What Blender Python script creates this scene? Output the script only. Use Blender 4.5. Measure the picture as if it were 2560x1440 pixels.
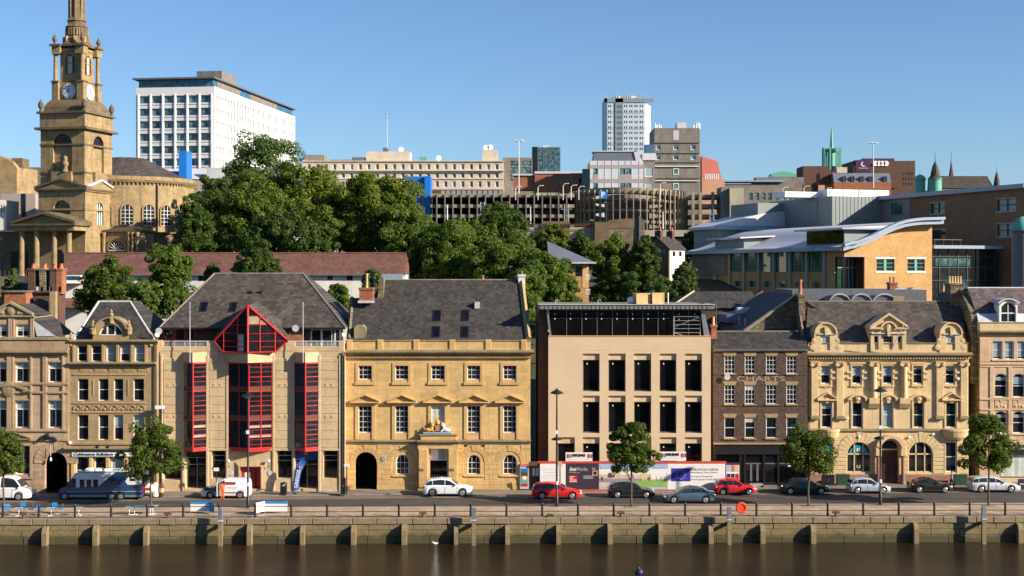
import bpy, math, random
import numpy as np
from mathutils import Vector, Matrix
R = math.radians
random.seed(7)
SC = bpy.context.scene
for o in list(bpy.data.objects): bpy.data.objects.remove(o)
# ------------------------------------------------------------------ camera, sky, sun, exposure
F = 3380.0; D0 = 130.0; HC = 21.04; HY = 675.0; CX = 1280.0
cam = bpy.data.cameras.new('camera'); cam.sensor_width = 36; cam.lens = 36*F/2560
cam.shift_y = -(720-HY)/2560; cam.clip_end = 20000; cam.clip_start = .5
camo = bpy.data.objects.new('camera', cam); SC.collection.objects.link(camo)
camo.location = (0, -D0, HC); camo.rotation_euler = (R(90), 0, 0); SC.camera = camo
SUN_A, SUN_E = R(66.5), R(24.5)
sv = Vector((math.sin(SUN_A)*math.cos(SUN_E), -math.cos(SUN_A)*math.cos(SUN_E), math.sin(SUN_E)))
W = bpy.data.worlds.new('World'); SC.world = W; W.use_nodes = True
wn = W.node_tree.nodes; wl = W.node_tree.links
sky = wn.new('ShaderNodeTexSky'); sky.sky_type = 'NISHITA'; sky.sun_disc = False
sky.sun_elevation = SUN_E; sky.sun_rotation = math.atan2(sv.x, sv.y)
sky.altitude = 50; sky.air_density = .9; sky.dust_density = .45; sky.ozone_density = 5.8
wn['Background'].inputs[1].default_value = .083
wl.new(sky.outputs[0], wn['Background'].inputs[0])
sun = bpy.data.lights.new('sun', 'SUN'); sun.energy = 5.0; sun.angle = R(.53); sun.color = (1, .89, .74)
suno = bpy.data.objects.new('sun', sun); SC.collection.objects.link(suno)
suno.rotation_euler = sv.to_track_quat('Z', 'Y').to_euler(); suno.location = (80, -80, 90)
SC.view_settings.view_transform = 'Standard'; SC.view_settings.look = 'None'
SC.view_settings.exposure = .84; SC.view_settings.gamma = 1
SC.cycles.max_bounces = 6; SC.cycles.transparent_max_bounces = 6
SC.cycles.caustics_reflective = False; SC.cycles.caustics_refractive = False
# ------------------------------------------------------------------ materials
def lin(c):
    return tuple(((x/255/12.92) if x/255 <= .04045 else ((x/255+.055)/1.055)**2.4) for x in c)
class NT:
    def __init__(s, name):
        s.m = bpy.data.materials.new(name); s.m.use_nodes = True
        s.n = s.m.node_tree.nodes; s.l = s.m.node_tree.links
        s.b = s.n['Principled BSDF']
    def node(s, t, **kw):
        n = s.n.new('ShaderNode'+t)
        for k, v in kw.items(): setattr(n, k, v)
        return n
    def link(s, a, b): s.l.new(a, b)
    def math(s, op, a, b=None, clamp=False):
        n = s.node('Math', operation=op); n.use_clamp = clamp
        for i, v in enumerate((a, b)):
            if v is None: continue
            if isinstance(v, (int, float)): n.inputs[i].default_value = v
            else: s.link(v, n.inputs[i])
        return n.outputs[0]
    def mix(s, fac, a, b, blend='MIX'):
        n = s.node('Mix', data_type='RGBA', blend_type=blend)
        for i, v in ((0, fac), (6, a), (7, b)):
            if isinstance(v, (int, float)): n.inputs[i].default_value = v
            elif isinstance(v, tuple): n.inputs[i].default_value = (*v[:3], 1)
            else: s.link(v, n.inputs[i])
        return n.outputs[2]
    def noise(s, vec, scale, detail=4, rough=.6):
        n = s.node('TexNoise'); n.inputs['Scale'].default_value = scale
        n.inputs['Detail'].default_value = detail; n.inputs['Roughness'].default_value = rough
        if vec is not None: s.link(vec, n.inputs['Vector'])
        return n.outputs['Fac']
    def ramp(s, fac, pts):
        n = s.node('ValToRGB'); e = n.color_ramp.elements
        while len(e) < len(pts): e.new(.5)
        for i, (p, c) in enumerate(pts):
            e[i].position = p; e[i].color = (c, c, c, 1) if isinstance(c, (int, float)) else (*c[:3], 1)
        s.link(fac, n.inputs[0]); return n.outputs[0]
    def coord(s, mode='wall', loc='Object'):
        tc = s.node('TexCoord'); sp = s.node('SeparateXYZ'); s.link(tc.outputs[loc], sp.inputs[0])
        cb = s.node('CombineXYZ')
        if mode == 'wall':
            s.link(s.math('ADD', sp.outputs[0], sp.outputs[1]), cb.inputs[0]); s.link(sp.outputs[2], cb.inputs[1])
        elif mode == 'roof':
            s.link(sp.outputs[0], cb.inputs[0]); s.link(s.math('MULTIPLY', sp.outputs[2], 1.35), cb.inputs[1])
        elif mode == 'roofx':
            s.link(sp.outputs[1], cb.inputs[0]); s.link(s.math('MULTIPLY', sp.outputs[2], 1.35), cb.inputs[1])
        else:
            s.link(sp.outputs[0], cb.inputs[0]); s.link(sp.outputs[1], cb.inputs[1])
        s.sp = sp; s.tc = tc
        return cb.outputs[0]
    def bump(s, h, strength=.3, dist=.02):
        n = s.node('Bump'); n.inputs['Strength'].default_value = strength; n.inputs['Distance'].default_value = dist
        s.link(h, n.inputs['Height']); s.link(n.outputs[0], s.b.inputs['Normal'])
    def rough(s, v): s.b.inputs['Roughness'].default_value = v
    def col(s, c):
        if isinstance(c, tuple): s.b.inputs['Base Color'].default_value = (*c[:3], 1)
        else: s.link(c, s.b.inputs['Base Color'])
def sc(c, k): return tuple(min(1, x*k) for x in c)
def masonry(name, base, bw=.9, bh=.36, var=.12, mort=.75, msize=.012, stain=.5, soot=(.05, .045, .04), mode='wall', rough=.9, streak=.35, patch=.18, mott=1):
    t = NT(name); v = t.coord(mode)
    br = t.node('TexBrick'); t.link(v, br.inputs['Vector']); br.inputs['Scale'].default_value = 1
    br.inputs['Brick Width'].default_value = bw; br.inputs['Row Height'].default_value = bh
    br.inputs['Mortar Size'].default_value = msize; br.inputs['Mortar Smooth'].default_value = .3
    br.inputs['Color1'].default_value = (*sc(base, 1-var), 1); br.inputs['Color2'].default_value = (*sc(base, 1+var), 1)
    br.inputs['Mortar'].default_value = (*sc(base, mort), 1)
    c = br.outputs['Color']
    o = t.tc.outputs['Object']
    n1 = t.noise(o, .45, 5); n2 = t.noise(o, 3.5, 6); n3 = t.noise(o, 22, 3)
    c = t.mix(1, c, t.ramp(n1, [(.3, 1-patch), (.7, 1+patch*.6)]), 'MULTIPLY')
    c = t.mix(1, c, t.ramp(n2, [(.25, 1-.18*mott), (.7, 1+.1*mott)]), 'MULTIPLY')
    c = t.mix(1, c, t.ramp(n3, [(.3, 1-.1*mott), (.7, 1+.08*mott)]), 'MULTIPLY')
    mp = t.node('Mapping'); mp.inputs['Scale'].default_value = (1.1, 1.1, .12); t.link(o, mp.inputs[0])
    ns = t.noise(mp.outputs[0], 1.6, 5, .65)
    c = t.mix(t.math('MULTIPLY', t.ramp(ns, [(.5, 0.), (.78, 1.)]), streak), c, soot)
    nn = t.noise(o, .9, 6, .7)
    c = t.mix(t.math('MULTIPLY', t.ramp(nn, [(.56, 0.), (.72, 1.)]), stain), c, soot)
    t.col(c); t.rough(rough)
    h = t.math('ADD', t.math('MULTIPLY', br.outputs['Fac'], -.6), t.math('MULTIPLY', n3, .5))
    t.bump(h, .35, .02)
    return t.m
def tide(m):
    t = m.node_tree; n = t.nodes; l = t.links; bs = n['Principled BSDF']; src = bs.inputs['Base Color'].links[0].from_socket
    g = n.new('ShaderNodeNewGeometry'); s = n.new('ShaderNodeSeparateXYZ'); l.new(g.outputs['Position'], s.inputs[0]); no = n.new('ShaderNodeTexNoise'); no.inputs['Scale'].default_value = .8; no.inputs['Detail'].default_value = 6; l.new(g.outputs['Position'], no.inputs['Vector'])
    a = n.new('ShaderNodeMath'); a.operation = 'MULTIPLY_ADD'; a.inputs[1].default_value = 1.3; l.new(no.outputs['Fac'], a.inputs[0]); l.new(s.outputs[2], a.inputs[2])
    r = n.new('ShaderNodeMapRange'); r.inputs[1].default_value = -.55; r.inputs[2].default_value = -1.05; l.new(a.outputs[0], r.inputs[0])
    x = n.new('ShaderNodeMix'); x.data_type = 'RGBA'; l.new(r.outputs[0], x.inputs[0]); l.new(src, x.inputs[6]); x.inputs[7].default_value = (.075, .066, .03, 1); l.new(x.outputs[2], bs.inputs['Base Color'])
def plain(name, base, rough=.6, var=.1, scale=3, metal=0, bump=0, coat=0):
    t = NT(name); v = t.coord('flat'); o = t.tc.outputs['Object']
    n = t.noise(o, scale, 5); n2 = t.noise(o, scale*7, 3)
    c = t.mix(1, base, t.ramp(n, [(.25, 1-var), (.75, 1+var)]), 'MULTIPLY')
    c = t.mix(1, c, t.ramp(n2, [(.3, 1-var*.5), (.7, 1+var*.5)]), 'MULTIPLY')
    t.col(c); t.rough(rough); t.b.inputs['Metallic'].default_value = metal
    if coat:
        t.b.inputs['Coat Weight'].default_value = coat; t.b.inputs['Coat Roughness'].default_value = .06
    if bump: t.bump(n2, bump, .02)
    return t.m
def glass(name, base=(.012, .014, .017), var=2.2, rough=.06, tint=None):
    t = NT(name); v = t.coord('wall'); o = t.tc.outputs['Object']
    oi = t.node('ObjectInfo'); add = t.node('VectorMath', operation='ADD'); t.link(o, add.inputs[0])
    cb = t.node('CombineXYZ'); t.link(t.math('MULTIPLY', oi.outputs['Random'], 40), cb.inputs[0]); t.link(cb.outputs[0], add.inputs[1])
    n = t.noise(add.outputs[0], .9, 3)
    c = t.mix(t.ramp(n, [(.42, 0.), (.72, 1.)]), base, sc(tint or base, var))
    c = t.mix(1, c, t.ramp(oi.outputs['Random'], [(0., .7), (.7, 1.), (1., 1.7)]), 'MULTIPLY')
    t.col(c); t.rough(rough); t.b.inputs['IOR'].default_value = 1.5
    t.bump(t.noise(add.outputs[0], 1.3, 2), .06, .03)
    return t.m
def slate(name, base, mode='roof', moss=.3, bw=.36, bh=.27, var=.42, mcol=(.07, .07, .035)):
    t = NT(name); v = t.coord(mode)
    br = t.node('TexBrick'); t.link(v, br.inputs['Vector']); br.inputs['Scale'].default_value = 1
    br.inputs['Brick Width'].default_value = bw; br.inputs['Row Height'].default_value = bh
    br.inputs['Mortar Size'].default_value = .014; br.inputs['Bias'].default_value = 0
    br.inputs['Color1'].default_value = (*sc(base, 1-var), 1); br.inputs['Color2'].default_value = (*sc(base, 1+var), 1)
    br.inputs['Mortar'].default_value = (*sc(base, .45), 1)
    o = t.tc.outputs['Object']
    n1 = t.noise(o, .6, 6, .65); n2 = t.noise(o, 5, 6, .7)
    c = t.mix(1, br.outputs['Color'], t.ramp(n1, [(.3, .72), (.7, 1.25)]), 'MULTIPLY')
    c = t.mix(1, c, t.ramp(n2, [(.3, .6), (.72, 1.5)]), 'MULTIPLY')
    c = t.mix(t.math('MULTIPLY', t.ramp(t.noise(o, 1.7, 6, .75), [(.52, 0.), (.66, 1.)]), moss), c, mcol)
    t.col(c); t.rough(.72)
    t.bump(t.math('ADD', t.math('MULTIPLY', br.outputs['Fac'], -.8), t.math('MULTIPLY', n2, .5)), .5, .02)
    return t.m
def leafmat(name, c1, c2):
    t = NT(name); g = t.node('NewGeometry')
    c = t.ramp(g.outputs['Random Per Island'], [(0., c1), (.6, sc(c1, 1.25)), (1., c2)])
    t.col(c); t.rough(.6); t.b.inputs['Specular IOR Level'].default_value = .25
    tr = t.node('BsdfTranslucent'); t.link(t.mix(1, c, (1.25, 1.3, .6), 'MULTIPLY'), tr.inputs[0])
    mx = t.node('MixShader'); mx.inputs[0].default_value = .42
    t.link(t.b.outputs[0], mx.inputs[1]); t.link(tr.outputs[0], mx.inputs[2])
    t.link(mx.outputs[0], t.n['Material Output'].inputs[0]); return t.m
M = {}
M['stone_gold'] = masonry('sandstone_gold', (.64, .42, .17), 1.15, .40, .11, .84, .01, .2, (.20, .13, .06), streak=.35, patch=.16)
M['trim_gold'] = masonry('sandstone_gold_trim', (.61, .395, .155), 3, 3, .02, .9, .002, .15, (.15, .10, .045), streak=.3)
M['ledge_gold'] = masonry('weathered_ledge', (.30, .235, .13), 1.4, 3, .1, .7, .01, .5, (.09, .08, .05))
M['stone_tan'] = masonry('sandstone_tan', (.37, .26, .135), .95, .36, .10, .85, .009, .3, (.10, .075, .045), streak=.5, patch=.22)
M['trim_tan'] = masonry('sandstone_tan_trim', (.38, .26, .125), 3, 3, .02, .9, .002, .3, (.09, .065, .035), streak=.4)
M['stone_pink'] = masonry('sandstone_pinkish', (.45, .315, .2), .95, .4, .12, .85, .009, .3, (.11, .08, .055), streak=.45, patch=.22)
M['trim_pink'] = masonry('sandstone_pinkish_trim', (.40, .275, .165), 3, 3, .02, .9, .002, .35, (.09, .065, .04), streak=.45)
M['stone_new'] = masonry('new_pale_sandstone', (.66, .49, .31), 1.5, .45, .022, .97, .004, .04, (.4, .28, .16), streak=.06, patch=.06, mott=.25)
M['trim_new'] = masonry('new_pale_sandstone_trim', (.67, .50, .30), 4, 4, .02, .95, .002, .03, (.4, .28, .16), streak=.05)
M['stone_bank'] = masonry('bank_sandstone', (.67, .50, .265), 1.1, .42, .05, .9, .007, .12, (.2, .145, .07), streak=.28, patch=.1)
M['trim_bank'] = masonry('bank_sandstone_trim', (.68, .50, .265), 3, 3, .02, .9, .002, .15, (.2, .14, .065), streak=.3)
M['stone_rose'] = masonry('rose_sandstone', (.60, .42, .26), 1, .38, .06, .9, .008, .15, (.2, .13, .08), streak=.25)
M['concrete_tan'] = masonry('tan_precast', (.60, .445, .26), 3.5, 3.5, .05, .9, .004, .15, (.25, .17, .1), streak=.35, patch=.14)
M['brick_dark'] = masonry('soot_brown_brick', (.095, .058, .04), .24, .085, .45, .9, .012, .35, (.02, .016, .014), streak=.3)
M['brick_red'] = masonry('red_brick', (.33, .125, .06), .24, .085, .35, 1.1, .012, .3, (.09, .05, .03))
M['brick_wing_shaded'] = masonry('shaded_wing_brick', (.22, .14, .075), .24, .085, .2, 1.05, .012, .1, (.15, .1, .05), streak=.1)  # dark tone carries the wing's shade in the brick colour
M['brick_yellow'] = masonry('buff_brick', (.52, .30, .115), .24, .085, .16, 1.05, .012, .05, (.3, .19, .08), streak=.08)
M['rubble'] = masonry('rubble_stone', (.21, .165, .105), .5, .26, .4, .5, .03, .45, (.04, .035, .025))
M['church'] = masonry('church_sandstone', (.345, .245, .12), 1.2, .42, .14, .85, .012, .45, (.09, .065, .035), streak=.7, patch=.3)
M['church_dark'] = masonry('church_sooty_stone', (.17, .12, .065), 1.2, .42, .2, .8, .012, .6, (.035, .03, .02), streak=.6)
M['quay'] = masonry('quay_stone', (.27, .205, .10), 6, 6, .05, .9, .002, .55, (.085, .078, .025), streak=.75, patch=.35)
M['quay_top'] = masonry('quay_coping_stone', (.30, .235, .145), 6, 6, .05, .9, .002, .6, (.085, .07, .045), streak=.8, patch=.3)
tide(M['quay'])
M['concrete'] = masonry('grey_concrete', (.22, .195, .165), 1.3, 2.6, .14, .7, .02, .3, (.09, .08, .07), streak=.6)
M['concrete_pale'] = masonry('pale_concrete', (.42, .37, .28), 2.2, 6, .05, .8, .02, .3, (.2, .17, .12), streak=.5)
M['white_panel'] = plain('white_cladding', (.80, .77, .74), .55, .04, .3)
M['white_paint'] = plain('white_paint', (.80, .78, .74), .45, .06, 2)
M['cream'] = masonry('cream_render', (.62, .52, .40), 5, 5, .03, .9, .004, .12, (.35, .28, .2), streak=.3)
M['render_white'] = masonry('white_render', (.72, .69, .62), 6, 6, .02, .95, .002, .15, (.4, .36, .3), streak=.35)
M['glass'] = glass('window_glass')
M['glass_blue'] = glass('blue_glass', (.02, .075, .11), 2.5, .05)
M['glass_teal'] = glass('teal_office_glass', (.03, .075, .09), 3.2, .06, (.06, .12, .13))
M['glass_black'] = glass('black_glass', (.004, .004, .005), 2.0, .05)
M['glass_green'] = glass('green_glass', (.01, .045, .035), 2.5, .06)
M['blind'] = plain('window_blind', (.50, .47, .42), .7, .08, 4)
M['blind_blue'] = plain('reflecting_blind', (.26, .33, .36), .4, .15, 3)
M['slate'] = slate('dark_slate', (.045, .038, .034))
M['slate_brown'] = slate('brown_slate', (.068, .053, .045), moss=.3, bw=.45, bh=.3)
M['slate_x'] = slate('dark_slate_side', (.045, .038, .034), 'roofx')
M['slate_purple'] = slate('purple_slate', (.105, .075, .075), moss=.1)
M['tile_red'] = slate('red_pantile', (.155, .068, .048), moss=.18, bw=.3, bh=.34, var=.18, mcol=(.06, .035, .025))
M['lead'] = plain('lead_flashing', (.50, .50, .52), .5, .15, 2)
M['lead_dark'] = plain('dark_lead', (.13, .13, .14), .5, .2, 2)
M['red'] = plain('red_paint', (.50, .02, .024), .42, .2, 1.5)
M['black'] = plain('black_paint', (.012, .012, .014), .4, .2, 2)
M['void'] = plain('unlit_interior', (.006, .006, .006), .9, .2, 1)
M['iron'] = plain('black_iron', (.016, .017, .02), .45, .25, 6)
M['rust'] = plain('rusty_iron', (.11, .048, .025), .8, .35, 9, bump=.4)
M['wood'] = plain('weathered_timber', (.24, .18, .095), .85, .3, 5, bump=.5)
M['steel'] = plain('galvanised_steel', (.34, .36, .37), .4, .15, 3, .6)
M['crate'] = plain('plywood_crate', (.62, .38, .17), .7, .15, 3)
M['asphalt'] = plain('asphalt', (.052, .049, .048), .85, .28, 1.2, bump=.4)
M['copper'] = plain('green_copper', (.11, .36, .27), .6, .25, 2.5)
M['sheet_blue'] = plain('blue_cladding', (.012, .17, .56), .45, .06, .4)
M['sheet_grey'] = plain('grey_metal_cladding', (.19, .22, .22), .5, .06, .4)
M['roof_metal'] = plain('pale_metal_roof', (.56, .55, .56), .45, .12, .6)
M['fin'] = masonry('brown_concrete', (.31, .255, .18), 2, 3, .12, .8, .02, .3, (.1, .08, .05), streak=.5)
M['roof_blue'] = plain('blue_grey_fascia', (.26, .32, .40), .4, .1, .6)
M['pot_y'] = plain('buff_chimney_pot', (.55, .38, .17), .8, .2, 4)
M['pot_r'] = plain('terracotta_chimney_pot', (.48, .16, .08), .8, .2, 4)
M['tyre'] = plain('tyre_rubber', (.016, .016, .016), .8, .15, 8)
M['alloy'] = plain('alloy_wheel', (.55, .55, .56), .3, .1, 8, .7)
M['car_glass'] = glass('car_window_glass', (.018, .022, .026), 2, .04)
M['lamp_w'] = plain('headlamp', (.75, .76, .78), .12, .1, 20)
M['lamp_r'] = plain('tail_lamp', (.45, .01, .015), .15, .1, 20)
M['plastic'] = plain('black_plastic', (.025, .025, .027), .55, .15, 8)
M['gold'] = plain('gilded_figure', (.75, .42, .07), .4, .15, 10, .2)
M['skin'] = plain('skin', (.42, .24, .17), .6, .1, 10)
M['hair'] = plain('dark_hair', (.03, .02, .015), .6, .2, 20)
M['orange'] = plain('orange_overalls', (.85, .13, .02), .7, .1, 8)
M['globe'] = plain('opal_globe', (.82, .82, .80), .3, .04, 5)
M['ring'] = plain('lifebuoy_orange', (.80, .07, .025), .5, .1, 5)
M['green_box'] = plain('green_cabinet', (.018, .055, .032), .5, .2, 4)
M['granite'] = masonry('pink_granite', (.33, .185, .125), 1.6, .7, .1, .8, .01, .2, (.15, .1, .08))
M['bark'] = plain('bark', (.10, .075, .045), .9, .3, 8, bump=.6)
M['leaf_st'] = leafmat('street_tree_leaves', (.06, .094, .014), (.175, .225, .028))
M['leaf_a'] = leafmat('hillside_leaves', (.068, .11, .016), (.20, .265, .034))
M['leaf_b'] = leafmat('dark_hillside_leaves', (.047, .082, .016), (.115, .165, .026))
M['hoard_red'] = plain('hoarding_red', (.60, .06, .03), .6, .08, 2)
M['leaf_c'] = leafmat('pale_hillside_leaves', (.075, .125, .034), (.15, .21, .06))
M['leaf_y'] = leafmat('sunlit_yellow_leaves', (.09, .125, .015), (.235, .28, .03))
# ------------------------------------------------------------------ helpers
COL = SC.collection
def link(o, parent=None):
    COL.objects.link(o)
    if parent is not None: o.parent = parent
    return o
def thing(name, label, cat, loc=(0, 0, 0), rz=0, group=None):
    o = bpy.data.objects.new(name, None); o.empty_display_size = .3; link(o)
    o.location = loc; o.rotation_euler = (0, 0, rz); o['label'] = label; o['category'] = cat
    if group: o['group'] = group
    return o
def tag(o, label, cat, group=None):
    o['label'] = label; o['category'] = cat
    if group: o['group'] = group
    return o
class MB:
    def __init__(s): s.v = []; s.f = []; s.m = []
    def add(s, vs, fs, mi=0):
        b = len(s.v); s.v += [tuple(p) for p in vs]
        for f in fs: s.f.append(tuple(i+b for i in f)); s.m.append(mi)
        return s
    def quad(s, *p, mi=0): return s.add(p, [tuple(range(len(p)))], mi)
    def box(s, x0, x1, y0, y1, z0, z1, mi=0):
        return s.add([(x0, y0, z0), (x1, y0, z0), (x1, y1, z0), (x0, y1, z0), (x0, y0, z1), (x1, y0, z1), (x1, y1, z1), (x0, y1, z1)],
                     [(0, 3, 2, 1), (4, 5, 6, 7), (0, 1, 5, 4), (1, 2, 6, 5), (2, 3, 7, 6), (3, 0, 4, 7)], mi)
    def block(s, x0, x1, y0, y1, z0, z1, c=.02, mi=0):   # front face (y0) chamfered
        return s.add([(x0, y0+c, z0), (x1, y0+c, z0), (x1, y0+c, z1), (x0, y0+c, z1), (x0+c, y0, z0+c), (x1-c, y0, z0+c), (x1-c, y0, z1-c), (x0+c, y0, z1-c),
                      (x0, y1, z0), (x1, y1, z0), (x1, y1, z1), (x0, y1, z1)],
                     [(4, 5, 6, 7), (0, 1, 5, 4), (1, 2, 6, 5), (2, 3, 7, 6), (3, 0, 4, 7), (0, 8, 9, 1), (1, 9, 10, 2), (2, 10, 11, 3), (3, 11, 8, 0)], mi)
    def prism(s, poly, y0, y1, ax='y', mi=0):   # poly in (x,z) along y; ax='x': poly (y,z) along x; ax='z': poly (x,y) along z
        n = len(poly)
        T = {'y': lambda a, b, t: (a, t, b), 'x': lambda a, b, t: (t, a, b), 'z': lambda a, b, t: (a, b, t)}[ax]
        vs = [T(a, b, y0) for a, b in poly]+[T(a, b, y1) for a, b in poly]
        fs = [tuple(range(n)), tuple(range(2*n-1, n-1, -1))]+[(i, i+n, (i+1) % n+n, (i+1) % n) for i in range(n)]
        return s.add(vs, fs, mi)
    def lathe(s, prof, cx=0, cy=0, n=12, mi=0, cz=0, ax='z'):
        vs = []; fs = []
        for r, z in prof:
            for k in range(n):
                a = 2*math.pi*k/n
                p = (r*math.cos(a), r*math.sin(a), z)
                if ax == 'y': p = (p[0], p[2], p[1])
                elif ax == 'x': p = (p[2], p[0], p[1])
                vs.append((cx+p[0], cy+p[1], cz+p[2]))
        for j in range(len(prof)-1):
            for k in range(n):
                fs.append((j*n+k, j*n+(k+1) % n, (j+1)*n+(k+1) % n, (j+1)*n+k))
        fs.append(tuple(range(n-1, -1, -1))); fs.append(tuple((len(prof)-1)*n+k for k in range(n)))
        return s.add(vs, fs, mi)
    def tube(s, pts, r, n=6, mi=0, r2=None):
        pts = [Vector(p) for p in pts]; vs = []; fs = []
        for i, p in enumerate(pts):
            d = (pts[min(i+1, len(pts)-1)]-pts[max(i-1, 0)]).normalized()
            u = d.cross(Vector((0, 0, 1)) if abs(d.z) < .9 else Vector((1, 0, 0))).normalized(); w = d.cross(u)
            rr = r if r2 is None else r+(r2-r)*i/(len(pts)-1)
            for k in range(n):
                a = 2*math.pi*k/n; vs.append(p+u*rr*math.cos(a)+w*rr*math.sin(a))
        for i in range(len(pts)-1):
            for k in range(n): fs.append((i*n+k, i*n+(k+1) % n, (i+1)*n+(k+1) % n, (i+1)*n+k))
        fs.append(tuple(range(n))); fs.append(tuple((len(pts)-1)*n+k for k in range(n)))
        return s.add(vs, fs, mi)
    def sphere(s, c, rx, ry=None, rz=None, n=12, m=8, mi=0):
        ry = ry or rx; rz = rz or rx; vs = []; fs = []
        for j in range(1, m):
            t = math.pi*j/m
            for k in range(n):
                a = 2*math.pi*k/n
                vs.append((c[0]+rx*math.sin(t)*math.cos(a), c[1]+ry*math.sin(t)*math.sin(a), c[2]+rz*math.cos(t)))
        for j in range(m-2):
            for k in range(n): fs.append((j*n+k, j*n+(k+1) % n, (j+1)*n+(k+1) % n, (j+1)*n+k))
        fs.append(tuple(range(n))); fs.append(tuple((m-2)*n+k for k in range(n)))
        return s.add(vs, fs, mi)
    def facade(s, x0, x1, z0, z1, ops=(), y=0., depth=.25, mi=0, rmi=None):
        rmi = mi if rmi is None else rmi
        xs = sorted({x0, x1, *[v for o in ops for v in o[:2] if x0 < v < x1]}); zs = sorted({z0, z1, *[v for o in ops for v in o[2:4] if z0 < v < z1]})
        for j in range(len(zs)-1):
            run = None
            for i in range(len(xs)):
                inside = True
                if i < len(xs)-1:
                    mx = (xs[i]+xs[i+1])/2; mz = (zs[j]+zs[j+1])/2
                    inside = any(o[0] < mx < o[1] and o[2] < mz < o[3] for o in ops)
                if not inside and run is None: run = xs[i]
                if inside and run is not None:
                    s.quad((run, y, zs[j]), (xs[i], y, zs[j]), (xs[i], y, zs[j+1]), (run, y, zs[j+1]), mi=mi); run = None
        for o in ops:
            rise = o[4] if len(o) > 4 else 0
            ol = outline(o[0], o[1], o[2], o[3], rise)
            if rise:
                h = len(ol)-2; half = (h+1)//2
                arc = ol[1:-1]; mid = len(arc)//2
                s.quad(*[(o[0], y, o[3])]+[(p[0], y, p[1]) for p in arc[:mid+1]], mi=mi)
                s.quad(*[(o[1], y, o[3])]+[(p[0], y, p[1]) for p in arc[:mid-1:-1]], mi=mi)
            for a, b in zip(ol, ol[1:]+ol[:1]):
                s.quad((a[0], y, a[1]), (b[0], y, b[1]), (b[0], y+depth, b[1]), (a[0], y+depth, a[1]), mi=rmi)
        return s
    def mesh(s, name, mats, smooth=False):
        me = bpy.data.meshes.new(name); me.from_pydata(s.v, [], s.f)
        for m in (mats if isinstance(mats, (list, tuple)) else [mats]): me.materials.append(M[m] if isinstance(m, str) else m)
        if any(s.m): me.polygons.foreach_set('material_index', s.m)
        if smooth:
            me.polygons.foreach_set('use_smooth', [True]*len(s.f))
            try: me.set_sharp_from_angle(angle=R(38))
            except Exception: pass
        me.update(); return me
    def build(s, name, mats, parent=None, loc=(0, 0, 0), smooth=False, rz=0):
        o = bpy.data.objects.new(name, s.mesh(name, mats, smooth)); link(o, parent); o.location = loc
        if rz: o.rotation_euler = (0, 0, rz)
        return o
def outline(xa, xb, za, zb, rise=0, n=12):   # bottom-left, (arch), bottom-right
    if not rise: return [(xa, za), (xa, zb), (xb, zb), (xb, za)]
    w = (xb-xa)/2; cx = (xa+xb)/2; zs = zb-rise
    rad = (w*w+rise*rise)/(2*rise); zc = zb-rad; a0 = math.asin(min(1, w/rad))
    if rise > w+1e-6: # stilted / elliptical
        arc = [(cx-w*math.cos(math.pi*i/n), zs+rise*math.sin(math.pi*i/n)) for i in range(n+1)]
    else: arc = [(cx+rad*math.sin(-a0+2*a0*i/n), zc+rad*math.cos(-a0+2*a0*i/n)) for i in range(n+1)]
    return [(xa, za)]+arc+[(xb, za)]
def inst(name, me, parent, loc, rot=(0, 0, 0), scale=None):
    o = bpy.data.objects.new(name, me); link(o, parent); o.location = loc; o.rotation_euler = rot
    if scale: o.scale = scale
    return o
CACHE = {}
def cached(key, fn):
    if key not in CACHE: CACHE[key] = fn()
    return CACHE[key]
def q(v): return round(v/.04)*.04
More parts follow.
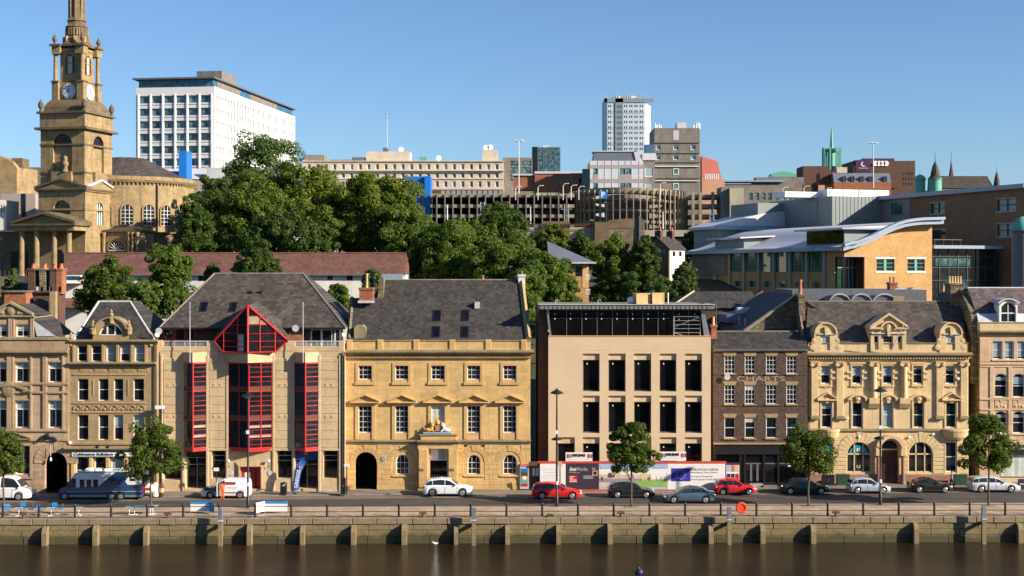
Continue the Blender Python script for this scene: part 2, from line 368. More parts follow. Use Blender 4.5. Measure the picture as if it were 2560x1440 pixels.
def window(parent, xa, xb, za, zb, y, nx=1, ny=2, rise=0, t=.07, bar=.035, fm='white_paint', gm='glass', blind=0, sill=None, bm='blind', name='window', rz=0):
    w = q(xb-xa); h = q(zb-za); rise = q(rise) if rise else 0
    if rise and abs(rise-w/2) < .05: rise = w/2
    def mk():
        mb = MB(); ol = outline(-w/2, w/2, 0, h, rise); il = outline(-w/2+t, w/2-t, t, h-t, max(rise-t*.8, .02) if rise else 0)
        n = len(ol)
        for i in range(n):
            a, b = ol[i], ol[(i+1) % n]; c, d = il[(i+1) % n], il[i]
            mb.quad((a[0], -.06, a[1]), (b[0], -.06, b[1]), (c[0], -.06, c[1]), (d[0], -.06, d[1]))
            mb.quad((d[0], -.06, d[1]), (c[0], -.06, c[1]), (c[0], 0, c[1]), (d[0], 0, d[1]))
        for i in range(1, nx):
            x = -w/2+w*i/nx; top = h-.01
            if rise:
                f = abs(x)/(w/2); top = h-rise+rise*math.sqrt(max(0, 1-f*f))-.02
            mb.box(x-bar/2, x+bar/2, -.05, -.005, .02, top)
        for j in range(1, ny):
            z = (h-(rise*.35 if rise else 0))*j/ny; bb = bar*(1.6 if ny == 2 else 1)
            ww = w/2-.01
            if rise and z > h-rise: f = (z-(h-rise))/rise; ww = w/2*math.sqrt(max(0, 1-f*f))-.02
            mb.box(-ww, ww, -.055, -.006, z-bb/2, z+bb/2)
        return mb.mesh(name, fm)
    def mkp():
        mb = MB(); mb.quad(*[(p[0], -.012, p[1]) for p in outline(-w/2+t*.5, w/2-t*.5, t*.5, h-t*.5, max(rise-t*.4, .02) if rise else 0)]); return mb.mesh('pane', gm)
    o = inst(name, cached(('w', w, h, nx, ny, rise, t, bar, str(fm), name), mk), parent, ((xa+xb)/2, y, za), (0, 0, rz))
    inst('pane', cached(('p', w, h, rise, t, str(gm)), mkp), o, (0, 0, 0))
    if blind:
        hb = q(h*blind)
        if hb > .1:
            def mkb():
                mb = MB(); mb.quad((-w/2+t, -.02, h-hb), (w/2-t, -.02, h-hb), (w/2-t, -.02, h-rise-.05), (-w/2+t, -.02, h-rise-.05)); return mb.mesh('blind', bm)
            if hb > rise+.1: inst('blind', cached(('b', w, h, hb, t, rise, bm), mkb), o, (0, 0, 0))
    if sill:
        def mks(): return MB().block(-w/2-.1, w/2+.1, -.14-.0, .05, -.14, -.01, .02).mesh('sill', sill)
        inst('sill', cached(('s', w, str(sill)), mks), o, (0, -.12, 0))
    return o
class Bld:
    def __init__(s, name, label, cat, px, Y, z0=0, rz=0, group=None):
        s.Y = Y; s.k = (D0+Y)/F; s.x0 = (px-CX)*s.k; s.z0 = z0
        s.root = thing(name, label, cat, (s.x0, Y, z0), rz, group)
    def X(s, px, dy=0): return (px-CX)*(D0+s.Y+dy)/F-s.x0
    def Z(s, py, dy=0): return HC-(py-HY)*(D0+s.Y+dy)/F-s.z0
    def op(s, a, b, t, bo, rise=0, dy=0): # px box -> opening
        if rise == 'semi': rise = (s.X(b, dy)-s.X(a, dy))/2
        elif rise: rise = rise*s.k
        return (s.X(a, dy), s.X(b, dy), s.Z(bo, dy), s.Z(t, dy), rise)
    def part(s, name, mb, mat, parent=None, **kw): return mb.build(name, mat, parent or s.root, **kw)
    def win(s, o, y, **kw): return window(s.root, o[0], o[1], o[2], o[3], y, rise=o[4] if len(o) > 4 else 0, **kw)
def at(px, py, Y): # image point at depth plane Y -> world
    k = (D0+Y)/F; return ((px-CX)*k, Y, HC-(py-HY)*k)
def gy(py, z=0): # depth of ground point seen at row py
    return F*(HC-z)/(py-HY)-D0
TXT = {}
def text(body, size, mat, parent, loc, width=None, height=None, rx=90, rz=0, name='lettering', ext=.01, shear=0, bold=0):
    cu = bpy.data.curves.new(name, 'FONT'); cu.body = body; cu.size = size; cu.extrude = ext; cu.align_x = 'CENTER'; cu.align_y = 'CENTER'; cu.shear = shear; cu.offset = bold; cu.resolution_u = 3
    o = bpy.data.objects.new(name, cu); COL.objects.link(o)
    dg = bpy.context.evaluated_depsgraph_get(); dg.update(); me = bpy.data.meshes.new_from_object(o.evaluated_get(dg)); bpy.data.objects.remove(o)
    me.materials.clear(); me.materials.append(M[mat] if isinstance(mat, str) else mat); me.name = name
    xs = [v.co.x for v in me.vertices]; ys = [v.co.y for v in me.vertices]
    ww = max(xs)-min(xs); hh = max(ys)-min(ys); cx = (max(xs)+min(xs))/2; cy = (max(ys)+min(ys))/2
    kx = width/ww if width else 1; ky = height/hh if height else (kx if width else 1)
    if height and not width: kx = ky
    for v in me.vertices: v.co.x = (v.co.x-cx)*kx; v.co.y = (v.co.y-cy)*ky
    o = inst(name, me, parent, loc, (R(rx), 0, rz)); return o
def gable_prism(mb, x0, x1, zb, za, y0, y1, mi=0): return mb.prism([(x0, zb), (x1, zb), ((x0+x1)/2, za)], y0, y1, mi=mi)
def rake(mb, x0, x1, zb, za, y0, y1, th, ov=.15, mi=0): # raking cornice pieces
    cx = (x0+x1)/2
    mb.prism([(x0-ov, zb), (cx, za), (cx, za+th), (x0-ov, zb+th)], y0, y1, mi=mi); mb.prism([(cx, za), (x1+ov, zb), (x1+ov, zb+th), (cx, za+th)], y0, y1, mi=mi)
# ------------------------------------------------------------------ the setting
def struct(o, kind='structure'): o['kind'] = kind; return o
def paving(name, base, bw, bh, mort=.6, rough=.85, var=.14, ms=.02):
    t = NT(name); v = t.coord('flat'); br = t.node('TexBrick'); t.link(v, br.inputs['Vector']); br.inputs['Scale'].default_value = 1
    br.inputs['Brick Width'].default_value = bw; br.inputs['Row Height'].default_value = bh; br.inputs['Mortar Size'].default_value = ms
    br.inputs['Color1'].default_value = (*sc(base, 1-var), 1); br.inputs['Color2'].default_value = (*sc(base, 1+var), 1); br.inputs['Mortar'].default_value = (*sc(base, mort), 1)
    o = t.tc.outputs['Object']; n = t.noise(o, .5, 6, .7); n2 = t.noise(o, 6, 4)
    c = t.mix(1, br.outputs['Color'], t.ramp(n, [(.3, .7), (.7, 1.2)]), 'MULTIPLY'); c = t.mix(1, c, t.ramp(n2, [(.3, .85), (.7, 1.1)]), 'MULTIPLY')
    t.col(c); t.rough(rough); t.bump(t.math('MULTIPLY', br.outputs['Fac'], -1), .4, .01); return t.m
M['prom'] = paving('promenade_paving', (.44, .325, .225), .9, .45)
M['cobble'] = paving('granite_setts', (.25, .20, .15), .26, .17, .35, ms=.03)
M['flags'] = paving('pavement_flags', (.22, .18, .145), .9, .6)
def roadmat():
    t = NT('road_asphalt'); v = t.coord('flat'); o = t.tc.outputs['Object']
    n = t.noise(o, .25, 5); n2 = t.noise(o, 9, 5, .7)
    mp = t.node('Mapping'); mp.inputs['Scale'].default_value = (.05, .8, 1); t.link(o, mp.inputs[0]); n3 = t.noise(mp.outputs[0], 1.2, 4)
    c = t.mix(t.ramp(n, [(.4, 0.), (.65, 1.)]), (.046, .042, .04), (.075, .055, .047))
    c = t.mix(1, c, t.ramp(n3, [(.3, .8), (.7, 1.25)]), 'MULTIPLY'); c = t.mix(1, c, t.ramp(n2, [(.3, .8), (.7, 1.2)]), 'MULTIPLY')
    t.col(c); t.rough(.85); t.bump(n2, .3, .01); return t.m
M['road'] = roadmat()
M['kerb'] = masonry('kerb_stone', (.30, .265, .22), 1.0, 3, .15, .6, .02, .3)
def grassmat():
    t = NT('hillside_ground'); v = t.coord('flat'); o = t.tc.outputs['Object']; n = t.noise(o, .06, 6)
    t.col(t.mix(t.ramp(n, [(.4, 0.), (.6, 1.)]), (.035, .05, .015), (.08, .065, .045))); t.rough(.95); return t.m
M['hill'] = grassmat()
def watermat():
    t = NT('river_water'); v = t.coord('flat'); o = t.tc.outputs['Object']
    n = t.noise(o, .12, 4); t.col(t.mix(t.ramp(n, [(.35, 0.), (.7, 1.)]), (.014, .009, .004), (.036, .022, .009)))
    t.rough(.04); t.b.inputs['IOR'].default_value = 1.33
    mp = t.node('Mapping'); mp.inputs['Scale'].default_value = (.7, 2.0, 1); t.link(o, mp.inputs[0])
    w1 = t.noise(mp.outputs[0], 1.6, 4, .6); w2 = t.noise(mp.outputs[0], 6, 3, .6); w3 = t.noise(o, .16, 2)
    h = t.math('ADD', t.math('MULTIPLY', w1, t.math('MULTIPLY', w3, 1.6)), t.math('MULTIPLY', w2, .42)); t.bump(h, .6, .2); return t.m
M['water'] = watermat()
WZ = -2.17
def Yq(x): return -15.15+.0133*max(-60, min(60, x))
def Yk(x): return -9.15+.0284*max(-60, min(60, x))
def Yf(x): return -4.3+.061*max(-60, min(60, x))
def strip(name, mat, fa, fb, z, zb=None, xs=(-260, -60, -20, 20, 60, 260)):
    mb = MB()
    for a, b in zip(xs, xs[1:]):
        mb.quad((a, fa(a), z), (b, fa(b), z), (b, fb(b), z), (a, fb(a), z))
        if zb is not None:
            mb.quad((a, fa(a), zb), (b, fa(b), zb), (b, fa(b), z), (a, fa(a), z)); mb.quad((a, fb(a), z), (b, fb(b), z), (b, fb(b), zb), (a, fb(a), zb))
    return struct(mb.build(name, mat))
strip('promenade', 'prom', lambda x: Yq(x)+.55, lambda x: Yk(x)-.15, 0, -.3)
strip('kerb', 'kerb', lambda x: Yk(x)-.149, lambda x: Yk(x)+.12, .004, -.3)
strip('road', 'road', lambda x: Yk(x)-.3, lambda x: Yf(x)+.1, -.11)
strip('parking_bay', 'cobble', lambda x: Yf(x)+.05, lambda x: min(Yf(x)+2.2, 1.2+.04*x), -.10)
strip('kerb', 'kerb', lambda x: min(Yf(x)+2.15, 1.15+.04*x), lambda x: min(Yf(x)+2.4, 1.4+.04*x), .004, -.3)
strip('pavement', 'flags', lambda x: min(Yf(x)+2.39, 1.39+.04*x), lambda x: 14, 0, -.3)
YS = [-14.4, 13, 30, 50, 70, 95, 150, 300, 600, 1500, 9000]; ZS = [-.35, -.35, 3, 8.5, 14, 19.4, 21, 25, 31, 36, 30]
def ground_z(Y):
    return float(np.interp(Y, YS, ZS))
mb = MB(); gx = [-4000, -400, -150, -80, -40, 0, 40, 80, 150, 400, 4000]
for j in range(len(YS)-1):
    for i in range(len(gx)-1):
        mb.quad((gx[i], YS[j], ZS[j]), (gx[i+1], YS[j], ZS[j]), (gx[i+1], YS[j+1], ZS[j+1]), (gx[i], YS[j+1], ZS[j+1]))
struct(mb.build('ground', 'hill'))
mb = MB()
for i in range(len(gx)-1):
    mb.quad((gx[i], -2600, WZ), (gx[i+1], -2600, WZ), (gx[i+1], -14.2, WZ), (gx[i], -14.2, WZ))
struct(mb.build('river', 'water'))
mb = MB(); bz = [(-112, -4), (-112.2, 1), (-128, 13), (-150, 19), (-210, 32), (-420, 58), (-1500, 75), (-4000, 60)]
for (y0, z0), (y1, z1) in zip(bz, bz[1:]):
    for i in range(len(gx)-1): mb.quad((gx[i], y0, z0), (gx[i+1], y0, z0), (gx[i+1], y1, z1), (gx[i], y1, z1))
struct(mb.build('far_bank', 'hill'))
# quay wall, stone by stone
QR = .0133
def QX(px): return (px-CX)*114.9/F
quay = thing('quay_wall', 'long stone quay wall rising straight out of the brown river', 'wall', (0, -15.15, 0), QR)
MB().box(-120, 120, .06, .75, -4, -.02).build('core', 'void', quay)
rq = random.Random(3)
for ci, (zt, zb, wl0) in enumerate(((.0, -.53, 1.55), (-.545, -1.02, 1.9), (-1.035, -1.56, 2.1), (-1.575, -2.5, 2.6))):
    x = -60+rq.random()
    while x < 60:
        w = wl0*rq.uniform(.75, 1.35); d = rq.uniform(-.02, .025)-(.10 if ci == 0 else 0)
        mb = MB().block(-w/2+.012, w/2-.012, 0, .55 if ci else .9, 0, zt-zb, .03 if ci else .05)
        mb.build('coping_stone' if ci == 0 else 'stone', 'quay_top' if ci == 0 else 'quay', quay, (x+w/2, d, zb))
        x += w
fm = MB(); fm.prism([(-.62, -2.9), (-.62, -1.05), (-.42, -.62), (.1, -.52), (.1, -2.9)], -.2, .2, 'x'); fme = fm.mesh('fender', 'wood')
for i, px in enumerate((-4, 122, 247, 372, 628, 759, 886, 1012, 1141, 1269, 1396, 1524, 1651, 1776, 1906, 2032, 2290, 2552)):
    c, s_ = QX(px), 0
    o = inst('timber_fender', fme, None, (c*math.cos(QR), -15.15+c*math.sin(QR), .1*rq.uniform(-1, 1)), (0, 0, QR+rq.uniform(-.03, .03)), (rq.uniform(.85, 1.1), 1, 1))
    n_ = ['first', 'second', 'third', 'fourth', 'fifth', 'sixth', 'seventh', 'eighth', 'ninth', 'tenth', 'eleventh', 'twelfth', 'thirteenth', 'fourteenth', 'fifteenth', 'sixteenth', 'seventeenth', 'eighteenth'][i]
    tag(o, 'squat timber fender against the quay wall, %s from the left' % n_, 'fender', 'timber fenders along the quay wall')
def pile(px, label):
    c = QX(px); t = thing('mooring_pile', label, 'mooring pile', (c*math.cos(QR), -15.15+c*math.sin(QR), 0), QR, 'tall mooring piles')
    MB().box(-.17, .17, -.95, -.65, -3.2, -.25).build('shaft', 'wood', t); MB().box(-.172, .172, -.952, -.648, -.25, .98).build('upper_shaft', 'steel', t)
    MB().box(-.14, .14, -.66, .1, -.62, -.38).build('bracket', 'rust', t); MB().box(-.2, .2, -.98, -.62, -.1, .02).build('collar', 'lead', t)
pile(558, 'tall square grey mooring pile in front of the small white van')
pile(1185, 'tall square grey mooring pile below the right end of the white car')
pile(1820, 'tall square grey mooring pile beside the orange lifebuoy')
pile(2456, 'tall square grey mooring pile near the right end of the quay')
# railing
rail = thing('quayside_railing', 'black two-rail railing with round posts along the quay edge', 'railing', (0, -15.15, 0), QR)
pm = MB().lathe([(.13, 0), (.13, .1), (.095, .14), (.095, 1.0), (.115, 1.02), (.115, 1.08), (.07, 1.15), (.01, 1.17)], n=10).mesh('post', 'iron', True)
for i in range(-6, 36):
    inst('post', pm, rail, (QX(7+89.95*i), .62, .004))
for z in (.9, .43): MB().tube([(-62, .62, z), (62, .62, z)], .03, 6).build('rail', 'iron', rail)
# rusty mooring bollards on the quay edge
bm_ = MB().lathe([(.26, 0), (.24, .05), (.12, .1), (.11, .3)], n=10); bm_.tube([(-.32, 0, .33), (0, 0, .38), (.32, 0, .33)], .09, 8); bme = bm_.mesh('bollard', 'rust', True)
for px, lb in ((62, 'under the blue cafe chairs'), (420, 'left of the first blue windbreak'), (1057, 'below the rear of the white car'), (1553, 'below the dark hatchback'), (2094, 'below the silver hatchback')):
    c = QX(px); o = inst('mooring_bollard', bme, None, (c, Yq(c)+.3, .002), (0, 0, .1)); tag(o, 'rusty two-horned mooring bollard on the quay edge, '+lb, 'bollard', 'rusty bollards on the quay edge')
# ------------------------------------------------------------------ the row of buildings on the quay
def shell(b, xa, xb, zt, depth, mat, name='side_wall'):
    mb = MB(); mb.quad((xa, .002, 0), (xa, depth, 0), (xa, depth, zt), (xa, .002, zt)); mb.quad((xb, .002, 0), (xb, depth, 0), (xb, depth, zt), (xb, .002, zt))
    mb.quad((xa, depth, 0), (xb, depth, 0), (xb, depth, zt), (xa, depth, zt)); mb.quad((xa, 0.002, zt-.02), (xb, .002, zt-.02), (xb, depth, zt-.02), (xa, depth, zt-.02))
    return b.part(name, mb, mat)
def cornice(b, xa, xb, zb, zt, proj, mat, name='cornice', y=0, ov=None):
    h = zt-zb; ov = proj if ov is None else ov
    mb = MB(); mb.prism([(.1, 0), (-proj*.25, 0), (-proj*.35, h*.3), (-proj*.9, h*.55), (-proj, h*.6), (-proj, h*.92), (-proj*.9, h), (.1, h)], xa-ov, xb+ov, 'x')
    return b.part(name, mb, mat, loc=(0, y, zb))
def band(b, xa, xb, zb, zt, proj, mat, name='string_course', y=0):
    return b.part(name, MB().block(xa, xb, y-proj, y+.05, zb, zt, min(.03, (zt-zb)*.3)), mat)
def archring(b, o, t, y0, y1, mat, n=9, name='voussoir', key=1.25, springs=True):
    xa, xb, za, zb, rise = o; w = (xb-xa)/2; cx = (xa+xb)/2; zs = zb-rise
    rad = (w*w+rise*rise)/(2*rise); zc = zb-rad; a0 = math.asin(min(1, w/rad))
    for i in range(n):
        a = -a0+2*a0*i/n+.012; c = -a0+2*a0*(i+1)/n-.012; tt = t*(key if i == n//2 else 1)
        P = lambda an, r: (cx+r*math.sin(an), zc+r*math.cos(an))
        m_ = (a+c)/2
        mb = MB(); mb.prism([P(a, rad), P(m_, rad), P(c, rad), P(c, rad+tt), P(m_, rad+tt), P(a, rad+tt)], y0-(.03 if i == n//2 else 0), y1); b.part(name, mb, mat)
def ashlar(b, x0, x1, z0, z1, ops, bw, rows, mat, proud=.03, seed=1, name='ashlar_block'):
    r = random.Random(seed); h = (z1-z0)/rows
    for j in range(rows):
        za = z0+j*h+.012; zb = z0+(j+1)*h-.012
        spans = [(x0, x1)]
        for o in ops:
            if o[2] < zb and o[3] > za:
                ns = []
                for a, c in spans:
                    if o[0] > a: ns.append((a, min(c, o[0])))
                    if o[1] < c: ns.append((max(a, o[1]), c))
                    
                spans = [s_ for s_ in ns if s_[1]-s_[0] > .08]
        for a, c in spans:
            x = a; first = True
            while x < c-.02:
                w = bw*(.5 if first and j % 2 else 1)*r.uniform(.85, 1.15); first = False
                e = min(c, x+w)
                if c-e < .3: e = c
                MB().block(x+.012, e-.012, -proud, .03, za, zb, .018).build(name, mat, b.root); x = e
def surround(b, o, t, proj, mat, name='architrave', y=0, bottom=True):
    xa, xb, za, zb = o[:4]; mb = MB()
    mb.box(xa-t, xa, y-proj, y+.05, za-(t if bottom else 0), zb+t); mb.box(xb, xb+t, y-proj, y+.05, za-(t if bottom else 0), zb+t)
    mb.box(xa, xb, y-proj, y+.05, zb, zb+t)
    if bottom: mb.box(xa-t*1.25, xb+t*1.25, y-proj-.06, y+.05, za-t*1.9, za-t)
    return b.part(name, mb, mat)
def tri_pediment(b, cx, hw, zb, za, proj, th, mat, name='pediment'):
    mb = MB(); mb.block(cx-hw, cx+hw, -proj, .05, zb-th, zb, .03); gable_prism(mb, cx-hw*.92, cx+hw*.92, zb, za-th*.4, -proj*.35, .05)
    rake(mb, cx-hw, cx+hw, zb+.005, za, -proj-.003, .05, th, .0); return b.part(name, mb, mat)
def seg_pediment(b, cx, hw, zb, za, proj, th, mat, name='segmental_pediment'):
    ol = outline(cx-hw, cx+hw, zb, za, za-zb-.02)[1:-1]; il = [(cx+(p[0]-cx)*.86, p[1]-th) for p in ol]
    mb = MB()
    for i in range(len(ol)-1): mb.prism([il[i], il[i+1], ol[i+1], ol[i]], -proj, .05)
    mb.block(cx-hw, cx-hw*.62, -proj, .05, zb-th*.6, zb+.01, .02); mb.block(cx+hw*.62, cx+hw, -proj, .05, zb-th*.6, zb+.01, .02)
    mb.sphere((cx, -proj*.5, (zb+za)/2-.1), hw*.32, .12, hw*.34, 8, 6); return b.part(name, mb, mat)
def chimney(b, xa, xb, y0, y1, zb, zt, mat, pots, potm, ph=.7, pr=.13, name='chimney', parent=None):
    mb = MB(); mb.box(xa, xb, y0, y1, zb, zt-.2); mb.box(xa-.08, xb+.08, y0-.08, y1+.08, zt-.22, zt)
    o = b.part(name, mb, mat, parent)
    for i in range(pots):
        x = xa+(xb-xa)*(i+.5)/pots
        MB().lathe([(pr*1.2, 0), (pr, .08), (pr*.85, ph*.8), (pr*1.05, ph*.84), (pr*1.05, ph)], n=8).build('chimney_pot', potm, o, (x, (y0+y1)/2, zt), True)
    return o
def drainpipe(b, x, z0, z1, y=-.12, mat='iron'):
    return b.part('drainpipe', MB().tube([(x, y, z0), (x, y, z1)], .06, 6), mat)
def skylight(b, xa, xb, za, zb, dyf, parent=None):
    # flush roof window following slope: dyf(z) gives y at z
    mb = MB(); t = .09; ya, yb = dyf(za)-.1, dyf(zb)-.1
    def P(x, z): return (x, ya+(yb-ya)*(z-za)/(zb-za), z)
    for x0, x1, z0, z1 in ((xa, xa+t, za, zb), (xb-t, xb, za, zb), (xa+t, xb-t, za, za+t), (xa+t, xb-t, zb-t, zb)):
        mb.add([P(x0, z0), P(x1, z0), P(x1, z1), P(x0, z1)]+[(x0, P(x0, z0)[1]+.12, z0), (x1, P(x1, z0)[1]+.12, z0), (x1, P(x1, z1)[1]+.12, z1), (x0, P(x0, z1)[1]+.12, z1)],
               [(0, 1, 2, 3), (0, 4, 5, 1), (1, 5, 6, 2), (2, 6, 7, 3), (3, 7, 4, 0)])
    o = b.part('roof_window', mb, 'black', parent)
    g = MB(); e = .03; g.quad(*[(p[0], p[1]+e, p[2]) for p in (P(xa+t, za+t), P(xb-t, za+t), P(xb-t, zb-t), P(xa+t, zb-t))]); g.build('pane', 'glass_black', o)
    return o
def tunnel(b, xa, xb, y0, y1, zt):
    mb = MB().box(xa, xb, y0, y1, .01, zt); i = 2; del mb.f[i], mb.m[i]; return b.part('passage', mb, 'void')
rb = random.Random(11)
# ---------- B1 exchange-like sandstone block, far left
def b1():
    b = Bld('exchange_building', 'tan sandstone block with sculpted gable and arched passage, far left of the row', 'building', 60, -2.3)
    X, Z = b.X, b.Z; xl, xr = X(-140), X(165)
    cols = [(-20, 16), (38, 72), (120, 154)]
    ops = [b.op(a, c, 905, 956) for a, c in cols]+[b.op(a, c, 1001, 1070) for a, c in cols]+[b.op(38, 75, 1114, 1187), b.op(-40, 0, 1114, 1187)]
    arch = b.op(113, 168, 1131, 1233, 'semi'); arch = (arch[0], arch[1], 0.0, arch[3], arch[4])
    o2 = ops+[arch]
    b.part('wall', MB().facade(xl, X(172), 0, Z(875), o2, 0, .35), 'stone_pink'); shell(b, xl, X(172), Z(875), 14, 'stone_pink')
    for o in ops[:6]: b.win(o, .3, nx=2, ny=1, t=.09, bar=.09, blind=rb.choice((0, .3, .35)), bm='blind_blue')
    for o in ops[:6]:
        w = b.part('transom', MB().box(o[0]+.05, o[1]-.05, .19, .3, o[2]+(o[3]-o[2])*.66, o[2]+(o[3]-o[2])*.66+.09), 'white_paint')
        surround(b, o, .16, .07, 'trim_pink')
    for o in ops[6:]: b.win(o, .3, nx=2, ny=1, t=.1, bar=.1); surround(b, o, .2, .08, 'trim_pink')
    # attic gable
    ga, gb = X(-29), X(79); gops = [b.op(0-18, 16, 811, 842), b.op(39, 71, 811, 842)]
    b.part('attic_wall', MB().facade(ga, gb, Z(875), Z(792), gops, .1, .3), 'stone_pink')
    b.part('attic_side', MB().box(ga, gb, .41, 6, Z(875), Z(793)), 'trim_pink')
    for o in gops: b.win(o, .36, nx=2, ny=2, t=.08, blind=.4)
    for px in (22, 27, 33, 77, 82): b.part('pilaster', MB().block(X(px)-.08, X(px)+.08, .0, .15, Z(845), Z(796), .02), 'trim_pink')
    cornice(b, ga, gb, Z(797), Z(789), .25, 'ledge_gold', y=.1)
    mb = MB(); gable_prism(mb, ga, gb, Z(789), Z(759), .12, .6); b.part('gable', mb, 'trim_pink'); mb = MB(); gable_prism(mb, ga+.1, gb-.1, Z(790), Z(762), .61, 6); b.part('gable_roof', mb, 'slate')
    mb = MB(); rake(mb, ga, gb, Z(789)+.003, Z(759), -.1, .4, .22, .1); b.part('gable_coping', mb, 'ledge_gold')
    ro = thing_part = MB().lathe([(.02, -.13), (.3, -.12), (.42, -.03), (.42, .1)], n=16, ax='y'); b.part('roundel', ro, 'ledge_gold', loc=(X(25), .1, Z(777)), smooth=True)
    for s_ in (-1, 1):
        mb = MB()
        for i in range(3): mb.sphere((X(25)+s_*(.75+.3*i), .08, Z(782)-.02*i), .2-.04*i, .1, .16-.03*i, 8, 6)
        b.part('carving', mb, 'trim_pink', smooth=True)
    b.part('roof', MB().prism([(X(79), Z(795)), (X(135), Z(842)), (X(79), Z(842))], .3, 6), 'slate')
    lg = MB(); lg.quad((X(80), .25, Z(800)), (X(138), .25, Z(841)), (X(90), .25, Z(841))); b.part('glazed_slope', lg, 'lead')
    mb = MB(); gable_prism(mb, xl, X(20), Z(842), Z(770), 2.5, 13); b.part('rear_roof', mb, 'slate_x')
    band(b, xl, X(172), Z(850), Z(843), .18, 'ledge_gold', 'parapet_coping'); b.part('parapet', MB().block(xl, X(172), -.05, .3, Z(875), Z(850), .02), 'trim_pink')
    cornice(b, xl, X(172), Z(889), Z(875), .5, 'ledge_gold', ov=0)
    for p1, p2 in ((962, 956), (984, 978), (1079, 1072), (1103, 1096)): band(b, xl, X(172), Z(p1), Z(p2), .16, 'trim_pink')
    seg_pediment(b, X(22), X(80)-X(22), Z(978), Z(961), .3, .16, 'ledge_gold')
    for px in (20, 26, 33, 78, 110, 115, 158):
        b.part('pilaster', MB().block(X(px)-.11, X(px)+.11, -.13, .05, Z(1072), Z(889), .03), 'trim_pink')
    tri_pediment(b, X(30), X(80)-X(30), Z(1096), Z(1080), .3, .1, 'ledge_gold')
    archring(b, arch, 1.05, -.09, .02, 'stone_pink', 13)
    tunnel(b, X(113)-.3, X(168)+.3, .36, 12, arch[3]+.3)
    ashlar(b, X(78), X(112), .5, Z(1105), [], 1.2, 9, 'stone_pink', .03, 4)
    b.part('plinth', MB().block(xl, X(112), -.14, .03, 0, .95, .04), 'trim_pink')
    mb = MB()
    for i in range(9): a = math.pi*i/8; mb.sphere((X(121)+.75*math.cos(a), -.2, Z(1100)+.28*math.sin(a)), .17, .16, .15, 7, 5)
    mb.sphere((X(121), -.25, Z(1090)), .35, .2, .3, 8, 6); b.part('crest', mb, 'iron', smooth=True)
    l = MB(); l.tube([(X(130), -.35, Z(1113)), (X(130), -.35, Z(1140))], .02, 5); l.sphere((X(130), -.35, Z(1147)), .11, .11, .2, 8, 6); b.part('hanging_lantern', l, 'globe')
    b.part('alarm_box', MB().lathe([(.16, 0), (.16, .08), (.1, .12)], n=12, ax='y'), 'white_paint', loc=(X(177), -.2, Z(1106)))
b1()
